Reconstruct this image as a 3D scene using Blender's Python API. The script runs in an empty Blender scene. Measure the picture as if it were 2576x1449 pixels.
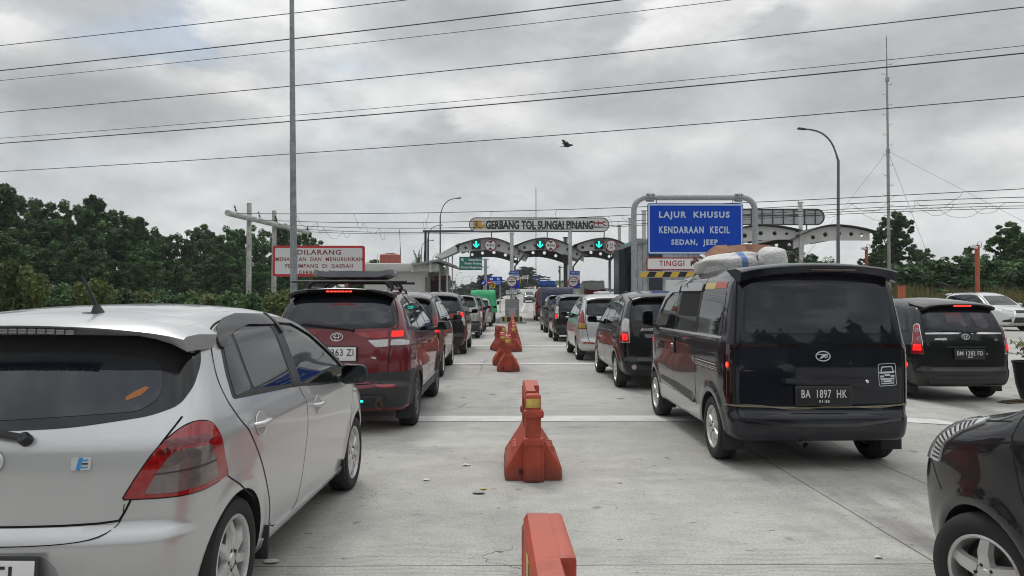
import bpy, bmesh, math, random
import numpy as np
from mathutils import Vector, Matrix, Euler
from mathutils.geometry import delaunay_2d_cdt
R_ = math.radians
SC = bpy.context.scene
COL = SC.collection
# ------------------------------------------------------------------ camera
CAM_H = 1.50
FPX = 1860.0                       # focal length in units of a 2576 px wide frame
YAW = math.atan(20.0 / FPX)
PITCH = math.atan(32.5 / FPX)
cam_d = bpy.data.cameras.new('camera')
cam_d.sensor_width = 36.0
cam_d.lens = 36.0 * FPX / 2576.0
cam_d.clip_start = 0.05
cam_d.clip_end = 6000
cam = bpy.data.objects.new('camera', cam_d)
COL.objects.link(cam)
cam.location = (0, 0, CAM_H)
cam.rotation_euler = (math.pi / 2 + PITCH, 0, -YAW)
SC.camera = cam
SC.view_settings.view_transform = 'Standard'
SC.view_settings.look = 'None'
SC.view_settings.exposure = 0.17
SC.view_settings.gamma = 1.0
SC.cycles.filter_width = 1.05
SC.cycles.use_denoising = True
SC.cycles.denoising_prefilter = 'ACCURATE'
SC.cycles.max_bounces = 8
SC.cycles.diffuse_bounces = 3
SC.cycles.glossy_bounces = 4
SC.cycles.transparent_max_bounces = 8
SC.cycles.sample_clamp_indirect = 6.0
_CR = cam.rotation_euler.to_matrix()
def P(x, y, Y):
    """the point of the place seen in direction (x, y) at distance Y"""
    d = _CR @ Vector(((x - 1288.0) / FPX, (724.5 - y) / FPX, -1.0))
    t = Y / d.y
    return Vector((d.x * t, Y, CAM_H + d.z * t))
# ------------------------------------------------------------------ world
def sky_world():
    w = bpy.data.worlds.new('World'); SC.world = w; w.use_nodes = True
    nt = w.node_tree; nt.nodes.clear()
    N = nt.nodes.new; L = nt.links.new
    out = N('ShaderNodeOutputWorld'); bg = N('ShaderNodeBackground')
    bg.inputs['Strength'].default_value = 0.1
    L(bg.outputs[0], out.inputs[0])
    sky = N('ShaderNodeTexSky'); sky.sky_type = 'NISHITA'; sky.sun_disc = False
    sky.sun_elevation = R_(SUN_EL); sky.sun_rotation = R_(SUN_AZ)
    sky.air_density = 1.0; sky.dust_density = 2.0; sky.ozone_density = 1.0
    tc = N('ShaderNodeTexCoord')
    sep = N('ShaderNodeSeparateXYZ'); L(tc.outputs['Generated'], sep.inputs[0])
    def M(op, a, b=None, c=None, clamp=False):
        n = N('ShaderNodeMath'); n.operation = op; n.use_clamp = clamp
        for i, q in enumerate((a, b, c)):
            if q is None: continue
            if isinstance(q, (int, float)): n.inputs[i].default_value = q
            else: L(q, n.inputs[i])
        return n.outputs[0]
    def VM(op, a, b):
        n = N('ShaderNodeVectorMath'); n.operation = op
        for i, q in enumerate((a, b)):
            if isinstance(q, tuple): n.inputs[i].default_value = q
            elif isinstance(q, (int, float)): n.inputs['Scale'].default_value = q
            else: L(q, n.inputs[i])
        return n.outputs[0] if op != 'DOT_PRODUCT' else n.outputs['Value']
    def noise(vec, scale, det=5, rough=.55, dist=0.0):
        n = N('ShaderNodeTexNoise'); n.inputs['Scale'].default_value = scale
        n.inputs['Detail'].default_value = det; n.inputs['Roughness'].default_value = rough
        n.inputs['Distortion'].default_value = dist
        L(vec, n.inputs['Vector']); return n.outputs['Fac']
    def ramp(v, a, b, lo=0.0, hi=1.0, smooth=True):
        n = N('ShaderNodeMapRange'); n.interpolation_type = 'SMOOTHSTEP' if smooth else 'LINEAR'
        n.inputs['From Min'].default_value = a; n.inputs['From Max'].default_value = b
        n.inputs['To Min'].default_value = lo; n.inputs['To Max'].default_value = hi
        L(v, n.inputs['Value']); return n.outputs['Result']
    def mix(f, a, b):
        n = N('ShaderNodeMix'); n.data_type = 'RGBA'
        if isinstance(f, (int, float)): n.inputs[0].default_value = f
        else: L(f, n.inputs[0])
        for k, q in ((6, a), (7, b)):
            if isinstance(q, tuple): n.inputs[k].default_value = (*q, 1)
            else: L(q, n.inputs[k])
        return n.outputs[2]
    # flatten the cloud deck: divide the direction by its height
    zc = M('MAXIMUM', M('ADD', sep.outputs[2], 0.62), 0.2)
    px = M('DIVIDE', sep.outputs[0], zc); py = M('DIVIDE', sep.outputs[1], zc)
    cmb = N('ShaderNodeCombineXYZ'); L(px, cmb.inputs[0]); L(py, cmb.inputs[1]); L(M('MULTIPLY', sep.outputs[2], 1.5), cmb.inputs[2])
    v = cmb.outputs[0]
    va = VM('ADD', v, (3.1, 7.7, 1.3)); vb = VM('ADD', v, (11.4, 2.2, 5.0)); vc = VM('ADD', v, (5.3, 0.4, 9.0))
    soft = noise(va, 2.3, 4, .5, .3)
    fine = noise(vb, 5.0, 8, .6, .25)
    hole = noise(vc, 2.0, 5, .5, .4)
    def blob(az, el, rx, ry):
        """mask of a cloud standing in one direction of the sky"""
        a = R_(az); e = R_(el)
        D = Vector((math.sin(a) * math.cos(e), math.cos(a) * math.cos(e), math.sin(e)))
        Rt = Vector((math.cos(a), -math.sin(a), 0)); Up = D.cross(Rt) * -1
        u = M('DIVIDE', VM('DOT_PRODUCT', tc.outputs['Generated'], tuple(Rt)), math.sin(R_(rx)))
        w2 = M('DIVIDE', VM('DOT_PRODUCT', tc.outputs['Generated'], tuple(Up)), math.sin(R_(ry)))
        r = M('SQRT', M('ADD', M('MULTIPLY', u, u), M('MULTIPLY', w2, w2)))
        front = M('GREATER_THAN', VM('DOT_PRODUCT', tc.outputs['Generated'], tuple(D)), 0.0)
        return M('MULTIPLY', M('SUBTRACT', 1.0, r, clamp=False), front), w2
    light = (7.3, 7.4, 7.35); mid = (5.9, 6.1, 6.2); grey = (4.4, 4.6, 4.8)
    fac = M('ADD', M('MULTIPLY', soft, .65), M('MULTIPLY', fine, .35))
    c = mix(ramp(fac, .41, .57), grey, light)
    c = mix(.15, c, mid)
    # openings of pale blue
    skyc = mix(.7, sky.outputs[0], (4.9, 5.7, 6.5))
    c = mix(ramp(hole, .55, .68, 0, .75), c, skyc)
    # cumulus heads with crisp rims and grey bellies
    for (az, el, rx, ry, th, br) in CUMULI:
        b, w2 = blob(az, el, rx, ry)
        e = M('ADD', b, M('MULTIPLY', M('SUBTRACT', fine, .5), 2.2))
        mask = ramp(e, th, th + .42)
        body = mix(ramp(M('ADD', w2, M('MULTIPLY', M('SUBTRACT', fine, .5), 2.6)), -.9, .55), (5.3, 5.4, 5.5), (br, br, br * .985))
        c = mix(M('MULTIPLY', mask, ramp(w2, -1.0, -.1, 0, .9)), c, body)
    for (az, el, rx, ry, dk) in SHADES:
        b, w2 = blob(az, el, rx, ry)
        e = M('ADD', b, M('MULTIPLY', M('SUBTRACT', soft, .5), 1.2))
        c = mix(ramp(e, -.05, .75, 0, .92), c, (dk * .94, dk * .965, dk))
    # pale band towards the horizon
    c = mix(ramp(sep.outputs[2], .02, .24, .7, 0), c, (6.7, 6.95, 6.95))
    mo = N('ShaderNodeVectorMath'); mo.operation = 'SCALE'; L(c, mo.inputs[0]); L(ramp(noise(VM('ADD', v, (1.7, 4.4, 2.0)), 9.0, 7, .62, .2), .33, .67, .90, 1.09), mo.inputs['Scale']); c = mo.outputs[0]
    # the overcast vault is brighter overhead
    zb = ramp(sep.outputs[2], .45, .9, 1.0, 1.7)
    vm = N('ShaderNodeVectorMath'); vm.operation = 'SCALE'; L(c, vm.inputs[0]); L(zb, vm.inputs['Scale'])
    L(vm.outputs[0], bg.inputs['Color'])
SUN_EL, SUN_AZ = 62.0, -25.0       # ahead of the camera, a little to the left
CUMULI = [(-17.2, 19.5, 7, 6, .0, 8.5), (14.5, 18.5, 7.5, 6.5, .0, 8.3), (-24.5, 14.0, 8, 3.0, .0, 7.9), (-36, 16.0, 6, 3.0, .0, 7.8), (25, 19.5, 6, 3.5, .1, 7.4), (3, 14.0, 8, 4, .2, 7.7), (31, 9, 9, 3, .2, 7.4)]
SHADES = [(-29.5, 13.5, 12, 4.6, 3.95), (-3.5, 20.5, 9, 5, 4.5), (8.5, 15.5, 10, 4.2, 4.4), (28, 15.5, 15, 6.5, 4.45), (13, 9.0, 11, 3, 4.7), (-14, 9.5, 10, 3.0, 4.9), (-30, 20.5, 8, 2.5, 5.2), (0, 10.5, 8, 3, 4.9), (26, 9, 10, 2.4, 4.9), (-30, 7.5, 10, 2.5, 5.0)]
sky_world()
sun_d = bpy.data.lights.new('sun', 'SUN'); sun_d.energy = 0.9; sun_d.angle = R_(14); sun_d.color = (1, .96, .9)
sun = bpy.data.objects.new('sun', sun_d); COL.objects.link(sun)
_e, _a = R_(SUN_EL), R_(SUN_AZ)
sun.rotation_euler = (-Vector((math.sin(_a) * math.cos(_e), math.cos(_a) * math.cos(_e), math.sin(_e)))).to_track_quat('-Z', 'Y').to_euler()
# ------------------------------------------------------------------ materials
MATS = {}
def mat(name, col=(.5, .5, .5), rough=.5, metal=0.0, coat=0.0, emit=None, es=0.0, spec=.5, var=0.0, vscale=6.0, bump=0.0, bscale=40.0, trans=0.0, coatr=.03):
    if name in MATS: return MATS[name]
    m = bpy.data.materials.new(name); m.use_nodes = True
    nt = m.node_tree; b = nt.nodes['Principled BSDF']; N = nt.nodes.new; L = nt.links.new
    b.inputs['Base Color'].default_value = (*col, 1); b.inputs['Roughness'].default_value = rough
    b.inputs['Metallic'].default_value = metal; b.inputs['Coat Weight'].default_value = coat
    b.inputs['Coat Roughness'].default_value = coatr; b.inputs['Specular IOR Level'].default_value = spec
    if trans: b.inputs['Transmission Weight'].default_value = trans
    if emit: b.inputs['Emission Color'].default_value = (*emit, 1); b.inputs['Emission Strength'].default_value = es
    if var or bump:
        tc = N('ShaderNodeTexCoord')
        n = N('ShaderNodeTexNoise'); n.inputs['Scale'].default_value = vscale; n.inputs['Detail'].default_value = 6; n.inputs['Roughness'].default_value = .6
        L(tc.outputs['Object'], n.inputs['Vector'])
        if var:
            mx = N('ShaderNodeMix'); mx.data_type = 'RGBA'
            mr = N('ShaderNodeMapRange'); mr.inputs['From Min'].default_value = .3; mr.inputs['From Max'].default_value = .7
            L(n.outputs['Fac'], mr.inputs['Value']); L(mr.outputs['Result'], mx.inputs[0])
            mx.inputs[6].default_value = (*[c * (1 - var) for c in col], 1)
            mx.inputs[7].default_value = (*[min(1, c * (1 + var)) for c in col], 1)
            L(mx.outputs[2], b.inputs['Base Color'])
            r2 = N('ShaderNodeMapRange'); r2.inputs['From Min'].default_value = .3; r2.inputs['From Max'].default_value = .7
            r2.inputs['To Min'].default_value = max(0, rough - .08); r2.inputs['To Max'].default_value = min(1, rough + .1)
            L(n.outputs['Fac'], r2.inputs['Value']); L(r2.outputs['Result'], b.inputs['Roughness'])
        if bump:
            n2 = N('ShaderNodeTexNoise'); n2.inputs['Scale'].default_value = bscale; n2.inputs['Detail'].default_value = 4
            L(tc.outputs['Object'], n2.inputs['Vector'])
            bp = N('ShaderNodeBump'); bp.inputs['Strength'].default_value = bump; bp.inputs['Distance'].default_value = .02
            L(n2.outputs['Fac'], bp.inputs['Height']); L(bp.outputs[0], b.inputs['Normal'])
    MATS[name] = m
    return m
def paint(name, col, metal=.0, rough=.35, dust=.12):
    """car paint: pigment under a clear coat, with a thin uneven film of road dust low on the body"""
    if name in MATS: return MATS[name]
    m = mat(name, col, rough, metal, coat=.85, spec=.15 if max(col) < .03 else .5)
    nt = m.node_tree; b = nt.nodes['Principled BSDF']; N = nt.nodes.new; L = nt.links.new
    tc = N('ShaderNodeTexCoord'); n = N('ShaderNodeTexNoise'); n.inputs['Scale'].default_value = 3.0; n.inputs['Detail'].default_value = 8
    n.inputs['Roughness'].default_value = .65
    L(tc.outputs['Object'], n.inputs['Vector'])
    sp = N('ShaderNodeSeparateXYZ'); L(tc.outputs['Object'], sp.inputs[0])
    zr = N('ShaderNodeMapRange'); zr.inputs['From Min'].default_value = .15; zr.inputs['From Max'].default_value = .75
    zr.inputs['To Min'].default_value = 1.0; zr.inputs['To Max'].default_value = .12
    L(sp.outputs[2], zr.inputs['Value'])
    nr = N('ShaderNodeMapRange'); nr.inputs['From Min'].default_value = .3; nr.inputs['From Max'].default_value = .75
    nr.inputs['To Max'].default_value = dust * 2
    L(n.outputs['Fac'], nr.inputs['Value'])
    mm = N('ShaderNodeMath'); mm.operation = 'MULTIPLY'; L(zr.outputs[0], mm.inputs[0]); L(nr.outputs[0], mm.inputs[1])
    mx = N('ShaderNodeMix'); mx.data_type = 'RGBA'; mx.inputs[6].default_value = (*col, 1); mx.inputs[7].default_value = (.30, .27, .23, 1)
    L(mm.outputs[0], mx.inputs[0]); L(mx.outputs[2], b.inputs['Base Color'])
    cr = N('ShaderNodeMapRange'); cr.inputs['From Min'].default_value = 0; cr.inputs['From Max'].default_value = .3
    cr.inputs['To Min'].default_value = .025; cr.inputs['To Max'].default_value = .3
    L(mm.outputs[0], cr.inputs['Value']); L(cr.outputs[0], b.inputs['Coat Roughness'])
    return m
# ------------------------------------------------------------------ objects
def tag(o, label=None, cat=None, group=None, kind=None):
    if label: o['label'] = label
    if cat: o['category'] = cat
    if group: o['group'] = group
    if kind: o['kind'] = kind
    return o
def thing(name, label, cat, loc=(0, 0, 0), rz=0.0, group=None, scale=1.0):
    o = bpy.data.objects.new(name, None); COL.objects.link(o)
    o.empty_display_size = .2
    o.location = loc; o.rotation_euler = (0, 0, rz); o.scale = (scale,) * 3
    return tag(o, label, cat, group)
def link(name, me, parent=None):
    o = bpy.data.objects.new(name, me); COL.objects.link(o)
    if parent is not None: o.parent = parent
    return o
def copy_tree(o, parent=None):
    c = o.copy(); COL.objects.link(c)
    if parent is not None: c.parent = parent
    for ch in list(o.children): copy_tree(ch, c)
    return c
class MB:
    """collects shapes into one mesh"""
    def __init__(s): s.v = []; s.f = []; s.m = []
    def add(s, vs, fs, mi=0, M=None):
        b = len(s.v)
        if M is not None: vs = [M @ Vector(p) for p in vs]
        s.v.extend([tuple(p) for p in vs])
        s.f.extend([tuple(b + i for i in f) for f in fs]); s.m.extend([mi] * len(fs))
        return s
    def box(s, c, d, rot=(0, 0, 0), mi=0, bev=0.0, seg=2, M=None):
        bm = bmesh.new(); bmesh.ops.create_cube(bm, size=1.0)
        bmesh.ops.scale(bm, vec=d, verts=bm.verts)
        if bev > 0: bmesh.ops.bevel(bm, geom=list(bm.edges), offset=min(bev, min(d) * .45), segments=seg, affect='EDGES', profile=.5)
        T = Matrix.Translation(c) @ Euler(rot).to_matrix().to_4x4()
        if M is not None: T = M @ T
        bm.verts.index_update()
        s.add([T @ v.co for v in bm.verts], [[v.index for v in f.verts] for f in bm.faces], mi); bm.free()
        return s
    def cyl(s, a, b, r0, r1=None, n=12, mi=0, caps=True):
        r1 = r0 if r1 is None else r1
        a = Vector(a); b = Vector(b); d = (b - a).normalized()
        u = d.orthogonal().normalized(); w = d.cross(u)
        vs = []
        for (c, r) in ((a, r0), (b, r1)):
            for i in range(n):
                t = 2 * math.pi * i / n
                vs.append(c + (u * math.cos(t) + w * math.sin(t)) * r)
        fs = [(i, (i + 1) % n, n + (i + 1) % n, n + i) for i in range(n)]
        if caps: fs += [tuple(range(n - 1, -1, -1)), tuple(range(n, 2 * n))]
        return s.add(vs, fs, mi)
    def tube(s, pts, r, n=8, mi=0, caps=True, closed=False):
        pts = [Vector(p) for p in pts]; k = len(pts)
        rs = r if isinstance(r, (list, tuple)) else [r] * k
        t0 = (pts[1] - pts[0]).normalized(); u = t0.orthogonal().normalized()
        vs = []; prev = t0
        for i in range(k):
            a = pts[i - 1] if (i > 0 or closed) else pts[i]; b = pts[(i + 1) % k] if (i < k - 1 or closed) else pts[i]
            t = (b - a).normalized()
            q = prev.rotation_difference(t); u = q @ u; u = (u - t * u.dot(t)).normalized(); w = t.cross(u); prev = t
            for j in range(n):
                an = 2 * math.pi * j / n
                vs.append(pts[i] + (u * math.cos(an) + w * math.sin(an)) * rs[i])
        fs = []
        for i in range(k if closed else k - 1):
            a = i * n; b = ((i + 1) % k) * n
            fs += [(a + j, a + (j + 1) % n, b + (j + 1) % n, b + j) for j in range(n)]
        if caps and not closed: fs += [tuple(range(n - 1, -1, -1)), tuple((k - 1) * n + j for j in range(n))]
        return s.add(vs, fs, mi)
    def prism(s, poly, d0, d1, M=None, mi=0, side_mi=None):
        """polygon in local XY (ccw) extruded along local Z from d0 to d1"""
        n = len(poly)
        vs = [(x, y, d0) for x, y in poly] + [(x, y, d1) for x, y in poly]
        s.add(vs, [tuple(range(n - 1, -1, -1)), tuple(range(n, 2 * n))], mi, M)
        s.add(vs, [(i, (i + 1) % n, n + (i + 1) % n, n + i) for i in range(n)], mi if side_mi is None else side_mi, M)
        return s
    def lathe(s, prof, n=24, mi=0, M=None, close=False):
        """profile of (r, h) turned about local Z"""
        k = len(prof); vs = []
        for i in range(n):
            t = 2 * math.pi * i / n
            for r, h in prof: vs.append((r * math.cos(t), r * math.sin(t), h))
        fs = []
        for i in range(n):
            a = i * k; b = ((i + 1) % n) * k
            for j in range(k if close else k - 1):
                j2 = (j + 1) % k
                fs.append((a + j, b + j, b + j2, a + j2))
        return s.add(vs, fs, mi, M)
    def ell(s, c, r, n=12, mi=0, M=None, rot=(0, 0, 0)):
        prof = [(max(1e-4, math.sin(math.pi * j / (n // 2 + 2))), -math.cos(math.pi * j / (n // 2 + 2))) for j in range(n // 2 + 3)]
        T = Matrix.Translation(c) @ Euler(rot).to_matrix().to_4x4() @ Matrix.Diagonal((*r, 1))
        if M is not None: T = M @ T
        return s.lathe(prof, n, mi, T)
    def text(s, body, M, h=None, w=None, mi=0, depth=.004, bold=0.0, space=1.0, align='C', wmax=None):
        vs, fs = text_mesh(body, bold, space)
        xs = [p[0] for p in vs]; ys = [p[1] for p in vs]
        x0, x1, y0, y1 = min(xs), max(xs), min(ys), max(ys)
        sy = h / (y1 - y0) if h else w / (x1 - x0)
        sx = w / (x1 - x0) if w else sy
        if wmax and (x1 - x0) * sx > wmax: sx = wmax / (x1 - x0)
        ox = {'C': (x0 + x1) / 2, 'L': x0, 'R': x1}[align]; oy = (y0 + y1) / 2
        return s.add([((x - ox) * sx, (y - oy) * sy, z * depth) for x, y, z in vs], fs, mi, M)
    def obj(s, name, mats, parent=None, ang=38, flat=False):
        me = bpy.data.meshes.new(name)
        me.from_pydata(s.v, [], s.f)
        for m in (mats if isinstance(mats, (list, tuple)) else [mats]): me.materials.append(m)
        me.polygons.foreach_set('material_index', s.m)
        me.update()
        bm = bmesh.new(); bm.from_mesh(me)
        bmesh.ops.recalc_face_normals(bm, faces=bm.faces)
        bm.to_mesh(me); bm.free()
        if not flat:
            me.polygons.foreach_set('use_smooth', [True] * len(me.polygons))
            me.set_sharp_from_angle(angle=R_(ang))
        return link(name, me, parent)
_TX = {}
def text_mesh(body, bold=0.0, space=1.0):
    k = (body, bold, space)
    if k not in _TX:
        cu = bpy.data.curves.new('t', 'FONT'); cu.body = body; cu.size = 1.0; cu.offset = bold; cu.space_character = space
        cu.resolution_u = 3; cu.extrude = .5; cu.align_x = 'LEFT'
        o = bpy.data.objects.new('t', cu); COL.objects.link(o)
        me = bpy.data.meshes.new_from_object(o.evaluated_get(bpy.context.evaluated_depsgraph_get()))
        _TX[k] = ([tuple(v.co) for v in me.vertices], [tuple(p.vertices) for p in me.polygons])
        bpy.data.objects.remove(o); bpy.data.curves.remove(cu); bpy.data.meshes.remove(me)
    return _TX[k]
def face_cam(c):
    """local X to the right, local Y up, local Z towards the viewer's side (-Y)"""
    return Matrix.Translation(c) @ Matrix.Rotation(R_(90), 4, 'X')
def rrect(w, h, r, n=4):
    pts = []
    for cx, cy, a0 in ((w / 2 - r, h / 2 - r, 0), (-w / 2 + r, h / 2 - r, 90), (-w / 2 + r, -h / 2 + r, 180), (w / 2 - r, -h / 2 + r, 270)):
        for i in range(n + 1):
            a = R_(a0 + 90 * i / n); pts.append((cx + r * math.cos(a), cy + r * math.sin(a)))
    return pts
def circ(r, n=32, c=(0, 0)): return [(c[0] + r * math.cos(2 * math.pi * i / n), c[1] + r * math.sin(2 * math.pi * i / n)) for i in range(n)]
def np_mesh(name, V, F, mats, attr=None, smooth=False):
    """V (n,3), F (m,4) arrays; attr = per-face grey tone"""
    me = bpy.data.meshes.new(name); n = len(V); m, k = F.shape
    me.vertices.add(n); me.vertices.foreach_set('co', np.asarray(V, np.float32).ravel())
    me.loops.add(m * k); me.loops.foreach_set('vertex_index', np.asarray(F, np.int32).ravel())
    me.polygons.add(m); me.polygons.foreach_set('loop_start', np.arange(0, m * k, k, dtype=np.int32))
    me.update(calc_edges=True)
    for q in mats: me.materials.append(q)
    if attr is not None:
        a = me.attributes.new('tone', 'FLOAT', 'FACE'); a.data.foreach_set('value', np.asarray(attr, np.float32))
    if smooth: me.polygons.foreach_set('use_smooth', [True] * m)
    return me
# ------------------------------------------------------------------ car bodies
def table(pts, n=500):
    """smooth monotone curve through (a, b) points -> lookup"""
    x = np.array([p[0] for p in pts], float); y = np.array([p[1] for p in pts], float)
    h = np.diff(x); d = np.diff(y) / h; m = np.zeros(len(x))
    m[0] = d[0]; m[-1] = d[-1]
    for i in range(1, len(x) - 1):
        if d[i - 1] * d[i] > 0:
            w1 = 2 * h[i] + h[i - 1]; w2 = h[i] + 2 * h[i - 1]
            m[i] = (w1 + w2) / (w1 / d[i - 1] + w2 / d[i])
    X = np.linspace(x[0], x[-1], n); k = np.clip(np.searchsorted(x, X) - 1, 0, len(h) - 1)
    t = (X - x[k]) / h[k]; H = h[k]
    Y = (2*t**3 - 3*t**2 + 1) * y[k] + (t**3 - 2*t**2 + t) * H * m[k] + (-2*t**3 + 3*t**2) * y[k+1] + (t**3 - t**2) * H * m[k+1]
    return X, Y
def smax(a, b, r):
    h = np.maximum(r - np.abs(a - b), 0)
    return np.maximum(a, b) + h * h / (4 * r)
class Shell:
    """a car body as one closed surface f = 0: side, roof, tail, nose and floor blended with soft edges"""
    def __init__(s, L, top, w, rear, front, plan, crown=.12, cr=.15, cf=.2, rr=(.14, .12, .14), zb=.2, axles=(), Ra=.34, flare=.012, zc=.62, ym=.9):
        s.L = L; s.t = table(top); s.w = table(w); s.r = table(rear); s.fz = table(front); s.pl = table(plan)
        s.crown, s.cr, s.cf, s.rr, s.zb, s.ax, s.Ra, s.fl, s.zc, s.ym = crown, cr, cf, rr, zb, axles, Ra, flare, zc, ym
        s.ts = np.gradient(s.t[1], s.t[0]); s.rs = np.gradient(s.r[1], s.r[0])
        s.W = float(np.max(s.w[1])); s.H = float(np.max(s.t[1]))
    def f(s, Pn):
        x = np.abs(Pn[:, 0]); y = Pn[:, 1]; z = Pn[:, 2]
        hw = np.interp(z, *s.w) - np.interp(y, *s.pl)
        for a in s.ax:
            d = np.hypot(y - a, z - .29) - (s.Ra + .03)
            hw = hw + s.fl * np.exp(-(d / .045) ** 2) * (z < .85)
        fx = x - hw
        k = 1 / np.sqrt(1 + np.interp(y, s.t[0], s.ts) ** 2)
        ft = (z - np.interp(y, *s.t) + s.crown * x * x) * k
        kr = 1 / np.sqrt(1 + np.interp(z, s.r[0], s.rs) ** 2)
        fr = (np.interp(z, *s.r) + s.cr * x * x + s.cr * .6 * x ** 4 - y) * kr
        ff = y - (np.interp(z, *s.fz) - s.cf * x * x - s.cf * .6 * x ** 4)
        g = smax(fx, ft, s.rr[0]); g = smax(g, fr, s.rr[1]); g = smax(g, ff, s.rr[2])
        return smax(g, s.zb - z, .06)
    def grad(s, Pn):
        e = 2e-3; G = np.zeros_like(Pn)
        for i in range(3):
            a = Pn.copy(); b = Pn.copy(); a[:, i] += e; b[:, i] -= e
            G[:, i] = s.f(a) - s.f(b)
        return G / np.maximum(np.linalg.norm(G, axis=1, keepdims=True), 1e-9)
    def hit(s, A, B):
        """where the way from outside A to inside B meets the surface"""
        lo = np.zeros(len(A)); hi = np.ones(len(A))
        for _ in range(26):
            m = (lo + hi) / 2; o = s.f(A + (B - A) * m[:, None]) > 0
            lo = np.where(o, m, lo); hi = np.where(o, hi, m)
        return A + (B - A) * hi[:, None]
    def rays(s, uv, view):
        u = uv[:, 0]; v = uv[:, 1]; o = np.ones_like(u)
        if view == 's': return np.stack([1.7 * o, u, v], 1), np.stack([0 * o, u, v], 1)
        if view == 'r': return np.stack([u, -1 * o, v], 1), np.stack([u, s.L * .45 * o, v], 1)
        if view == 'f': return np.stack([u, (s.L + 1) * o, v], 1), np.stack([u, s.L * .55 * o, v], 1)
        if view == 't': return np.stack([u, v, 3 * o], 1), np.stack([u, v, .6 * o], 1)
        if view in ('cr', 'cf'):
            xa = s.W - .40; ya = .55 if view == 'cr' else s.L - .70
            ph = u / .45; c = np.stack([xa * o, ya * o, v], 1)
            d = np.stack([np.cos(ph), np.sin(ph), 0 * o], 1)
            return c + 1.6 * d, c
    def pts(s, uv, view):
        A, B = s.rays(np.asarray(uv, float), view); return s.hit(A, B)
    def corner(s, poly, view):
        """corner panels are given by tail/nose ('b', x, z) and side ('s', y, z) points"""
        xa = s.W - .40; ya = .55 if view == 'cr' else s.L - .70; out = []
        for k, a, z in poly:
            p = s.pts([(a, z)], 's' if k == 's' else ('r' if view == 'cr' else 'f'))[0]
            out.append((math.atan2(p[1] - ya, p[0] - xa) * .45, z))
        return out
def fillet(poly, r):
    """round the corners of a polygon; r a number or one per corner"""
    n = len(poly); out = []
    for i in range(n):
        p = Vector(poly[i]); a = Vector(poly[i - 1]); b = Vector(poly[(i + 1) % n])
        q = r[i] if isinstance(r, (list, tuple)) else r
        q = min(q, (a - p).length * .45, (b - p).length * .45)
        if q < 1e-4: out.append(tuple(p)); continue
        s = p + (a - p).normalized() * q; e = p + (b - p).normalized() * q
        for k in range(6):
            t = k / 5; out.append(tuple(s * (1 - t) ** 2 + p * 2 * t * (1 - t) + e * t * t))
    return out
def resample(poly, d, closed=True):
    out = []; n = len(poly)
    for i in range(n if closed else n - 1):
        a = np.array(poly[i], float); b = np.array(poly[(i + 1) % n], float)
        k = max(1, int(np.linalg.norm(b - a) / d + .5))
        for j in range(k): out.append(tuple(a + (b - a) * j / k))
    if not closed: out.append(tuple(poly[-1]))
    return out
def inside(pts, poly):
    x, y = pts[:, 0], pts[:, 1]; r = np.zeros(len(pts), bool); n = len(poly)
    for i in range(n):
        x0, y0 = poly[i]; x1, y1 = poly[(i + 1) % n]
        if y0 == y1: continue
        r ^= ((y0 > y) != (y1 > y)) & (x < (x1 - x0) * (y - y0) / (y1 - y0) + x0)
    return r
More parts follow.
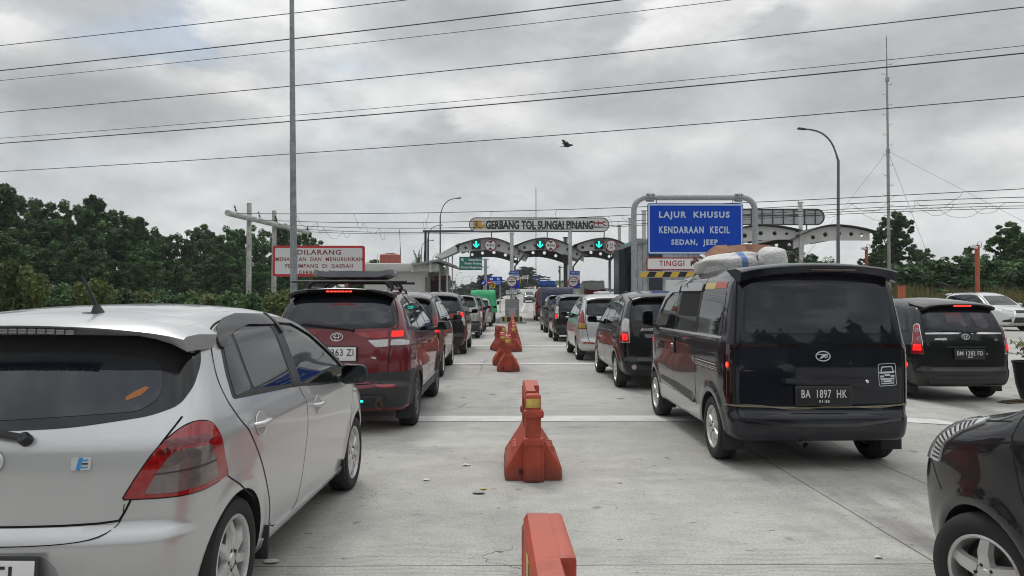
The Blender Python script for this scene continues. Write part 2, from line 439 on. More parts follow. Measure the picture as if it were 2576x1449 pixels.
class Car:
    def __init__(s, shell, name, label, loc, rz=0.0, scale=1.0, group=None, res=.045, body_mats=None, wells=True, cat='car', name_body='body'):
        s.sh = shell; s.res = res
        s.root = thing(name, label, cat, loc, rz, group, scale)
        s.body_mats = body_mats
        s.body = s.make_body(wells, name_body)
    def make_body(s, wells, nm):
        sh = s.sh; L, W, H = sh.L, sh.W, sh.H; r = s.res
        nx = max(8, int(2 * W / r)); ny = max(16, int(L / r)); nz = max(8, int(H / r))
        X = np.linspace(-W - .02, W + .02, nx + 1); Y = np.linspace(-.02, L + .02, ny + 1); Z = np.linspace(sh.zb - .05, H + .05, nz + 1)
        V = []; F = []
        def grid(A, B, fn, flip):
            b = sum(len(q) for q in V)
            g = np.array([fn(a, c) for a in A for c in B]); V.append(g)
            nb = len(B)
            for i in range(len(A) - 1):
                for j in range(nb - 1):
                    q = (b + i*nb + j, b + (i+1)*nb + j, b + (i+1)*nb + j + 1, b + i*nb + j + 1)
                    F.append(q[::-1] if flip else q)
        grid(X, Y, lambda a, c: (a, c, Z[-1]), False); grid(X, Y, lambda a, c: (a, c, Z[0]), True)
        grid(Y, Z, lambda a, c: (X[-1], a, c), False); grid(Y, Z, lambda a, c: (X[0], a, c), True)
        grid(X, Z, lambda a, c: (a, Y[0], c), False); grid(X, Z, lambda a, c: (a, Y[-1], c), True)
        Pn = np.concatenate(V)
        O = np.stack([np.zeros(len(Pn)), np.clip(Pn[:, 1], sh.ym, L - sh.ym), np.full(len(Pn), sh.zc)], 1)
        S = sh.hit(O + (Pn - O) * 1.7, O)
        bm = bmesh.new(); bv = [bm.verts.new(p) for p in S]
        for q in F:
            try: bm.faces.new([bv[i] for i in q])
            except ValueError: pass
        bmesh.ops.remove_doubles(bm, verts=bm.verts, dist=1e-4)
        bmesh.ops.recalc_face_normals(bm, faces=bm.faces)
        me = bpy.data.meshes.new(nm); bm.to_mesh(me); bm.free()
        for m in s.body_mats: me.materials.append(m)
        o = link(nm, me, None)
        if wells and sh.ax:
            c = MB()
            for a in sh.ax:
                for sg in (-1, 1):
                    c.cyl((sg * (W - .33), a, .29), (sg * (W + .3), a, .29), sh.Ra, n=48, mi=1)
            co = c.obj('cut', s.body_mats)
            md = o.modifiers.new('b', 'BOOLEAN'); md.operation = 'DIFFERENCE'; md.object = co; md.solver = 'EXACT'
            dg = bpy.context.evaluated_depsgraph_get()
            m2 = bpy.data.meshes.new_from_object(o.evaluated_get(dg))
            o.modifiers.clear(); old = o.data; o.data = m2; m2.name = nm
            bpy.data.meshes.remove(old); cm = co.data; bpy.data.objects.remove(co); bpy.data.meshes.remove(cm)
            me = m2
        me.polygons.foreach_set('use_smooth', [True] * len(me.polygons))
        me.set_sharp_from_angle(angle=R_(42))
        o.parent = s.root
        return o
    def panel(s, name, view, poly, m, r=0.0, off=.003, thick=.012, parent=None, mirror=False, label=None, res=None, only=0):
        """a piece of skin cut to an outline and laid on the body; only: 1 right, -1 left, 0 as given (or both with mirror)"""
        sh = s.sh; res = res or max(s.res * .8, .03)
        if view in ('cr', 'cf'): poly = sh.corner(poly, view)
        poly = fillet(poly, r) if r else [tuple(p) for p in poly]
        bd = resample(poly, res)
        nb = len(bd); A = np.array(bd)
        lo = A.min(0); hi = A.max(0)
        gx = np.arange(lo[0] + res * .5, hi[0], res); gy = np.arange(lo[1] + res * .5, hi[1], res)
        inner = np.array([(a + (res * .5 if j % 2 else 0), b) for j, b in enumerate(gy) for a in gx]) if len(gx) and len(gy) else np.zeros((0, 2))
        if len(inner):
            inner = inner[inside(inner, bd)]
            if len(inner):
                dm = np.min(np.hypot(inner[:, None, 0] - A[None, :, 0], inner[:, None, 1] - A[None, :, 1]), axis=1)
                inner = inner[dm > res * .45]
        uv = [Vector(p) for p in bd] + [Vector(p) for p in inner]
        vv, ee, ff = delaunay_2d_cdt(uv, [(i, (i + 1) % nb) for i in range(nb)], [], 1, 1e-5)[:3]
        vv = np.array([tuple(v) for v in vv])
        S = sh.pts(vv, view); G = sh.grad(S)
        # boundary = edges used by one triangle
        cnt = {}
        for t in ff:
            for i in range(len(t)):
                e = (t[i], t[(i + 1) % len(t)]); k = (min(e), max(e))
                cnt[k] = None if k in cnt else e
        bed = [e for e in cnt.values() if e is not None]
        n = len(vv); T = S + G * off; Bt = S + G * (off - thick)
        bi = sorted({i for e in bed for i in e}); mp = {i: n + k for k, i in enumerate(bi)}; mq = {i: n + len(bi) + k for k, i in enumerate(bi)}
        verts = [tuple(p) for p in T] + [tuple(T[i]) for i in bi] + [tuple(Bt[i]) for i in bi]
        faces = [tuple(t) for t in ff] + [(mp[b], mp[a], mq[a], mq[b]) for a, b in bed]
        # orientation: the panel faces outwards
        tri = ff[0]; nn = np.cross(T[tri[1]] - T[tri[0]], T[tri[2]] - T[tri[0]])
        if np.dot(nn, G[tri[0]]) < 0: faces = [f[::-1] for f in faces]
        nrm = [tuple(g) for g in G]
        out = []
        for sg in ([1, -1] if mirror else [only or 1]):
            vs = [(x * sg, y, z) for x, y, z in verts]
            fs = faces if sg > 0 else [f[::-1] for f in faces]
            me = bpy.data.meshes.new(name); me.from_pydata(vs, [], fs); me.materials.append(m)
            me.polygons.foreach_set('use_smooth', [True] * len(me.polygons)); me.update()
            cn = []
            vn = [tuple(v.normal) for v in me.vertices]
            for i in range(len(vs)):
                cn.append((nrm[i][0] * sg, nrm[i][1], nrm[i][2]) if i < n else vn[i])
            me.normals_split_custom_set_from_vertices(cn)
            o = link(name, me, parent or s.root)
            if parent is not None and parent is not s.root: pass
            if label: o['label'] = label
            out.append(o)
        return out if len(out) > 1 else out[0]
    def ribbons(s, name, lines, m, w=.007, off=.0022, mirror=True, parent=None):
        """thin lines on the skin (door gaps, trim): lines of (view, points, width?)"""
        sh = s.sh
        for ln in lines:
            view, pl = ln[0], ln[1]; ww = ln[2] if len(ln) > 2 else w; both = ln[3] if len(ln) > 3 else mirror
            if view in ('cr', 'cf'): pl = sh.corner(pl, view)
            pl = np.array(resample(smooth_line(pl), s.res * .7, False))
            t = np.gradient(pl, axis=0); t /= np.maximum(np.linalg.norm(t, axis=1, keepdims=True), 1e-9)
            nn = np.stack([-t[:, 1], t[:, 0]], 1) * ww / 2
            a = sh.pts(pl + nn, view); b = sh.pts(pl - nn, view)
            a = a + sh.grad(a) * off; b = b + sh.grad(b) * off; k = len(pl)
            for sg in ((1, -1) if both else (1,)):
                mb = MB(); mb.add([(x * sg, y, z) for x, y, z in np.concatenate([a, b])], [(i, i + 1, k + i + 1, k + i) for i in range(k - 1)]); mb.obj(name, m, parent or s.root)
    def on(s, view, u, v, off=0.0):
        """a frame on the skin: X along the panel, Y up, Z outwards"""
        p = s.sh.pts([(u, v)], view); g = s.sh.grad(p)[0]; p = Vector(p[0]) + Vector(g) * off
        z = Vector(g); up = Vector((0, 0, 1)) if view != 't' else Vector((0, 1, 0))
        x = up.cross(z).normalized(); y = z.cross(x)
        M = Matrix((x, y, z)).transposed().to_4x4(); M.translation = p
        return M
    def wheel(s, x, y, R, w, rim, style, steer=0.0, name='wheel'):
        o = wheel_obj(R, w, rim, style)
        o.parent = s.root; o.location = (x, y, R)
        o.rotation_euler = (0, 0, (0 if x > 0 else math.pi) + steer)
        return o
    def wheels(s, R, w, rim, style, track, steer=0.0):
        for a in s.sh.ax:
            for sg in (-1, 1):
                s.wheel(sg * (track - w / 2), a, R, w, rim, style, steer if a == max(s.sh.ax) else 0.0)
def smooth_line(pl, it=2):
    pl = [np.array(p, float) for p in pl]
    if len(pl) < 3: return pl
    for _ in range(it):
        o = [pl[0]]
        for i in range(len(pl) - 1):
            a, b = pl[i], pl[i + 1]; o += [a * .75 + b * .25, a * .25 + b * .75]
        o.append(pl[-1]); pl = o
    return pl
_WH = {}
def wheel_obj(R, w, rim, style):
    """tyre (outer face +X) with a rim as its child"""
    k = (R, w, rim, style)
    if k in _WH: return copy_tree(_WH[k])
    X = Matrix.Rotation(R_(90), 4, 'Y')
    t = MB(); h = w / 2
    pr = [(rim, -h * .8), (rim + .012, -h * .98), (rim + (R - rim) * .5, -h * 1.04), (R - .016, -h * .86), (R - .004, -h * .72)]
    n_g = 4
    for i in range(n_g):
        a = -h * .66 + 2 * h * .66 * i / n_g; b = -h * .66 + 2 * h * .66 * (i + 1) / n_g
        pr += [(R, a), (R, b - .012), (R - .007, b - .010), (R - .007, b - .002)]
    pr = pr[:-2] + [(R - .004, h * .72), (R - .016, h * .86), (R - (R - rim) * .2, h * .97), (rim + (R - rim) * .5, h * 1.04), (rim + .012, h * .98), (rim, h * .8)]
    t.lathe(pr, 56, 0, X)
    o = t.obj('wheel', mat('tyre_rubber', (.022, .022, .023), .82, var=.35, vscale=9), None, 50)
    rm = MB()
    # barrel and lip
    rm.lathe([(rim, h * .8), (rim + .006, h * .93), (rim - .004, h * .97), (rim - .012, h * .9), (rim - .02, h * .5), (rim - .022, -h * .8)], 48, 0, X)
    rm.cyl((-h * .2, 0, 0), (-h * .15, 0, 0), rim - .022, n=40, mi=1)
    rm.cyl((-h * .1, 0, 0), (0.0, 0, 0), rim * .72, n=36, mi=2)
    ns, dbl, wa, wb = {'ten': (7, 0, .062, .040), 'five': (5, 0, .085, .065), 'twin': (5, 1, .03, .034), 'dark': (5, 1, .034, .046), 'eight': (8, 0, .05, .03), 'star': (6, 0, .06, .085)}[style]
    fx = h * .72
    for i in range(ns):
        for dd in ((-.16, .16) if dbl else (0,)):
            an = 2 * math.pi * i / ns
            T = Matrix.Rotation(an, 4, 'X')
            r0, r1 = .045, rim - .008; a0, a1 = an * 0 + dd * .6, dd * 1.25
            def q(r, off, xx, a): return Vector((xx, -math.sin(a) * r + math.cos(a) * off, math.cos(a) * r + math.sin(a) * off))
            vs = []
            for (r, ww, a, dx) in ((r0, wa, a0, .012), ((r0 + r1) * .5, (wa + wb) * .5, (a0 + a1) * .5, .022), (r1, wb, a1, 0.0)):
                vs += [q(r, -ww / 2, fx - .028 + dx, a), q(r, -ww * .36, fx + dx, a), q(r, ww * .36, fx + dx, a), q(r, ww / 2, fx - .028 + dx, a)]
            fs = []
            for j in range(2):
                b = j * 4; fs += [(b, b + 1, b + 5, b + 4), (b + 1, b + 2, b + 6, b + 5), (b + 2, b + 3, b + 7, b + 6)]
            rm.add(vs, fs, 0, T)
    rm.lathe([(.001, fx + .018), (.028, fx + .016), (.034, fx + .008), (.058, fx + .008), (.066, fx - .03)], 24, 0, X)
    for i in range(5):
        a = 2 * math.pi * (i + .5) / 5
        rm.cyl((fx, math.cos(a) * .047, math.sin(a) * .047), (fx + .014, math.cos(a) * .047, math.sin(a) * .047), .009, n=6, mi=1)
    al = mat('alloy', (.62, .62, .61), .38, .75, var=.12, vscale=14) if style != 'dark' else mat('machined_alloy', (.12, .12, .125), .35, .6)
    rm.obj('rim', [al, mat('rim_dark', (.012, .012, .012), .7), mat('brake_disc', (.16, .15, .14), .45, .8)], o, 30)
    _WH[k] = o
    return o
def plate(c, view, u, v, text, sub, black=True, w=.43, h=.135, tilt=None, tw=None):
    """number plate with embossed characters, on the tail or nose"""
    M = c.on(view, u, v, .012)
    if tilt is not None:
        p = M.translation.copy(); M = (Matrix.Rotation(R_(90 - tilt), 4, 'X')); M.translation = p
        M = Matrix.Translation((0, -.02, 0)) @ M
    b = MB(); b.box((0, 0, 0), (w + .03, h + .03, .012), mi=2, bev=.005, M=M); b.box((0, 0, .008), (w, h, .006), mi=0, bev=.003, M=M)
    if isinstance(text, tuple): tx, al, pos = text
    else: tx, al, pos = text, 'C', 0.0
    b.text(tx, M @ Matrix.Translation((pos, h * .12, .012)), h=h * .50, w=tw or None, wmax=w * .9, mi=1, bold=.004, space=1.1, align=al)
    if sub: b.text(sub, M @ Matrix.Translation((0, -h * .33, .012)), h=h * .17, mi=1, bold=.02, space=1.2)
    base = mat('plate_black', (.012, .012, .014), .4) if black else mat('plate_white', (.75, .75, .74), .4)
    ink = mat('plate_ink_white', (.72, .72, .70), .4) if black else mat('plate_ink_black', (.02, .02, .02), .4)
    return b.obj('number_plate', [base, ink, mat('plate_frame', (.03, .03, .032), .5)], c.root, 30)
def oval_emblem(c, view, u, v, w=.12, h=.08, m=None, parent=None):
    """chrome emblem of three overlapping ovals"""
    M = c.on(view, u, v, .006); b = MB()
    def ring(cx, cy, rx, ry, t):
        pts = [M @ Vector((cx + rx * math.cos(a), cy + ry * math.sin(a), .003)) for a in np.linspace(0, 2 * math.pi, 33)[:-1]]
        b.tube(pts, t, 6, closed=True)
    ring(0, 0, w / 2, h / 2, .006); ring(0, 0, w * .15, h * .46, .0045); ring(0, h * .17, w * .31, h * .25, .0045)
    return b.obj('emblem', m or BADGE, parent or c.root)
CHROME = mat('chrome', (.78, .78, .79), .08, 1.0)
BADGE = mat('badge_silver', (.62, .63, .64), .35, .3)
GLASS = mat('tinted_glass', (.010, .013, .020), .03, coat=.0, spec=.65)
GLASS2 = mat('clear_dark_glass', (.016, .018, .020), .02, spec=.7)
FRIT = mat('black_band', (.006, .006, .008), .12)
TRIM = mat('black_trim', (.018, .018, .02), .45)
CLAD = mat('grey_cladding', (.032, .033, .036), .55, var=.2, vscale=20)
GAP = mat('panel_gap', (.004, .004, .004), .9)
RUB = mat('rubber', (.02, .02, .02), .7)
WELL = mat('wheel_well', (.01, .01, .011), .9)
RED = mat('red_lens', (.30, .005, .009), .06, coat=1.0, var=.25, vscale=60)
REDD = mat('dark_red_lens', (.13, .004, .008), .06, coat=1.0)
CLEARL = mat('clear_lens', (.50, .49, .48), .07, .35, coat=1.0, var=.3, vscale=90)
SMOKE = mat('smoked_lens', (.17, .135, .13), .10, .15, coat=1.0, var=.22, vscale=30)
AMBER = mat('amber_lens', (.42, .26, .03), .1, coat=1.0, var=.3, vscale=60)
LIT = mat('lit_red_lamp', (.6, .01, .01), .2, emit=(1, .02, .015), es=.8)
LITHOT = mat('lit_red_lamp_core', (.8, .05, .02), .2, emit=(1, .045, .03), es=2.2)
SILVER = paint('silver_paint', (.56, .565, .57), .55, .34, .10)
BLACKP = paint('black_paint', (.006, .006, .008), .0, .3, .05)
NAVYP = paint('blue_black_paint', (.006, .0075, .015), .1, .3, .05)
REDP = paint('dark_red_paint', (.15, .005, .012), .3, .35, .05)
WHITEP = paint('white_paint', (.68, .69, .69), .0, .35, .10)
BROWNP = paint('dark_bronze_paint', (.05, .038, .034), .5, .35, .05)
GREYP = paint('dark_grey_paint', (.07, .072, .075), .5, .35, .06)
LSILV = paint('light_silver_paint', (.45, .45, .45), .55, .34, .12)
def door_mirror(c, u, v, m, size=(.20, .10, .15), arm=.08, mirror=True, glass=True, z_up=.07, sides=(1, -1)):
    """outside mirrors on short arms at the front of the door windows"""
    for sg in sides:
        p = Vector(c.sh.pts([(u, v)], 's')[0])
        b = MB(); cpos = Vector((p.x + arm + size[0] / 2, u + .02, v + z_up))
        bm = bmesh.new(); bmesh.ops.create_cube(bm, size=1); bmesh.ops.scale(bm, vec=size, verts=bm.verts)
        for vt in bm.verts:
            if vt.co.y > 0: vt.co.x *= .8; vt.co.z *= .72
            if vt.co.x > 0: vt.co.z *= .86
        bmesh.ops.bevel(bm, geom=list(bm.edges), offset=min(size) * .34, segments=4, affect='EDGES', profile=.5); bm.verts.index_update()
        b.add([cpos + q.co for q in bm.verts], [[q.index for q in f.verts] for f in bm.faces]); bm.free()
        b.tube([p + Vector((-.02, 0, 0)), Vector((p.x + arm * .6, u + .01, v + z_up * .35)), cpos + Vector((-size[0] * .3, .02, -size[2] * .3))], [.035, .028, .03], 10)
        if sg < 0: b.v = [(-x, y, z) for x, y, z in b.v]
        o = b.obj('door_mirror', m, c.root)
        g = MB(); gm = Matrix.Translation((cpos.x * sg, cpos.y - size[1] / 2 - .001, cpos.z)) @ Matrix.Rotation(R_(90), 4, 'X')
        g.prism(rrect(size[0] * .80, size[2] * .78, size[2] * .22), -.003, .004, gm)
        g.obj('mirror_glass', mat('mirror_glass', (.09, .10, .11), .03, 1.0), o)
def bar_handle(c, u, v, m, w=.17, cup=True):
    for sg in (1, -1):
        M = c.on('s', u, v, .0); b = MB()
        pts = [M @ Vector((-w / 2, 0, -.004)), M @ Vector((-w * .36, .0, .03)), M @ Vector((0, .002, .038)), M @ Vector((w * .36, 0, .03)), M @ Vector((w / 2, 0, -.004))]
        b.tube(pts, [.014, .016, .017, .016, .014], 10)
        if sg < 0: b.v = [(-x, y, z) for x, y, z in b.v]
        o = b.obj('door_handle', m, c.root)
        if cup:
            d = MB(); d.lathe([(.058, .0015), (.062, .005), (.066, .0015)], 28, 0, M @ Matrix.Diagonal((1.15, .92, 1, 1)))
            d.lathe([(.0005, .0022), (.03, .0022), (.057, .0022)], 28, 1, M @ Matrix.Diagonal((1.15, .92, 1, 1)))
            if sg < 0: d.v = [(-x, y, z) for x, y, z in d.v]
            d.obj('handle_recess', [m, mat('recess_shade', (.42, .42, .425), .5, .1)], o)
def wiper(c, p0, p1, view='r', w=.02):
    b = MB(); A = [c.on(view, p0[0] + (p1[0] - p0[0]) * t, p0[1] + (p1[1] - p0[1]) * t, .028).translation for t in np.linspace(0, 1, 8)]
    b.tube(A, [.016, .016, .014, .012, .011, .010, .009, .008], 8)
    B = [c.on(view, p0[0] + (p1[0] - p0[0]) * t, p0[1] + (p1[1] - p0[1]) * t - .012, .012).translation for t in np.linspace(.3, 1.15, 8)]
    b.tube(B, .007, 6)
    M = c.on(view, p0[0], p0[1], .0); b.lathe([(.026, 0), (.026, .03), (.018, .042), (.001, .042)], 16, 0, M)
    return b.obj('rear_wiper' if view == 'r' else 'wiper', TRIM, c.root)
# ------------------------------------------------------------------ the silver hatchback
def hatchback():
    sh = Shell(3.75, [(-.3, 1.385), (.2, 1.425), (.5, 1.45), (.95, 1.48), (1.45, 1.485), (1.95, 1.455), (2.35, 1.36), (2.7, 1.18), (3.0, 1.0), (3.12, .955), (3.4, .86), (3.65, .74), (3.85, .58)],
               [(.1, .74), (.22, .785), (.38, .815), (.55, .832), (.75, .843), (.875, .842), (.93, .828), (1.02, .80), (1.15, .742), (1.3, .672), (1.42, .61), (1.55, .54)],
               [(.1, .12), (.25, .05), (.4, .012), (.52, .0), (.555, .006), (.60, .05), (.72, .055), (.905, .075), (.95, .10), (1.04, .165), (1.2, .29), (1.34, .40), (1.5, .55)],
               [(.1, 3.62), (.3, 3.72), (.5, 3.75), (.7, 3.70), (.9, 3.55), (1.5, 3.3)],
               [(-.1, .085), (.15, .05), (.45, .012), (.8, 0), (2.8, 0), (3.3, .035), (3.75, .16)],
               crown=.13, cr=.13, cf=.3, rr=(.15, .12, .16), zb=.2, axles=(.58, 3.04), Ra=.325, flare=.014, zc=.62, ym=.9)
    c = Car(sh, 'hatchback', 'silver five-door hatchback in the left lane with red and smoked tail lamp', (-2.085, 2.93, 0), -R_(1.4), res=.028, body_mats=[SILVER, WELL])
    c.wheels(.292, .175, .2, 'ten', .815)
    # doors, tailgate: thin skins in the same paint, with dark gaps beneath their edges
    rd = [(.665, 1.335), (.56, 1.20), (.53, 1.06), (.60, .95), (.70, .86), (.86, .68), (.98, .52), (1.05, .40), (1.075, .27), (1.56, .25), (1.60, .45), (1.63, .62), (1.655, .78), (1.62, .90), (1.55, .985), (1.62, 1.25), (1.66, 1.40), (1.2, 1.415), (.85, 1.39)]
    fd = [(1.565, .25), (1.605, .45), (1.635, .62), (1.66, .78), (1.625, .90), (1.555, .985), (1.625, 1.25), (1.665, 1.40), (1.95, 1.375), (2.25, 1.285), (2.55, 1.10), (2.85, .875), (2.80, .60), (2.70, .40), (2.67, .25)]
    c.panel('rear_door', 's', rd, SILVER, [.05] * 4 + [.08] * 4 + [.03] * 7 + [.02] * 2 + [.1, .1], .0012, .006, mirror=True, res=.03)
    c.panel('front_door', 's', fd, SILVER, .04, .0012, .006, mirror=True, res=.03)
    c.ribbons('door_seam', [('s', rd + rd[:1], .007), ('s', fd[7:] + fd[:1], .006), ('s', [(1.075, .27), (2.67, .25)], .006)], GAP, off=.0016)
    # windows
    fr = [(.60, 1.035), (.645, 1.16), (.72, 1.29), (.86, 1.355), (1.2, 1.39), (1.64, 1.378), (1.60, 1.20), (1.535, .99)]
    c.panel('window_surround', 's', fr, TRIM, .03, .0028, .004, mirror=True, res=.03)
    c.panel('rear_door_window', 's', [(.875, 1.055), (.90, 1.19), (.935, 1.33), (1.2, 1.365), (1.53, 1.358), (1.50, 1.20), (1.445, 1.015)], GLASS, .03, .0046, .004, mirror=True, res=.03)
    c.panel('quarter_window', 's', [(.635, 1.045), (.675, 1.16), (.745, 1.28), (.84, 1.318), (.895, 1.325), (.865, 1.19), (.845, 1.057)], GLASS, .03, .0046, .004, mirror=True, res=.03)
    ff = [(1.575, .985), (1.635, 1.20), (1.675, 1.378), (1.95, 1.352), (2.25, 1.262), (2.52, 1.095), (2.78, .89), (2.4, .915), (2.0, .945)]
    c.panel('window_surround', 's', ff, TRIM, .03, .0028, .004, mirror=True, res=.03)
    c.panel('front_door_window', 's', [(1.60, 1.0), (1.66, 1.20), (1.70, 1.352), (1.95, 1.325), (2.22, 1.24), (2.47, 1.085), (2.60, .965), (2.62, .925), (2.4, .93), (2.0, .962)], GLASS2, .03, .0046, .004, mirror=True, res=.03)
    # smoked rain visors standing off the window tops
    vis = mat('smoked_visor', (.02, .021, .024), .12, spec=.3)
    c.panel('rain_visor', 's', [(.685, 1.275), (.715, 1.32), (.8, 1.365), (.95, 1.398), (1.2, 1.42), (1.62, 1.41), (1.615, 1.35), (1.2, 1.362), (.95, 1.335), (.82, 1.305), (.73, 1.262)], vis, .02, .016, .012, mirror=True, res=.03)
    c.panel('rain_visor', 's', [(1.685, 1.395), (1.95, 1.375), (2.25, 1.295), (2.52, 1.135), (2.66, 1.02), (2.63, 1.00), (2.48, 1.10), (2.22, 1.255), (1.95, 1.345), (1.68, 1.358)], vis, .02, .016, .012, mirror=True, res=.03)
    c.panel('pillar_trim', 's', [(1.46, .992), (1.53, 1.2), (1.57, 1.375), (1.70, 1.375), (1.665, 1.2), (1.605, .984)], TRIM, .01, .0048, .004, mirror=True)
    c.panel('visor_clip', 's', [(1.635, 1.30), (1.635, 1.415), (1.675, 1.415), (1.685, 1.30)], TRIM, .01, .02, .02, mirror=True)
    # tail
    tg = [(-.52, .60), (.52, .60), (.55, .64), (.60, .76), (.665, .90), (.70, .97), (.725, 1.05), (.722, 1.16), (.66, 1.30), (-.66, 1.30), (-.722, 1.16), (-.725, 1.05), (-.70, .97), (-.665, .90), (-.60, .76), (-.55, .64)]
    c.panel('tailgate', 'r', tg, SILVER, .03, .0012, .006, res=.03)
    c.ribbons('tailgate_seam', [('r', [(-.665, .90)] + tg[-2:] + tg[:5], .009), ('r', [(.665, .90), (.70, .97), (.715, 1.01)], .008, True)], GAP, mirror=False, off=.0016)
    rw = [(-.60, 1.018), (-.3, .978), (0, .968), (.3, .978), (.60, 1.018), (.695, 1.055), (.712, 1.12), (.695, 1.22), (.64, 1.335), (.2, 1.345), (-.2, 1.345), (-.64, 1.335), (-.695, 1.22), (-.712, 1.12), (-.695, 1.055)]
    w = c.panel('rear_window', 'r', rw, FRIT, [.05, .1, .1, .1, .05, .05, .05, .08, .05, .1, .1, .05, .08, .05, .05], .004, .008, res=.03)
    c.panel('rear_glass', 'r', [(-.55, 1.035), (0, 1.005), (.55, 1.035), (.605, 1.075), (.61, 1.125), (.565, 1.235), (.3, 1.27), (-.3, 1.27), (-.565, 1.235), (-.61, 1.125), (-.605, 1.075)], GLASS, .05, .0062, .004, parent=w, res=.03)
    c.panel('sticker', 'r', [(.485, 1.075), (.535, 1.095), (.56, 1.125), (.54, 1.13), (.505, 1.11), (.48, 1.088)], mat('orange_sticker', (.40, .13, .03), .5), 0, .0078, .002, parent=w)
    wiper(c, (.155, .935), (-.40, 1.02))
    # roof spoiler
    sp = MB(); N = 24
    prof = []
    for i in range(N + 1):
        x = -.69 + 1.38 * i / N; e = abs(x) / .69
        tip = .22 + .09 * e ** 3; zt = 1.408 - .045 * e * e - .02 * e ** 8; zu = zt - .03 - .035 * e ** 8
        roof = float(np.interp(.62, *sh.t)) - .13 * x * x + .006
        prof.append([(x, .66, roof - .004 - .06 * e ** 8), (x, .45, (zt + roof) / 2 + .006 - .03 * e ** 8), (x, tip + .02, zt), (x, tip, zt - .012), (x, tip + .03, zu), (x, .46, zu - .0), (x, .62, zu - .0)])
    vs = [p for r in prof for p in r]; k = 7
    fs = [(i * k + j, (i + 1) * k + j, (i + 1) * k + (j + 1) % k, i * k + (j + 1) % k) for i in range(N) for j in range(k)]
    fs += [tuple(range(k)), tuple(N * k + j for j in range(k - 1, -1, -1))]
    sp.add(vs, fs); so = sp.obj('spoiler', SILVER, c.root, 50)
    bl = MB()
    for i in range(13):
        x = -.24 + .48 * i / 12
        bl.box((x, .232 + .02 * abs(x), 1.372 - .1 * x * x), (.036, .02, .022), bev=.004)
    bl.obj('high_brake_lamp', mat('lamp_clear_grey', (.20, .20, .20), .12, .3, coat=1.0), so)
    # lamps
    tl = [('b', .545, .70), ('b', .60, .80), ('b', .665, .905), ('b', .72, .965), ('s', .27, .985), ('s', .345, .975), ('s', .385, .93), ('s', .41, .82), ('s', .445, .72), ('s', .22, .70), ('b', .65, .70)]
    for sg in (1, -1):
        l = c.panel('tail_lamp', 'cr', tl, RED, [.015, .05, .05, .05, .03, .03, .03, .03, .015, .05, .05], .006, .012, only=sg, res=.022)
        c.panel('inner_lens', 'cr', [('b', .625, .718), ('b', .665, .80), ('b', .70, .855), ('s', .17, .885), ('s', .30, .885), ('s', .33, .80), ('s', .352, .735), ('s', .15, .715)], SMOKE, [.01, .04, .05, .04, .01, .01, .01, .03], .0085, .004, only=sg, parent=l, res=.02)
        c.panel('lens_divider', 'cr', [('b', .655, .79), ('b', .66, .797), ('s', .335, .815), ('s', .338, .807)], mat('lens_line', (.06, .045, .045), .3), 0, .0098, .003, only=sg, parent=l, res=.02)
        c.panel('upper_lens', 'cr', [('b', .655, .87), ('b', .70, .905), ('s', .16, .925), ('s', .30, .93), ('s', .325, .90), ('s', .17, .895), ('b', .70, .868)], REDD, .015, .0082, .004, only=sg, parent=l, res=.02)
    c.ribbons('lamp_seam', [('cr', tl + tl[:1], .012)], GAP, off=.0018)
    # bumper: seam, step, plate bay
    c.ribbons('bumper_seam', [('s', [(.445, .715), (.60, .62), (.73, .555), (.765, .53)], .007), ('r', [(.0, .535), (.35, .54), (.50, .565), (.545, .62), (.55, .68)], .004)], GAP, off=.0016)
    c.panel('plate_recess', 'r', [(-.34, .28), (.34, .28), (.33, .44), (.28, .505), (-.28, .505), (-.33, .44)], mat('silver_recess', (.36, .37, .375), .4, .5), .03, .0022, .004)
    plate(c, 'r', .02, .415, ('TL', 'R', .20), None, False, .50, .16, tilt=4)
    oval_emblem(c, 'r', .012, .855, .135, .10)
    e = MB(); M = c.on('r', .385, .845, .006); e.prism(rrect(.075, .05, .006), -.004, .006, M, 0)
    e.prism([(-.018, -.025), (-.002, -.025), (.008, .025), (-.008, .025)], .004, .0075, M, 1); e.box((.016, .0, .006), (.022, .006, .004), mi=2, M=M); e.box((.012, .014, .006), (.03, .005, .004), mi=1, M=M); e.box((.012, -.014, .006), (.03, .005, .004), mi=1, M=M)
    e.obj('badge', [BADGE, mat('badge_blue', (.05, .28, .60), .3), TRIM], c.root)
    # sills, flaps, handles, mirror, aerial
    c.panel('sill', 's', [(.93, .20), (2.72, .20), (2.72, .265), (.93, .275)], SILVER, .01, .012, .02, mirror=True)
    for sg in (-1, 1):
        for xx, yy, zz, aa in ((.79, .965, .25, -8), (.78, 2.66, .235, 14)):
            fl = MB(); fl.box((sg * xx, yy, zz), (.10, .025, .17), rot=(R_(aa), 0, 0), bev=.008); fl.obj('mud_flap', RUB, c.root)
    bar_handle(c, .84, .885, SILVER, .15); bar_handle(c, 1.86, .84, SILVER, .15)
    door_mirror(c, 2.45, .93, TRIM, (.20, .11, .165), .02, z_up=.045)
    a = MB(); bp = c.on('t', 0.175, .56).translation
    a.prism([(-.035, -.075), (.035, -.075), (.028, .06), (0, .09), (-.028, .06)], -.01, .012, Matrix.Translation(bp))
    a.tube([bp + Vector((0, -.01, .0)), bp + Vector((-.006, -.012, .045))], [.036, .014], 10); a.tube([bp + Vector((-.004, -.01, .03)), bp + Vector((-.03, -.02, .10)), bp + Vector((-.062, -.04, .185))], [.010, .008, .006], 8)
    a.obj('aerial', TRIM, c.root)
    lamp = MB()
    b = MB(); M = c.on('s', 2.93, .80, .002); b.ell((0, 0, .004), (.028, .014, .01), 12, 0, M); o = b.obj('side_repeater', CLEARL, c.root)
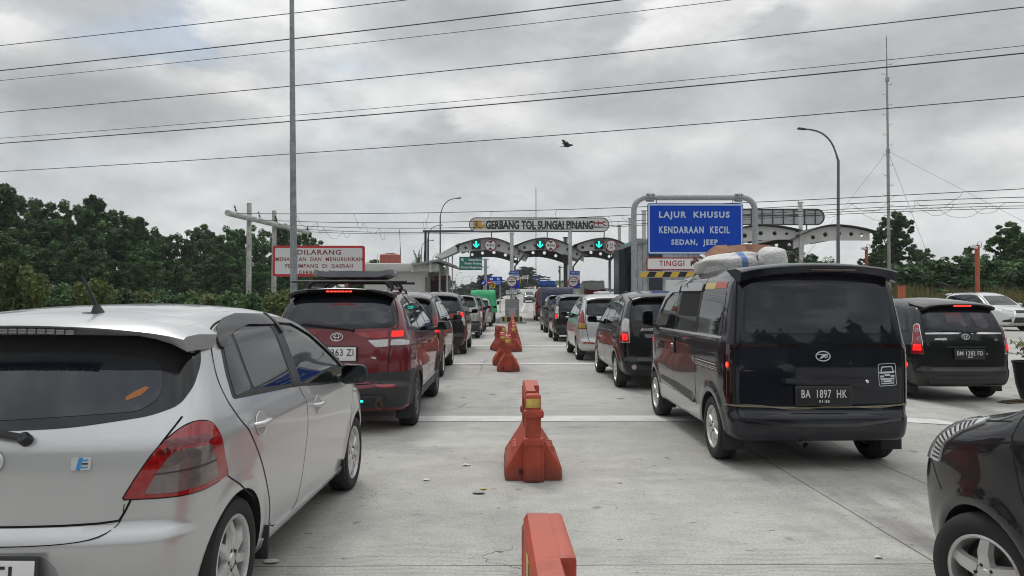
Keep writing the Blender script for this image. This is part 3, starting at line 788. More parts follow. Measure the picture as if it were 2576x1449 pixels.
    c.panel('windscreen', 'f', [(-.62, 1.02), (.62, 1.02), (.50, 1.36), (-.50, 1.36)], GLASS2, .06, .004, .008)
    return c
hatchback()
# ------------------------------------------------------------------ people carriers and off-roaders
MPV = dict(L=4.14, W=.83, H=1.69,
    top=[(-.3, 1.555), (.25, 1.605), (.7, 1.655), (1.3, 1.69), (1.9, 1.68), (2.35, 1.61), (2.75, 1.41), (3.2, 1.10), (3.35, 1.04), (3.7, .96), (4.0, .83), (4.25, .62)],
    w=[(.1, .70), (.25, .77), (.45, .815), (.7, .83), (.9, .826), (.97, .812), (1.15, .775), (1.35, .705), (1.5, .645), (1.62, .58), (1.75, .50)],
    rear=[(.1, .16), (.27, .04), (.42, 0.0), (.50, .0), (.56, .035), (.75, .045), (.9, .055), (1.1, .085), (1.3, .165), (1.5, .27), (1.62, .345), (1.8, .46)],
    front=[(.1, 4.0), (.35, 4.12), (.55, 4.14), (.75, 4.08), (.95, 3.9), (1.7, 3.5)],
    plan=[(-.1, .07), (.2, .035), (.6, 0), (3.2, 0), (3.7, .05), (4.14, .19)], crown=.13, cr=.10, cf=.22, rr=(.14, .11, .15), ax=(.73, 3.385),
    rear_win=[(-.58, 1.135), (0, 1.12), (.58, 1.135), (.625, 1.17), (.60, 1.36), (.555, 1.50), (.3, 1.515), (-.3, 1.515), (-.555, 1.50), (-.60, 1.36), (-.625, 1.17)],
    gate=[(-.50, .44), (.50, .44), (.56, .50), (.605, .70), (.625, .95), (.645, 1.16), (.61, 1.40), (.575, 1.52), (-.575, 1.52), (-.61, 1.40), (-.645, 1.16), (-.625, .95), (-.605, .70), (-.56, .50)],
    wins=[[(.41, 1.15), (.50, 1.32), (.63, 1.46), (.95, 1.515), (1.13, 1.525), (1.10, 1.11)], [(1.17, 1.105), (1.20, 1.53), (1.6, 1.555), (1.985, 1.55), (1.97, 1.065)], [(2.04, 1.06), (2.06, 1.545), (2.3, 1.51), (2.65, 1.32), (2.97, 1.09), (3.0, 1.035)]],
    surround=[(.36, 1.12), (.46, 1.33), (.60, 1.485), (.95, 1.54), (1.6, 1.58), (2.06, 1.575), (2.32, 1.535), (2.70, 1.335), (3.12, 1.04), (3.08, 1.01), (2.0, 1.04), (1.1, 1.085)],
    rdoor=[(1.14, 1.56), (1.125, 1.06), (1.12, .75), (1.17, .50), (1.19, .27), (2.01, .27), (2.02, .7), (2.01, 1.02), (2.035, 1.60), (1.6, 1.61)],
    fdoor=[(2.02, .27), (2.03, .7), (2.02, 1.02), (2.045, 1.60), (2.34, 1.565), (2.75, 1.36), (3.17, 1.03), (3.12, .75), (3.0, .5), (2.97, .27)])
SUV = dict(L=4.435, W=.848, H=1.66,
    top=[(-.3, 1.555), (.3, 1.60), (.8, 1.64), (1.5, 1.66), (2.1, 1.645), (2.5, 1.57), (3.0, 1.31), (3.3, 1.12), (3.5, 1.06), (4.0, .98), (4.3, .85), (4.55, .66)],
    w=[(.1, .74), (.25, .80), (.45, .835), (.65, .846), (.85, .848), (.99, .838), (1.05, .82), (1.18, .785), (1.3, .735), (1.45, .665), (1.58, .595), (1.72, .50)],
    rear=[(.1, .16), (.3, .05), (.45, 0.0), (.53, .0), (.60, .05), (.8, .035), (.97, .05), (1.05, .075), (1.2, .12), (1.35, .20), (1.5, .29), (1.6, .35), (1.8, .48)],
    front=[(.1, 4.3), (.35, 4.42), (.55, 4.435), (.8, 4.38), (1.0, 4.2), (1.7, 3.8)],
    plan=[(-.1, .075), (.2, .04), (.6, 0), (3.4, 0), (4.0, .05), (4.435, .19)], crown=.12, cr=.11, cf=.22, rr=(.14, .11, .15), ax=(.75, 3.435),
    rear_win=[(-.60, 1.195), (0, 1.18), (.60, 1.195), (.665, 1.235), (.64, 1.39), (.56, 1.545), (.3, 1.575), (-.3, 1.575), (-.56, 1.545), (-.64, 1.39), (-.665, 1.235)],
    gate=[(-.46, .56), (.46, .56), (.55, .62), (.58, .75), (.585, .95), (.66, 1.15), (.675, 1.25), (.64, 1.42), (.575, 1.56), (-.575, 1.56), (-.64, 1.42), (-.675, 1.25), (-.66, 1.15), (-.585, .95), (-.58, .75), (-.55, .62)],
    wins=[[(.42, 1.20), (.47, 1.30), (.62, 1.46), (.95, 1.505), (1.17, 1.515), (1.14, 1.13), (.62, 1.17)], [(1.21, 1.125), (1.24, 1.52), (1.6, 1.54), (2.04, 1.53), (2.02, 1.09)], [(2.09, 1.085), (2.12, 1.525), (2.35, 1.49), (2.75, 1.30), (3.03, 1.12), (3.06, 1.065)]],
    surround=[(.36, 1.185), (.44, 1.33), (.60, 1.49), (.95, 1.535), (1.6, 1.565), (2.12, 1.555), (2.38, 1.52), (2.80, 1.315), (3.18, 1.08), (3.14, 1.045), (2.0, 1.07), (1.15, 1.105), (.65, 1.14)],
    rdoor=[(1.19, 1.56), (1.165, 1.08), (1.18, .75), (1.24, .50), (1.26, .32), (2.06, .32), (2.07, .7), (2.06, 1.04), (2.09, 1.59), (1.6, 1.60)],
    fdoor=[(2.07, .32), (2.08, .7), (2.07, 1.04), (2.10, 1.59), (2.40, 1.555), (2.85, 1.35), (3.24, 1.07), (3.2, .75), (3.08, .5), (3.05, .32)])
def estate(B, name, label, loc, rz, paint_m, sx=1, sy=1, sz=1, res=.04, R=.30, w=.185, rim=.195, style='eight', near=True, spoiler=.20, lamp=None, visors=True,
           mirror_m=None, glass=GLASS, windows=True, Ra=None, flare=.012, sides=(1, -1), trim_belt=False, cat='car', wells=True, scale=1.0, steer=0.0, mirrors=True, spm=None):
    S2 = lambda pts, a, b: [(p[0] * a, p[1] * b) for p in pts]
    L = B['L'] * sy
    sh = Shell(L, S2(B['top'], sy, sz), S2(B['w'], sz, sx), S2(B['rear'], sz, sy), S2(B['front'], sz, sy), S2(B['plan'], sy, sx), crown=B['crown'], cr=B['cr'], cf=B['cf'], rr=B['rr'],
               zb=.25, axles=tuple(a * sy for a in B['ax']), Ra=Ra or R + .045, flare=flare)
    c = Car(sh, name, label, loc, rz, scale, res=res, body_mats=[paint_m, WELL], wells=wells, cat=cat)
    c.k = (sx, sy, sz); c.B = B
    q = lambda pts: S2(pts, sy, sz); p = lambda pts: S2(pts, sx, sz)
    c.q, c.p = q, p
    c.lm = lambda pts: [(k, a * (sx if k == 'b' else sy), z * sz) for k, a, z in pts]
    c.wheels(R, w, rim, style, B['W'] * sx - .012, steer)
    if near:
        c.panel('rear_door', 's', q(B['rdoor']), paint_m, .03, .0012, .006, mirror=True)
        c.panel('front_door', 's', q(B['fdoor']), paint_m, .03, .0012, .006, mirror=True)
        c.panel('tailgate', 'r', p(B['gate']), paint_m, .04, .0012, .006)
        c.ribbons('door_seam', [('s', q(B['rdoor'] + B['rdoor'][:1])), ('s', q(B['fdoor'] + B['fdoor'][:1]))], GAP, .009, off=.0016)
        c.ribbons('tailgate_seam', [('r', p(B['gate'] + B['gate'][:1]))], GAP, .011, off=.0016, mirror=False)
    c.panel('window_surround', 's', q(B['surround']), TRIM, .03, .0028, .004, mirror=True)
    for nm, wp in zip(('quarter_window', 'rear_door_window', 'front_door_window'), B['wins']):
        c.panel(nm, 's', q(wp), glass, .03, .0046, .004, mirror=True)
    rw = c.panel('rear_window', 'r', p(B['rear_win']), FRIT, .04, .0035, .006)
    cx = 0; cz = sum(a[1] for a in B['rear_win']) / len(B['rear_win'])
    c.panel('rear_glass', 'r', p([(x * .92, cz + (z - cz) * .80) for x, z in B['rear_win']]), glass, .05, .0055, .004, parent=rw)
    c.panel('windscreen', 'f', p([(-.64, 1.08), (.64, 1.08), (.53, 1.50), (-.53, 1.50)]), GLASS2, .06, .004, .006)
    if visors:
        vis = mat('smoked_visor', (.02, .021, .024), .12, spec=.3)
        a = B['wins'][1]; b2 = B['wins'][2]
        c.panel('rain_visor', 's', q([(a[1][0], a[1][1] - .05), (a[1][0], a[1][1] + .035), (a[2][0], a[2][1] + .04), (a[3][0] + .03, a[3][1] + .04), (a[3][0] + .03, a[3][1] - .05), (a[2][0], a[2][1] - .04)]), vis, .01, .014, .012, mirror=True)
        c.panel('rain_visor', 's', q([(b2[1][0] + .02, b2[1][1] - .05), (b2[1][0] + .02, b2[1][1] + .04), (b2[2][0] + .03, b2[2][1] + .05), (b2[3][0] + .06, b2[3][1] + .05), (b2[4][0] + .05, b2[4][1] + .02), (b2[4][0] + .0, b2[4][1] - .02), (b2[3][0] - .02, b2[3][1] - .03), (b2[2][0] - .02, b2[2][1] - .05)]), vis, .01, .014, .012, mirror=True)
    if spoiler:
        sp = MB(); N = 16; hw = .60 * sx; y0 = .34 * sy; zt0 = B['rear_win'][6][1] * sz
        prof = []
        for i in range(N + 1):
            x = -hw + 2 * hw * i / N; e = abs(x) / hw
            rf = float(np.interp(y0 + .28, *sh.t)) - sh.crown * x * x + .006
            tip = y0 - spoiler + .07 * e ** 3; zt = zt0 + .075 - .035 * e * e - .025 * e ** 8
            prof.append([(x, y0 + .30, rf - .01), (x, y0 + .1, (zt + rf) / 2 + .01 - .02 * e ** 6), (x, tip + .015, zt), (x, tip, zt - .012), (x, tip + .02, zt - .035 - .02 * e ** 6), (x, y0 + .05, zt - .05 - .02 * e ** 6), (x, y0 + .25, zt - .04)])
        k = 7; vs = [v for r in prof for v in r]
        fs = [(i * k + j, (i + 1) * k + j, (i + 1) * k + (j + 1) % k, i * k + (j + 1) % k) for i in range(N) for j in range(k)] + [tuple(range(k)), tuple(N * k + j for j in range(k - 1, -1, -1))]
        sp.add(vs, fs); c.spo = sp.obj('spoiler', spm or paint_m, c.root, 45); c.sp_tip = (y0 - spoiler, zt0 + .055)
    if mirrors: door_mirror(c, 2.93 * sy, 1.07 * sz, mirror_m or TRIM, (.21, .11, .15), .06, z_up=.06, sides=sides)
    if near:
        for u in (1.30, 2.16): bar_handle(c, u * sy, .955 * sz, paint_m, .17, cup=False)
    fl = MB()
    W = B['W'] * sx
    for a in sh.ax:
        for sg in (-1, 1):
            f1 = MB(); f1.box((sg * (W - .12), a - R - .045, .24), (.20, .018, .20), rot=(R_(-8), 0, 0), bev=.006); f1.obj('mud_flap', RUB, c.root)
    if not near:
        c.ribbons('door_seam', [('s', q(B['rdoor'] + B['rdoor'][:1])), ('s', q(B['fdoor'] + B['fdoor'][:1])), ('r', p(B['gate'] + B['gate'][:1]), .012, False)], GAP, .009, off=.0016)
    return c
def brake_bar(c, w=.24, lit=True, u=0.0):
    b = MB(); y, z = c.sp_tip
    for i in range(7): b.box((u - w / 2 + w * i / 6, y - .004, z - .022), (w / 7.5, .012, .016), bev=.003)
    return b.obj('high_brake_lamp', LITHOT if lit else REDD, c.root)
def lamps(c, parts, name='tail_lamp'):
    """first part is the lamp, the rest lenses on it: (name, points, material, offset)"""
    for sg in (1, -1):
        par = None
        for i, (nm, pts, m, off) in enumerate(parts):
            o = c.panel(nm if i else name, 'cr', c.lm(pts), m, .012, off, .008, only=sg, parent=par, res=.03)
            if i == 0: par = o
def script(c, view, u, v, body, h, m=CHROME, bold=.02, shear=0.0, w=None, name='lettering', parent=None, space=1.0):
    M = c.on(view, u, v, .004)
    if shear: M = M @ Matrix(((1, shear, 0, 0), (0, 1, 0, 0), (0, 0, 1, 0), (0, 0, 0, 1)))
    b = MB(); b.text(body, M, h=h, wmax=w, bold=bold, depth=.006, space=space); return b.obj(name, m, parent or c.root, 30)
def red_suv():
    c = estate(SUV, 'off_roader', 'dark red off-roader with a roof rack and grey tray, just ahead of the silver hatchback', (-1.885, 8.28, 0), 0.0, REDP, R=.34, w=.215, rim=.215, style='dark', spoiler=.15, spm=FRIT, Ra=.385, mirror_m=TRIM, res=.036)
    q = c.q
    brake_bar(c, .26)
    lamps(c, [('tail_lamp', [('b', .585, .985), ('b', .60, 1.16), ('b', .66, 1.19), ('s', .16, 1.20), ('s', .30, 1.15), ('s', .36, 1.08), ('s', .24, 1.0), ('b', .68, .975)], REDD, .010),
              ('clear_lens', [('b', .60, .995), ('b', .605, 1.06), ('s', .16, 1.065), ('s', .26, 1.04), ('s', .20, 1.0)], CLEARL, .013),
              ('brake_light', [('b', .605, 1.09), ('b', .605, 1.155), ('b', .725, 1.16), ('b', .73, 1.095)], LIT, .013)])
    for sg in (1, -1):
        l = c.panel('tailgate_lamp', 'r', [(sg * x, z) for x, z in [(.20, 1.135), (.565, 1.165), (.575, 1.085), (.34, 1.075)]], RED, .008, .008, .01)
        c.panel('clear_lens', 'r', [(sg * x, z) for x, z in [(.345, 1.055), (.575, 1.065), (.575, .985), (.44, .975)]], CLEARL, .008, .008, .01, parent=l)
        c.panel('bumper_cladding', 'r', [(sg * x, z) for x, z in [(.0, .30), (.0, .50), (.33, .52), (.52, .545), (.615, .69), (.73, .70), (.74, .30)]], CLAD, .02, .006, .01)
        c.panel('reflector', 'r', [(sg * x, z) for x, z in [(.42, .555), (.50, .525), (.66, .53), (.66, .56)]], RED, .005, .010, .01)
    c.panel('bumper_cladding', 's', [(.06, .70), (.06, .32), (.37, .32), (.38, .50), (.44, .66), (.42, .72)], CLAD, .02, .008, .01, mirror=True)
    for a in c.sh.ax:
        pts = [(a + .435 * math.cos(t), .29 + .435 * math.sin(t)) for t in np.linspace(0.02, math.pi - .02, 14)]; pin = [(a + .385 * math.cos(t), .29 + .385 * math.sin(t)) for t in np.linspace(math.pi - .02, .02, 14)]
        c.panel('arch_cladding', 's', pts + pin, CLAD, 0, .010, .012, mirror=True)
    c.panel('sill_cladding', 's', [(1.18, .27), (3.02, .27), (3.0, .40), (1.2, .40)], CLAD, .01, .012, .02, mirror=True)
    c.panel('sill_trim', 's', [(1.22, .415), (2.98, .415), (2.98, .445), (1.22, .445)], mat('silver_trim', (.4, .4, .4), .3, .7), .005, .010, .012, mirror=True)
    plate(c, 'r', 0.0, .905, ('1363 ZI', 'R', .205), '04 28', False, .46, .15, tilt=3, tw=.285)
    oval_emblem(c, 'r', 0, 1.09, .135, .095)
    script(c, 'r', .42, .86, 'TRD', .022, CHROME, .03); wiper(c, (.17, 1.175), (-.40, 1.235))
    c.ribbons('crease_seam', [('r', [(.26, .98), (.33, .86), (.36, .80)], .004, True)], GAP, off=.001)
    # tow guard with winch lamp and shackle
    g = MB(); g.box((0, .0, .40), (1.1, .06, .09), bev=.015); g.box((0, -.025, .445), (.62, .03, .02), bev=.006)
    go = g.obj('rear_guard', mat('guard_black', (.015, .015, .016), .4), c.root)
    l2 = MB(); l2.box((.27, -.036, .385), (.10, .012, .022), bev=.004); l2.obj('green_lamp', mat('lit_green_lamp', (.0, .3, .25), .3, emit=(.02, .9, .7), es=2.0), go)
    s2 = MB(); s2.tube([Vector((.50 + .035 * math.cos(t), -.06, .345 + .045 * math.sin(t))) for t in np.linspace(-.3, math.pi * 2 - .9, 16)], .011, 8); s2.box((.50, -.045, .40), (.05, .07, .05), bev=.01)
    s2.obj('shackle', mat('rusty_steel', (.10, .055, .04), .7, .4, var=.4), go)
    # rails, rack, tray
    for sg in (-1, 1):
        r = MB(); A = [c.on('t', sg * .50, y, .0).translation + Vector((0, 0, h)) for y, h in ((.45, .0), (.55, .035), (.8, .05), (1.5, .05), (2.1, .045), (2.3, .0))]
        r.tube(A, [.014, .018, .018, .018, .018, .014], 8); r.obj('roof_rail', mat('rail_grey', (.12, .12, .125), .35, .5), c.root)
    for y in (.75, 1.55):
        rack = MB()
        rack.tube([(-.70, y, 1.735), (.70, y, 1.735)], .017, 8)
        for sg in (-1, 1):
            rack.tube([(sg * .50, y, 1.65), (sg * .49, y, 1.69), (sg * .45, y, 1.725), (sg * .42, y, 1.735)], [.034, .032, .026, .02], 8); rack.tube([(sg * .50, y, 1.62), (sg * .53, y, 1.67), (sg * .50, y, 1.735)], [.024, .022, .018], 8)
        rack.obj('roof_bar', mat('rack_black', (.02, .021, .023), .4), c.root)
    t = MB(); N = 28; prof = []
    for i in range(N + 1):
        u = -1 + 2 * i / N; x = u * .50
        up = .05 * max(0, (abs(u) - .66) / .34) ** 1.3 - .02 * max(0, (abs(u) - .9) / .1) ** 2
        zz = 1.775 + up
        dp = .30 * (1 - max(0, (abs(u) - .8) / .2) ** 2.2 * .55)
        prof += [(x, 1.15 - dp, zz + .10 - .02 * abs(u)), (x, 1.15 - dp - .012, zz + .02), (x, 1.15 - dp + .03, zz), (x, 1.15 + dp - .03, zz), (x, 1.15 + dp + .012, zz + .02), (x, 1.15 + dp, zz + .10 - .02 * abs(u)), (x, 1.15 + dp - .03, zz + .08 - .02 * abs(u)), (x, 1.15, zz + .03), (x, 1.15 - dp + .03, zz + .08 - .02 * abs(u))]
    k = 9
    t.add(prof, [(i * k + j, (i + 1) * k + j, (i + 1) * k + (j + 1) % k, i * k + (j + 1) % k) for i in range(N) for j in range(k)] + [tuple(range(k)), tuple(N * k + j for j in range(k - 1, -1, -1))])
    to = t.obj('roof_tray', mat('tray_grey', (.15, .155, .17), .5, var=.15), c.root, 40)
    base = MB(); base.box((0, 1.15, 1.757), (.86, .50, .03), bev=.012)
    for x in (-.3, -.1, .1, .3): base.box((x, .893, 1.757), (.11, .02, .012), bev=.004, mi=1)
    base.obj('tray_base', [TRIM, mat('tray_slot', (.18, .19, .2), .3)], to)
    f = MB(); bp = c.on('t', .02, .55).translation
    f.prism([(-.085, 0), (.085, 0), (-.02, .085), (-.05, .085)], -.018, .018, Matrix.Translation(bp) @ Matrix(((0, 0, 1, 0), (1, 0, 0, 0), (0, 1, 0, 0), (0, 0, 0, 1)))); f.obj('fin_aerial', REDP, c.root)
    return c
red_suv()
def black_van():
    sh = Shell(4.045, [(-.3, 1.80), (.2, 1.825), (.7, 1.85), (1.6, 1.86), (2.4, 1.83), (2.8, 1.74), (3.1, 1.55), (3.55, 1.16), (3.75, 1.02), (3.95, .90), (4.15, .70)],
               [(.1, .74), (.25, .79), (.45, .82), (.7, .832), (1.0, .832), (1.12, .825), (1.18, .812), (1.4, .775), (1.62, .728), (1.72, .69), (1.8, .64), (1.95, .52)],
               [(.1, .10), (.27, .015), (.40, 0.0), (.47, 0.0), (.52, .04), (.62, .05), (.85, .05), (1.1, .062), (1.3, .085), (1.5, .12), (1.68, .155), (1.8, .19), (2.0, .26)],
               [(.1, 3.95), (.3, 4.03), (.55, 4.045), (.8, 4.0), (1.0, 3.9), (2.0, 3.3)],
               [(-.1, .05), (.12, .02), (.4, 0), (3.1, 0), (3.6, .04), (4.045, .17)], crown=.10, cr=.045, cf=.18, rr=(.13, .10, .14), zb=.26, axles=(.60, 3.25), Ra=.345, flare=.012, zc=.8, ym=.8)
    c = Car(sh, 'van', 'black van with white sacks on its roof and a rope across its rear bumper', (2.805, 6.48, 0), 0.0, res=.034, body_mats=[NAVYP, WELL], cat='van')
    c.wheels(.30, .185, .195, 'star', .818)
    ch = mat('belt_gloss', (.45, .45, .46), .3, .3)
    # doors
    sd = [(1.17, 1.74), (1.165, 1.0), (1.15, .6), (1.16, .30), (2.12, .30), (2.13, .8), (2.13, 1.2), (2.15, 1.74)]
    fd = [(2.15, 1.74), (2.13, 1.2), (2.13, .8), (2.12, .30), (2.84, .30), (2.86, .52), (3.05, .75), (3.35, .95), (3.38, 1.10), (3.0, 1.50), (2.8, 1.66), (2.55, 1.73)]
    c.panel('sliding_door', 's', sd, NAVYP, .04, .0012, .006, mirror=True); c.panel('front_door', 's', fd, NAVYP, .04, .0012, .006, mirror=True)
    tg = [(-.70, .44), (-.3, .40), (.3, .40), (.70, .44), (.745, .52), (.755, .8), (.745, 1.12), (.72, 1.40), (.685, 1.70), (.65, 1.755), (-.65, 1.755), (-.685, 1.70), (-.72, 1.40), (-.745, 1.12), (-.755, .8), (-.745, .52)]
    c.panel('tailgate', 'r', tg, NAVYP, .05, .0012, .006)
    c.ribbons('door_seam', [('s', sd + sd[:1]), ('s', fd + fd[:1]), ('s', [(.26, 1.70), (.24, 1.18)], .008)], GAP, .009, off=.0016)
    c.ribbons('tailgate_seam', [('r', tg + tg[:1])], GAP, .012, off=.0016, mirror=False)
    # windows
    rw = c.panel('rear_window', 'r', [(-.655, 1.20), (.655, 1.20), (.675, 1.24), (.66, 1.45), (.635, 1.64), (.60, 1.675), (-.60, 1.675), (-.635, 1.64), (-.66, 1.45), (-.675, 1.24)], FRIT, .05, .003, .006)
    c.panel('rear_glass', 'r', [(-.635, 1.215), (.635, 1.215), (.655, 1.25), (.64, 1.45), (.615, 1.63), (.59, 1.66), (-.59, 1.66), (-.615, 1.63), (-.64, 1.45), (-.655, 1.25)], GLASS, .04, .0048, .004, parent=rw)
    c.panel('quarter_window', 's', [(.30, 1.185), (1.13, 1.185), (1.135, 1.615), (.40, 1.605), (.355, 1.57)], GLASS, .05, .0035, .004, mirror=True)
    for (a, b, m) in ((.40, .78, mat('strip_red', (.45, .12, .10), .5)), (.78, 1.135, mat('strip_yellow', (.55, .42, .16), .5))):
        c.panel('window_strip', 's', [(a, 1.618), (b, 1.622), (b, 1.685), (a, 1.68)], m, 0, .004, .004, mirror=True)
    c.panel('window_surround', 's', [(1.19, 1.165), (2.11, 1.165), (2.12, 1.63), (1.19, 1.63)], TRIM, .05, .0035, .004, mirror=True)
    c.panel('open_window', 's', [(1.235, 1.33), (2.04, 1.33), (2.05, 1.60), (1.235, 1.60)], mat('dark_interior', (.004, .004, .005), .9), .02, .0045, .004, mirror=True)
    c.panel('sliding_window', 's', [(1.225, 1.19), (2.07, 1.19), (2.07, 1.335), (1.225, 1.335)], GLASS, .02, .0058, .005, mirror=True)
    c.ribbons('belt_trim', [('s', [(.28, 1.165), (3.2, 1.155)], .022)], ch, off=.005)
    c.panel('front_door_window', 's', [(2.19, 1.19), (2.20, 1.61), (2.55, 1.60), (2.8, 1.52), (3.12, 1.22), (3.14, 1.185)], GLASS2, .05, .0045, .004, mirror=True)
    vis = mat('smoked_visor_pale', (.16, .165, .17), .12, coat=.6)
    c.panel('rain_visor', 's', [(1.19, 1.60), (1.19, 1.675), (1.4, 1.69), (2.09, 1.69), (2.10, 1.61)], vis, .02, .02, .014, mirror=True)
    c.panel('rain_visor', 's', [(2.18, 1.60), (2.18, 1.68), (2.55, 1.67), (2.85, 1.56), (3.05, 1.36), (3.0, 1.34), (2.8, 1.51), (2.5, 1.60)], vis, .02, .02, .014, mirror=True)
    c.panel('windscreen', 'f', [(-.66, 1.14), (.66, 1.14), (.56, 1.68), (-.56, 1.68)], GLASS2, .06, .004, .006)
    # lamps: long dark corner lenses with one lit bulb
    for sg in (1, -1):
        l = c.panel('tail_lamp', 'cr', [('b', .775, .58), ('b', .765, 1.08), ('s', .06, 1.11), ('s', .185, 1.115), ('s', .20, .60), ('s', .10, .57)], mat('black_red_lens', (.02, .003, .006), .06, coat=1.0), .02, .008, .012, only=sg)
        M = c.on('s', .135, .93, .010); b = MB(); b.ell((0, 0, 0), (.014, .02, .006), 10, 0, M); b.ell((0, 0, -.002), (.022, .028, .004), 12, 1, M)
        if sg < 0: b.v = [(-x, y, z) for x, y, z in b.v]
        b.obj('brake_light', [LITHOT, LIT], l)
    # tail dressing
    sp = MB(); N = 20; prof = []
    for i in range(N + 1):
        x = -.70 + 1.4 * i / N; e = abs(x) / .70
        rf = float(np.interp(.5, *sh.t)) - .10 * x * x + .008
        tip = .01 + .05 * e ** 4; zt = 1.828 - .05 * e * e - .012 * e ** 8
        prof += [(x, .50, rf - .012), (x, .22, (zt + rf) / 2 + .008), (x, tip + .015, zt), (x, tip, zt - .015), (x, tip + .02, zt - .07 - .03 * e ** 6), (x, .17, zt - .10), (x, .30, zt - .05)]
    k = 7; sp.add(prof, [(i * k + j, (i + 1) * k + j, (i + 1) * k + (j + 1) % k, i * k + (j + 1) % k) for i in range(N) for j in range(k)] + [tuple(range(k)), tuple(N * k + j for j in range(k - 1, -1, -1))])
    so = sp.obj('spoiler', NAVYP, c.root, 45)
    b = MB(); b.box((0.1, .022, 1.772), (.40, .03, .022), bev=.008); b.obj('high_brake_lamp', mat('dull_brown_lens', (.06, .025, .018), .15, coat=1.0), so)
    h = MB(); M = c.on('r', 0, .795, .004); h.prism(rrect(.74, .045, .015), -.01, .016, M); h.obj('tailgate_handle', NAVYP, c.root)
    plate(c, 'r', .01, .665, 'BA  1897  HK', '01-28', True, .47, .145, tilt=2, tw=.40)
    M = c.on('r', .02, 1.01, .006); e = MB()
    e.tube([M @ Vector((.062 * math.cos(a), .042 * math.sin(a), .003)) for a in np.linspace(0, 2 * math.pi, 33)[:-1]], .0055, 6, closed=True)
    e.prism([(-.044, .020), (-.046, .012), (-.004, .012), (-.030, -.020), (-.020, -.024), (.044, .012), (.046, .020)], -.002, .007, M)
    e.prism([(.012, -.012), (.016, -.020), (.036, -.010), (.046, .004)], -.002, .007, M)
    e.obj('emblem', BADGE, c.root)
    kh = MB(); kh.lathe([(.001, .012), (.012, .012), (.018, .004)], 16, 0, c.on('r', .415, .785, .0)); kh.obj('key_lock', CHROME, c.root)
    # sticker: outline of a van in a rounded frame
    st = MB(); M = c.on('r', .60, .845, .0035) @ Matrix.Rotation(R_(3), 4, 'Z'); w, h2 = .165, .20
    o, i2 = rrect(w, h2, .018), rrect(w - .010, h2 - .010, .014); n = len(o)
    st.add([(x, y, 0.0) for x, y in o + i2], [(i, (i + 1) % n, n + (i + 1) % n, n + i) for i in range(n)], 0, M)
    for poly in ([(-.05, .075), (.05, .075), (.062, .03), (.052, .03), (.042, .065), (-.042, .065), (-.052, .03), (-.062, .03)], [(-.064, .028), (.064, .028), (.066, .012), (-.066, .012)], [(-.066, -.005), (-.03, -.005), (-.03, -.022), (-.066, -.022)], [(.03, -.005), (.066, -.005), (.066, -.022), (.03, -.022)], [(-.026, .006), (.026, .006), (.022, -.012), (-.022, -.012)], [(-.066, -.03), (.066, -.03), (.062, -.045), (-.062, -.045)], [(-.04, -.05), (.04, -.05), (.036, -.066), (-.036, -.066)], [(-.06, -.052), (-.048, -.052), (-.048, -.064), (-.06, -.064)], [(.048, -.052), (.06, -.052), (.06, -.064), (.048, -.064)], [(-.08, .03), (-.07, .03), (-.07, .015), (-.08, .015)], [(.07, .03), (.08, .03), (.08, .015), (.07, .015)], [(-.06, -.072), (.06, -.072), (.06, -.082), (-.06, -.082)]):
        st.add([(x, y, 0.0) for x, y in poly], [tuple(range(len(poly)))], 0, M)
    st.obj('sticker', mat('sticker_white', (.62, .66, .68), .4), c.root, flat=True)
    # flanks
    c.panel('side_rail', 's', [(.26, .845), (1.13, .845), (1.13, .925), (.26, .925)], mat('rail_black', (.01, .01, .01), .3), .01, .003, .004, mirror=True)
    c.ribbons('rail_trim', [('s', [(.28, .908), (1.12, .908)], .009), ('s', [(.28, .880), (1.12, .880)], .006), ('s', [(.28, .862), (1.12, .862)], .006)], CHROME, off=.005)
    c.panel('lower_silver_band', 's', [(.98, .27), (2.88, .27), (2.88, .47), (2.6, .475), (1.0, .44)], mat('band_silver', (.42, .42, .42), .35, .55, coat=.8), .02, .0032, .006, mirror=True)
    c.panel('side_moulding', 's', [(1.20, .47), (1.24, .44), (2.05, .50), (2.82, .535), (2.82, .58), (2.0, .575), (1.32, .54)], TRIM, .03, .012, .014, mirror=True)
    for u, v in ((2.06, 1.0), (2.26, .98)):
        for sg in (1, -1):
            hb = MB(); M = c.on('s', u, v, .0); hb.prism(rrect(.055 if u < 2.2 else .15, .20 if u < 2.2 else .05, .02), -.01, .014, M)
            if sg < 0: hb.v = [(-x, y, z) for x, y, z in hb.v]
            hb.obj('door_handle', TRIM if u < 2.2 else CHROME, c.root)
    door_mirror(c, 2.98, 1.14, TRIM, (.15, .09, .23), .07, z_up=.14)
    c.panel('bumper_step', 'r', [(-.70, .445), (-.3, .395), (.3, .395), (.70, .445), (.70, .47), (.3, .425), (-.3, .425), (-.70, .47)], mat('bumper_gloss', (.02, .02, .024), .2, coat=1), .01, .008, .012)
    x = MB(); x.tube([(-.18, .45, .27), (-.18, .10, .255), (-.165, -.01, .235)], .028, 12, caps=False); x.obj('exhaust_pipe', mat('exhaust_steel', (.20, .18, .16), .5, .8), c.root)
    fl = MB()
    for a in sh.ax:
        for sg in (-1, 1):
            f1 = MB(); f1.box((sg * .72, a - .36, .24), (.19, .016, .18), bev=.005); f1.obj('mud_flap', RUB, c.root)
    w0 = MB(); w0.tube([(0.3 * t - .15, .1 + .0 * t, .30) for t in (0, 1)], .03, 8)
    ax = MB(); ax.tube([(-.6, .60, .30), (.6, .60, .30)], .04, 8); ax.obj('rear_axle', WELL, c.root)
    # rope tied round the tail
    rp = MB(); pts = []
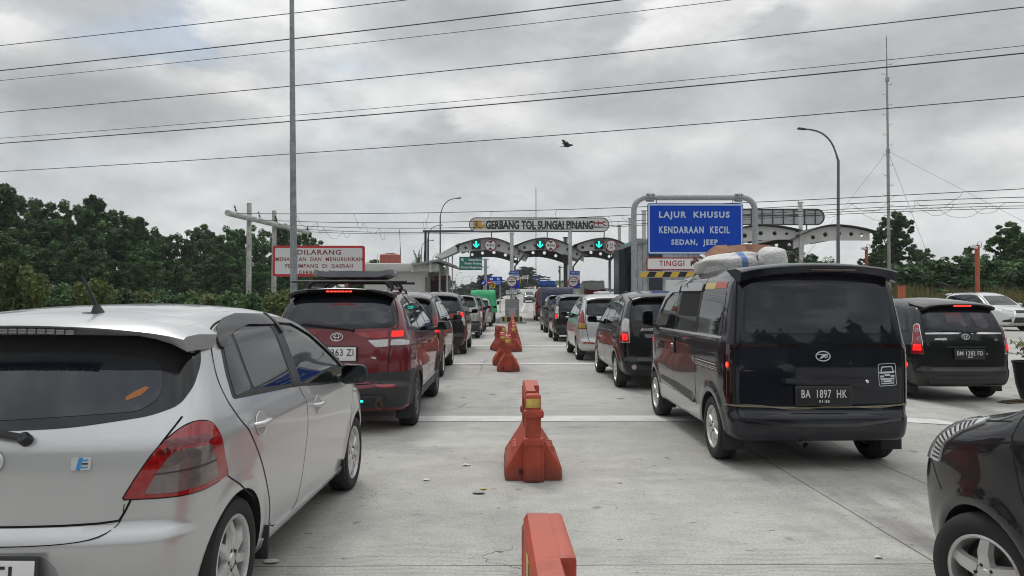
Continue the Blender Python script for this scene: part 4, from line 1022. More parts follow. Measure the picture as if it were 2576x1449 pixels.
    for x in np.linspace(-.80, .80, 40):
        if abs(x) < .765: p = c.on('r', x, .575 - .018 * (1 - (x / .8) ** 2) + .006 * x, .012).translation
        else: p = c.on('s', .16 + (.80 - abs(x)) * .2, .575, .010).translation; p.x *= math.copysign(1, x)
        pts.append(p)
    rp.tube(pts, .006, 6); rp.tube([p + Vector((0, -.004, .013 * math.sin(i * .35))) for i, p in enumerate(pts)], .0045, 6)
    k0 = pts[0]; rp.tube([k0, k0 + Vector((.03, -.01, -.02)), k0 + Vector((.02, .0, -.06)), k0 + Vector((-.0, .02, -.08)), k0 + Vector((.035, .0, -.05)), k0 + Vector((.06, -.02, -.01))], .006, 6)
    ro = rp.obj('rope', mat('rope', (.26, .22, .16), .9), None); ro.matrix_world = c.root.matrix_world.copy(); ro.location = c.root.location
    tag(ro, 'thin twisted rope tied across the rear bumper of the black van', 'rope')
    return c
van = black_van()
def sack(name, label, loc, size, rz, seed, tilt=0.0):
    """a filled woven sack, lumpy, with a gathered mouth"""
    rnd = random.Random(seed); bm = bmesh.new(); bmesh.ops.create_icosphere(bm, subdivisions=4, radius=1.0)
    ph = [(rnd.uniform(2, 6), rnd.uniform(2, 6), rnd.uniform(2, 6), rnd.uniform(0, 6)) for _ in range(7)]
    for v in bm.verts:
        p = v.co.copy(); e = 3.2
        q = Vector([math.copysign(abs(t) ** .62, t) for t in p])
        n = sum(math.sin(a * p.x + b * p.y + c2 * p.z + d) for a, b, c2, d in ph) / 7
        q *= 1 + .17 * n
        if p.x > .80: q.y *= .55; q.z *= .75; q.x *= 1.06
        if q.z < -.55: q.z = -.55 - (q.z + .55) * .1
        v.co = Vector((q.x * size[0], q.y * size[1], q.z * size[2]))
    me = bpy.data.meshes.new(name); bm.to_mesh(me); bm.free()
    me.polygons.foreach_set('use_smooth', [True] * len(me.polygons))
    me.materials.append(SACK)
    o = link(name, me); o.location = loc; o.rotation_euler = (0, tilt, rz)
    tag(o, label, 'sack', 'sacks on the van roof')
    return o
def sack_mat():
    m = mat('woven_sack', (.60, .60, .58), .75, bump=.9, bscale=26)
    nt = m.node_tree; N = nt.nodes.new; L = nt.links.new; b = nt.nodes['Principled BSDF']
    tc = N('ShaderNodeTexCoord'); sp = N('ShaderNodeSeparateXYZ'); L(tc.outputs['Object'], sp.inputs[0])
    w = N('ShaderNodeMath'); w.operation = 'MULTIPLY_ADD'; L(sp.outputs[0], w.inputs[0]); w.inputs[1].default_value = 1.15; w.inputs[2].default_value = .94
    fr = N('ShaderNodeMath'); fr.operation = 'FRACT'; L(w.outputs[0], fr.inputs[0])
    lt = N('ShaderNodeMath'); lt.operation = 'LESS_THAN'; L(fr.outputs[0], lt.inputs[0]); lt.inputs[1].default_value = .085
    n = N('ShaderNodeTexNoise'); n.inputs['Scale'].default_value = 7; n.inputs['Detail'].default_value = 7; L(tc.outputs['Object'], n.inputs['Vector'])
    mx = N('ShaderNodeMix'); mx.data_type = 'RGBA'; L(n.outputs['Fac'], mx.inputs[0]); mx.inputs[6].default_value = (.82, .82, .81, 1); mx.inputs[7].default_value = (.50, .49, .47, 1)
    m2 = N('ShaderNodeMix'); m2.data_type = 'RGBA'; L(lt.outputs[0], m2.inputs[0]); L(mx.outputs[2], m2.inputs[6]); m2.inputs[7].default_value = (.16, .27, .52, 1)
    L(m2.outputs[2], b.inputs['Base Color']); return m
SACK = sack_mat()
def roof_load():
    V = lambda x, y, z: (2.845 + x, 6.48 + y, z)
    sack('sack', 'long white woven sack with a blue band lying along the van roof', V(-.355, 1.72, 1.895), (.335, .23, .125), R_(10), 3, R_(-7))
    sack('sack', 'bulging white sack with blue stripes at the back of the van roof load', V(.13, 1.72, 1.94), (.33, .155, .15), R_(78), 8)
    cb = mat('cardboard', (.27, .135, .085), .8, var=.4, vscale=5)
    def sheet(name, label, pts, th, grp='flattened cardboard on the van roof'):
        b = MB(); n = len(pts); up = (Vector(pts[1]) - Vector(pts[0])).cross(Vector(pts[2]) - Vector(pts[0])).normalized() * th
        P0 = [Vector(V(*p)) for p in pts]; b.add([tuple(p) for p in P0] + [tuple(p + up) for p in P0], [tuple(range(n - 1, -1, -1)), tuple(range(n, 2 * n))] + [(i, (i + 1) % n, n + (i + 1) % n, n + i) for i in range(n)])
        tag(b.obj(name, cb, flat=True), label, 'cardboard', grp)
    sheet('cardboard', 'brown cardboard sheet lying over the long sack, sloping down to the left', [(-.56, 1.78, 1.95), (-.32, 1.70, 2.04), (-.31, 1.9, 2.13), (-.42, 1.98, 2.125), (-.54, 2.0, 2.03)], .012)
    sheet('cardboard', 'reddish cardboard flap standing up between the sacks and the blue sign', [(-.34, 1.78, 2.03), (-.12, 1.76, 2.04), (-.11, 1.88, 2.135), (-.33, 1.93, 2.115)], .012)
    sheet('cardboard', 'cardboard flap rising behind the striped sack', [(.0, 2.02, 2.03), (.22, 2.02, 2.03), (.26, 2.08, 2.145), (-.06, 2.08, 2.155)], .012)
    sheet('cardboard', 'cardboard strip hanging down at the right end of the roof load', [(.16, 1.95, 2.11), (.28, 1.92, 2.09), (.42, 1.88, 1.98), (.34, 1.92, 1.94)], .012)
    b = MB(); rr = random.Random(4)
    for i in range(7): b.box(V(-.58 + rr.uniform(-.05, .05), 1.95 + rr.uniform(-.1, .1), 1.86 + .012 * i), (.24, .022, .018), rot=(0, R_(38 + rr.uniform(-8, 8)), R_(rr.uniform(-25, 25))))
    b.tube([V(-.80, 1.9, 1.66), V(-.64, 1.85, 1.83), V(-.40, 1.8, 1.99), V(0, 1.8, 2.08), V(.4, 1.8, 2.05), V(.74, 1.8, 1.68)], .006, 6, mi=1)
    tag(b.obj('stick_bundle', [mat('stick_wood', (.16, .11, .08), .85), mat('rope', (.26, .22, .16), .9)]), 'small bundle of sticks tied down at the front of the roof load', 'bundle of sticks')
roof_load()
# ------------------------------------------------------------------ ground, road, ramp
RAMP = [(2.0, 60, 0), (2.1, 85, .12), (2.8, 105, .75), (4.2, 130, 1.75), (6.7, 165, 3.4), (10.3, 205, 5.4), (15.5, 250, 7.2), (22, 300, 8.3), (30, 350, 8.6), (40, 410, 8.4)]
_ry, _rx = table([(p[1], p[0]) for p in RAMP]); _rz = table([(p[1], p[2]) for p in RAMP])[1]
def smooth01(t): t = np.clip(t, 0, 1); return t * t * (3 - 2 * t)
def height(x, y):
    x = np.asarray(x, float); y = np.asarray(y, float)
    h = -.13 * smooth01((x - 4.2) / 3.2)
    cx = np.interp(y, _ry, _rx); cz = np.interp(y, _ry, _rz)
    d = np.abs(x - cx)
    up = np.clip(cz - np.maximum(0, d - 5.6) * .5, 0, None) * (y > 60)
    bank = 1.75 * smooth01((y - 41) / 6) * smooth01((x - 15) / 8)
    bl = .35 * smooth01((-x - 17) / 6)
    h = h + .26 * smooth01((y - 22) / 8) * smooth01((x - 12) / 6)
    return h + np.maximum(up, np.maximum(bank, bl))
def grid_mesh(name, xs, ys, dz, m):
    X, Y = np.meshgrid(xs, ys, indexing='ij'); Z = height(X, Y) + dz
    V = np.stack([X.ravel(), Y.ravel(), Z.ravel()], 1); ny = len(ys)
    i = (np.arange(len(xs) - 1)[:, None] * ny + np.arange(ny - 1)[None, :]).ravel()
    F = np.stack([i, i + ny, i + ny + 1, i + 1], 1)
    return link(name, np_mesh(name, V, F, [m], smooth=True))
def node_mat(name):
    m = bpy.data.materials.new(name); m.use_nodes = True; nt = m.node_tree
    N = nt.nodes.new; L = nt.links.new; b = nt.nodes['Principled BSDF']
    def M(op, a, b2=None, c=None, clamp=False):
        n = N('ShaderNodeMath'); n.operation = op; n.use_clamp = clamp
        for i, q in enumerate((a, b2, c)):
            if q is None: continue
            if isinstance(q, (int, float)): n.inputs[i].default_value = q
            else: L(q, n.inputs[i])
        return n.outputs[0]
    def noise(vec, scale, det=5, rough=.55):
        n = N('ShaderNodeTexNoise'); n.inputs['Scale'].default_value = scale; n.inputs['Detail'].default_value = det; n.inputs['Roughness'].default_value = rough
        L(vec, n.inputs['Vector']); return n.outputs['Fac']
    def scale(vec, s):
        n = N('ShaderNodeVectorMath'); n.operation = 'MULTIPLY'; L(vec, n.inputs[0]); n.inputs[1].default_value = s; return n.outputs[0]
    def ramp(v, a, b2, lo=0.0, hi=1.0):
        n = N('ShaderNodeMapRange'); n.interpolation_type = 'SMOOTHSTEP'; n.inputs['From Min'].default_value = a; n.inputs['From Max'].default_value = b2
        n.inputs['To Min'].default_value = lo; n.inputs['To Max'].default_value = hi; L(v, n.inputs['Value']); return n.outputs['Result']
    def mix(f, a, b2):
        n = N('ShaderNodeMix'); n.data_type = 'RGBA'
        if isinstance(f, (int, float)): n.inputs[0].default_value = f
        else: L(f, n.inputs[0])
        for k, q in ((6, a), (7, b2)):
            if isinstance(q, tuple): n.inputs[k].default_value = (*q, 1)
            else: L(q, n.inputs[k])
        return n.outputs[2]
    tc = N('ShaderNodeTexCoord'); sp = N('ShaderNodeSeparateXYZ'); L(tc.outputs['Object'], sp.inputs[0])
    return m, N, L, b, tc.outputs['Object'], sp.outputs[0], sp.outputs[1], M, noise, scale, ramp, mix
def VAdd(N, L, a, f):
    n = N('ShaderNodeVectorMath'); n.operation = 'ADD'; L(a, n.inputs[0]); L(f, n.inputs[1]); return n.outputs[0]
def concrete_mat():
    m, N, L, b, co, x, y, M, noise, scale, ramp, mix = node_mat('road_concrete')
    big = noise(co, .22, 5, .6); med = noise(co, 1.3, 7, .65); fine = noise(co, 22, 6, .7)
    # broom lines run across the lanes, wandering a little
    wob = M('MULTIPLY', noise(scale(co, (.6, .6, 1)), 1.0, 3), .10)
    ln1 = noise(scale(co, (7.0, 46.0, 1)), 1.0, 3, .7); ln2 = noise(scale(co, (24.0, 90.0, 1)), 1.0, 4, .7)
    ln = M('ADD', M('MULTIPLY', ln1, .6), M('MULTIPLY', ln2, .4))
    col = mix(ramp(big, .35, .68), (.435, .428, .402), (.56, .553, .52))
    col = mix(ramp(med, .52, .74, 0, .5), col, (.29, .284, .27))
    col = mix(ramp(fine, .60, .78, 0, .32), col, (.20, .19, .175))
    col = mix(ramp(ln, .47, .34, 0, .42), col, (.19, .185, .175)); col = mix(ramp(ln, .53, .66, 0, .30), col, (.60, .59, .56))
    g1 = noise(co, 58, 4, .75); g2 = noise(co, 17, 5, .7)
    col = mix(ramp(g1, .50, .36, 0, .50), col, (.17, .165, .155)); col = mix(ramp(g1, .54, .68, 0, .35), col, (.66, .65, .62)); col = mix(ramp(g2, .60, .72, 0, .35), col, (.19, .18, .165))
    ph = M('ADD', M('MULTIPLY', y, 300.0), M('MULTIPLY', noise(scale(co, (1.1, 1.6, 1)), 1.0, 4, .6), 26.0))
    gv = M('MULTIPLY', ramp(M('SINE', ph), .1, .95), ramp(noise(scale(co, (2.2, 3.0, 1)), 1.0, 5, .7), .34, .62))
    col = mix(M('MULTIPLY', gv, .62), col, (.16, .155, .145))
    ds = noise(scale(co, (9.0, 34.0, 1)), 1.0, 3, .5)
    col = mix(ramp(ds, .66, .72, 0, .7), col, (.11, .105, .10))
    pt = noise(scale(co, (.55, .9, 1)), 1.0, 6, .68)
    col = mix(ramp(pt, .54, .70, 0, .45), col, (.20, .195, .19))
    # drips of oil along the middle of each lane and long smears where wheels pass
    st = noise(scale(co, (1.0, .22, 1)), 1.6, 6, .62)
    for c0, w0, k0 in ((-1.9, .95, .55), (2.75, 1.05, .50), (7.0, 1.2, .40), (.25, .6, .28)):
        dm = M('SUBTRACT', 1.0, M('DIVIDE', M('ABSOLUTE', M('SUBTRACT', x, c0)), w0), clamp=True)
        col = mix(M('MULTIPLY', M('MULTIPLY', dm, ramp(st, .40, .72)), k0 * 2.2), col, (.17, .16, .15))
    sp = noise(scale(co, (3.0, 2.2, 1)), 1.2, 2, .4)
    col = mix(ramp(sp, .70, .76, 0, .65), col, (.14, .13, .12))
    sp2 = noise(scale(co, (9.0, 14.0, 1)), 1.0, 2, .4)
    col = mix(ramp(sp2, .735, .76, 0, .7), col, (.10, .095, .09))
    # sawn joints between the slabs
    jy = M('ABSOLUTE', M('SUBTRACT', M('FRACT', M('DIVIDE', M('ADD', M('SUBTRACT', y, 4.22), 2.52), 5.04)), .5))
    cr = N('ShaderNodeTexVoronoi'); cr.feature = 'DISTANCE_TO_EDGE'; cr.inputs['Scale'].default_value = .16; L(VAdd(N, L, co, noise(co, .9, 5, .6)), cr.inputs['Vector'])
    col = mix(M('MULTIPLY', M('LESS_THAN', cr.outputs['Distance'], .0013), ramp(big, .46, .56)), col, (.10, .095, .09))
    jm = M('LESS_THAN', M('ADD', jy, M('MULTIPLY', M('SUBTRACT', med, .5), .0012)), .0011)
    for xj in (-4.6, -1.05 + 30, 2.47, 3.46, 7.0, 10.5, 14):
        jm = M('MAXIMUM', jm, M('LESS_THAN', M('ABSOLUTE', M('SUBTRACT', M('ADD', x, M('MULTIPLY', M('SUBTRACT', med, .5), .012)), xj)), .0065))
    col = mix(M('MULTIPLY', jm, .8), col, (.07, .066, .06))
    L(col, b.inputs['Base Color']); b.inputs['Roughness'].default_value = .85; b.inputs['Specular IOR Level'].default_value = .3
    bp = N('ShaderNodeBump'); bp.inputs['Strength'].default_value = .35; bp.inputs['Distance'].default_value = .006
    L(M('ADD', M('MULTIPLY', ln, 1.0), M('MULTIPLY', fine, .7)), bp.inputs['Height']); L(bp.outputs[0], b.inputs['Normal'])
    return m
def grass_mat():
    m, N, L, b, co, x, y, M, noise, scale, ramp, mix = node_mat('verge_grass')
    a = noise(co, .35, 6, .65); c = noise(co, 5, 6, .7)
    col = mix(ramp(a, .35, .65), (.055, .075, .025), (.14, .125, .055)); col = mix(ramp(c, .4, .7, 0, .7), col, (.05, .06, .02))
    L(col, b.inputs['Base Color']); b.inputs['Roughness'].default_value = .95
    return m
def paint_mat():
    m, N, L, b, co, x, y, M, noise, scale, ramp, mix = node_mat('road_paint')
    a = noise(co, 3.5, 7, .7); d = noise(scale(co, (2, 30, 1)), 1, 4, .7)
    col = mix(ramp(a, .45, .68, 0, .55), (.66, .66, .64), (.40, .39, .36)); col = mix(ramp(d, .55, .75, 0, .5), col, (.34, .33, .31))
    L(col, b.inputs['Base Color']); b.inputs['Roughness'].default_value = .8
    return m
ROADM = concrete_mat()
nu = lambda *seg: np.unique(np.concatenate([np.linspace(a, b, n) for a, b, n in seg]))
g = grid_mesh('terrain', nu((-1500, -200, 16), (-200, -40, 30), (-40, 60, 90), (60, 260, 40), (260, 1500, 16)), nu((-400, -30, 12), (-30, 130, 120), (130, 420, 80), (420, 3000, 20)), -.04, grass_mat()); tag(g, kind='structure')
r = grid_mesh('road', nu((-14, 4, 30), (4, 8, 24), (8, 34, 30)), nu((-60, -3, 20), (-3, 40.5, 66)), .0, ROADM); tag(r, kind='structure')
r = grid_mesh('toll_plaza', nu((-14, 4, 24), (4, 8, 16), (8, 14.5, 10)), nu((40.5, 88, 40)), .0, ROADM); tag(r, kind='structure')
def ramp_road():
    ys = np.linspace(88, 405, 90); b = MB()
    xc = np.interp(ys, _ry, _rx); zc = np.interp(ys, _ry, _rz)
    w = np.interp(ys, [88, 110], [9, 5.2])
    vs = []; n = len(ys)
    for s in (-1, 1): vs += [(xc[i] + s * w[i], ys[i], zc[i] + .03) for i in range(n)]
    b.add(vs, [(i, i + 1, n + i + 1, n + i) for i in range(n - 1)]); tag(b.obj('ramp', ROADM), kind='structure')
    e = MB()
    for off in (-4.6, 0.0, 4.6):
        vs = []
        for s in (-.09, .09): vs += [(xc[i] + off + s, ys[i], zc[i] + .045) for i in range(n)]
        e.add(vs, [(i, i + 1, n + i + 1, n + i) for i in range(n - 1)])
    tag(e.obj('ramp_marking', paint_mat()), kind='structure')
    for sd, lab in ((-1, 'long steel guardrail along the left edge of the rising road'), (1, 'steel guardrail along the far right edge of the rising road')):
        t = thing('guardrail', lab, 'guardrail')
        rail = MB(); vs = []; j0 = 4
        prof = [(0, .48), (.03, .52), (0, .60), (.03, .68), (0, .74)]
        for i in range(j0, n):
            for px, pz in prof: vs.append((xc[i] + sd * (5.5 - px), ys[i], zc[i] + pz))
        k = len(prof); rail.add(vs, [(i * k + j, i * k + j + 1, (i + 1) * k + j + 1, (i + 1) * k + j) for i in range(n - j0 - 1) for j in range(k - 1)])
        gm = mat('galvanised_rail', (.40, .41, .42), .5, .6)
        rail.obj('rail', gm, t)
        pm = None
        for i in range(j0, n, 2):
            if pm is None: pm = MB().box((0, 0, .33), (.08, .10, .72)).obj('post', gm, t); q = pm
            else: q = link('post', pm.data, t)
            q.location = (xc[i] + sd * 5.6, ys[i], zc[i])
ramp_road()
_pm = paint_mat()
def strip(y0, y1, x0, x1, cut=0.0):
    xs = np.linspace(x0, x1, 60); n = len(xs); b = MB()
    vs = [(x, y0, float(height(x, y0)) + .005) for x in xs] + [(x - (cut if x == xs[-1] else 0), y1, float(height(x, y1)) + .005) for x in xs]
    b.add(vs, [(i, i + 1, n + i + 1, n + i) for i in range(n - 1)]); tag(b.obj('road_marking', _pm), kind='structure')
strip(9.22, 9.66, -5.5, 5.85, .25); strip(17.5, 17.85, -5.5, 5.9); strip(24.5, 24.85, -5.5, 6.0); strip(32.3, 32.6, -5.5, 6.0)
# painted chevron box beyond the white off-roader and small far lines
# litter
def scrap(name, lab, x, y, s, m, seed, rise=.012):
    rnd = random.Random(seed); b = MB(); n = 7; top = []; bot = []
    for i in range(n):
        a = 2 * math.pi * i / n; rr = s * rnd.uniform(.55, 1.1)
        top.append((x + rr * math.cos(a), y + rr * .8 * math.sin(a), .006 + rnd.uniform(.2, 1) * rise)); bot.append((x + rr * math.cos(a), y + rr * .8 * math.sin(a), .0045))
    c = (x, y, .006 + rise * .5); vs = top + [c]
    b.add(vs, [(i, (i + 1) % n, n) for i in range(n)]); b.add([(p[0] + .004, p[1], p[2] - .003) for p in vs], [((i + 1) % n, i, n) for i in range(n)])
    tag(b.obj(name, m, flat=True), lab, 'litter', 'litter on the road')
_w = mat('paper_white', (.62, .62, .61), .8); _y = mat('wrapper_yellow', (.50, .42, .06), .5); _gc = mat('plastic_grey', (.28, .29, .30), .25)
for px, py, s, m, lab in ((1216, 1232, .035, _y, 'small yellow wrapper on the concrete, left of the second barrier'), (1203, 1242, .06, _gc, 'crumpled clear plastic scrap beside the yellow wrapper'), (1172, 1172, .045, _w, 'flat white paper scrap behind the yellow wrapper'), (1073, 1209, .03, _w, 'torn white scrap by the front wheel of the silver hatchback'),
        (685, 1415, .055, _w, 'pale paper scrap near the rear wheel of the silver hatchback'), (1238, 934, .0, _w, ''), (1215, 908, .16, _w, 'white plastic bag beside the row of barriers'), (2210, 1405, .025, _w, 'tiny brown and white scrap at the lower right'), (1560, 1003, .06, _w, 'white scrap between the barriers and the black people carrier')):
    if not lab: continue
    d = P(px, py, 10) - cam.location; t = -CAM_H / d.z
    scrap('litter', lab, d.x * t, d.y * t, s, m, int(px), .02 if s > .1 else .01)
# ------------------------------------------------------------------ the other vehicles in the queues
def tall_lamp(c, upper, lower, lit=True, chrome=False, z0=.78, z1=1.22):
    zm = z0 + (z1 - z0) * .48
    full = [('b', .655, z0), ('b', .665, zm), ('b', .655, z1 - .02), ('s', .235, z1), ('s', .32, z1 - .05), ('s', .31, zm), ('s', .25, z0)]
    lamps(c, [('tail_lamp', full, CHROME if chrome else upper, .008), ('upper_lens', [('b', .675, zm + .012), ('b', .668, z1 - .035), ('s', .235, z1 - .02), ('s', .295, z1 - .065), ('s', .28, zm + .012)], upper, .012),
              ('lower_lens', [('b', .675, z0 + .015), ('b', .68, zm - .01), ('s', .28, zm - .01), ('s', .23, z0 + .015)], lower, .012)] + ([('brake_light', [('b', .69, z0 + .04), ('b', .695, zm - .05), ('s', .19, zm - .05), ('s', .16, z0 + .04)], LIT, .0145)] if lit else []))
def queue_car(B, name, lab, x, y_axle, m, sx=1, sy=1, sz=1, rz=0.0, near=False, **kw):
    y0 = y_axle - B['ax'][0] * sy * math.cos(rz)
    c = estate(B, name, lab, (x, y0, float(height(x, y_axle))), rz, m, sx, sy, sz, near=near, **kw); return c
# --- right queue
def black_mpv():
    c = queue_car(MPV, 'people_carrier', 'black people carrier directly ahead of the loaded van, with clear-over-red tail lamp', 2.76, 12.95, BLACKP, near=True, style='eight', res=.038, R=.305)
    tall_lamp(c, CLEARL, RED, True, False, .80, 1.21)
    c.panel('chrome_strip', 'r', [(-.40, .885), (.40, .885), (.43, .945), (-.43, .945)], CHROME, .01, .012, .016)
    script(c, 'r', -.36, 1.02, 'AVANZA', .045, CHROME, .03, .3)
    lamps(c, [('bumper_insert', [('b', .40, .36), ('b', .42, .43), ('s', .10, .46), ('s', .16, .38)], TRIM, .006)])
    for sg in (1, -1):
        f = MB(); M = c.on('r', .60, .40, .008); f.lathe([(.001, .01), (.036, .008), (.046, .0)], 20, 0, M); f.lathe([(.046, 0), (.05, .012), (.056, .0)], 20, 1, M)
        if sg < 0: f.v = [(-a, b2, d) for a, b2, d in f.v]
        f.obj('reflector', [mat('pink_lens', (.45, .36, .36), .2), TRIM], c.root)
    brake_bar(c, .2, False)
black_mpv()
def silver_mpv():
    c = queue_car(MPV, 'people_carrier', 'silver people carrier in the right queue with red-over-amber tail lamp', 2.66, 18.95, SILVER, style='five', res=.045, R=.305)
    lamps(c, [('tail_lamp', [('b', .60, .80), ('b', .655, 1.0), ('b', .665, 1.20), ('s', .275, 1.29), ('s', .30, 1.24), ('s', .28, 1.0), ('s', .24, .80)], REDD, .008),
              ('upper_lens', [('b', .665, .97), ('b', .675, 1.19), ('s', .27, 1.27), ('s', .285, 1.22), ('s', .26, .97)], RED, .012), ('lower_lens', [('b', .63, .82), ('b', .66, .95), ('s', .23, .95), ('s', .20, .82)], AMBER, .012)])
    lamps(c, [('reflector', [('b', .42, .44), ('b', .45, .475), ('s', .06, .485), ('s', .08, .45)], RED, .008)], 'reflector')
    c.panel('chrome_strip', 'r', [(-.42, 1.08), (.42, 1.08), (.42, 1.11), (-.42, 1.11)], CHROME, 0, .012, .012)
silver_mpv()
def dark_mpv():
    c = queue_car(MPV, 'people_carrier', 'black people carrier with chrome-edged tail lamp, between the silver one and the off-roader', 2.68, 27.7, BLACKP, 1.03, 1.04, 1.05, style='five', res=.055, R=.315)
    tall_lamp(c, CLEARL, RED, True, True, .80, 1.24)
    c.panel('chrome_strip', 'r', [(-.42, .90), (.42, .90), (.45, .96), (-.45, .96)], CHROME, 0, .012, .012); c.panel('chrome_strip', 'r', [(-.52, 1.06), (-.30, 1.06), (-.30, 1.09), (-.52, 1.09)], CHROME, 0, .012, .012)
dark_mpv()
def grey_suv():
    c = queue_car(SUV, 'off_roader', 'dark grey off-roader in the right queue with lit brake bar, behind the tarpaulined pickup', 2.75, 35.3, GREYP, 1.04, 1.03, 1.08, style='eight', res=.06, R=.37, w=.235, rim=.22)
    lamps(c, [('tail_lamp', [('b', .62, 1.0), ('b', .62, 1.10), ('s', .22, 1.13), ('s', .30, 1.03)], RED, .010), ('brake_light', [('b', .64, 1.03), ('b', .64, 1.08), ('s', .18, 1.10), ('s', .2, 1.04)], LIT, .014)])
    brake_bar(c, .26); c.panel('chrome_strip', 'r', [(-.52, 1.145), (.52, 1.145), (.52, 1.165), (-.52, 1.165)], CHROME, 0, .012, .012)
    c.panel('bumper_cladding', 'r', [(-.70, .32), (.70, .32), (.70, .62), (-.70, .62)], CLAD, .03, .006, .01)
grey_suv()
# --- left queue
def bronze_mpv():
    c = queue_car(MPV, 'people_carrier', 'dark bronze people carrier ahead of the dark red off-roader, mostly hidden by it', -2.02, 14.75, BROWNP, near=True, style='eight', res=.045, R=.305)
    tall_lamp(c, RED, RED, True, False, .86, 1.22)
bronze_mpv()
def black_mpv_left():
    c = queue_car(MPV, 'people_carrier', 'black people carrier in the left queue with a round sticker in its rear window', -1.93, 21.1, BLACKP, 1.06, 1.07, 1.045, near=True, style='five', res=.05, R=.325)
    lamps(c, [('tail_lamp', [('b', .60, 1.00), ('b', .60, 1.16), ('s', .14, 1.19), ('s', .30, 1.12), ('s', .26, .80), ('s', .17, .78), ('b', .69, .98)], CLEARL, .008),
              ('upper_lens', [('b', .615, 1.02), ('b', .615, 1.14), ('s', .14, 1.165), ('s', .28, 1.10), ('s', .25, 1.0)], RED, .012), ('brake_light', [('b', .68, 1.02), ('b', .68, 1.12), ('s', .20, 1.14), ('s', .22, 1.01)], LIT, .015)])
    c.panel('tailgate_lamp', 'r', [(.30, 1.14), (.60, 1.15), (.60, 1.04), (.42, 1.06)], RED, .01, .008, .01); c.panel('tailgate_lamp', 'r', [(-.30, 1.14), (-.60, 1.15), (-.60, 1.04), (-.42, 1.06)], RED, .01, .008, .01)
    b = MB(); M = c.on('r', .36, 1.25, .0065); b.prism(circ(.045, 20), -.002, .002, M, 0); b.box((0, 0, .002), (.11, .018, .002), mi=1, M=M); b.obj('sticker', [mat('sticker_tan', (.35, .27, .15), .5), TRIM], c.root)
    script(c, 'r', .38, .95, '2.0 G', .03, CHROME, .03)
black_mpv_left()
def silver_suv_left():
    c = queue_car(SUV, 'off_roader', 'silver off-roader with dark lower bumper in the middle of the left queue', -1.80, 30.0, LSILV, 1, 1, 1.04, style='eight', res=.055, R=.34, w=.21)
    lamps(c, [('tail_lamp', [('b', .60, 1.02), ('b', .60, 1.12), ('s', .24, 1.14), ('s', .28, 1.05)], RED, .010), ('brake_light', [('b', .64, 1.05), ('b', .64, 1.10), ('s', .18, 1.12), ('s', .2, 1.06)], LIT, .014)])
    c.panel('bumper_cladding', 'r', [(-.74, .30), (.74, .30), (.74, .66), (.5, .58), (-.5, .58), (-.74, .66)], CLAD, .03, .006, .01); c.panel('bumper_cladding', 's', [(.06, .70), (.06, .30), (.36, .30), (.40, .60), (.42, .72)], CLAD, .02, .008, .01, mirror=True)
silver_suv_left()
c = queue_car(MPV, 'people_carrier', 'black people carrier ahead of the silver off-roader in the left queue', -1.78, 36.2, BLACKP, 1.03, 1.03, 1.06, style='five', res=.06, R=.31); tall_lamp(c, RED, RED, False, False, .85, 1.2)
c = queue_car(MPV, 'people_carrier', 'pale silver people carrier nearest the green tarpaulin', -1.52, 43.4, LSILV, 1, 1, 1.0, style='five', res=.06, R=.305); tall_lamp(c, REDD, REDD, False, False, .85, 1.15)
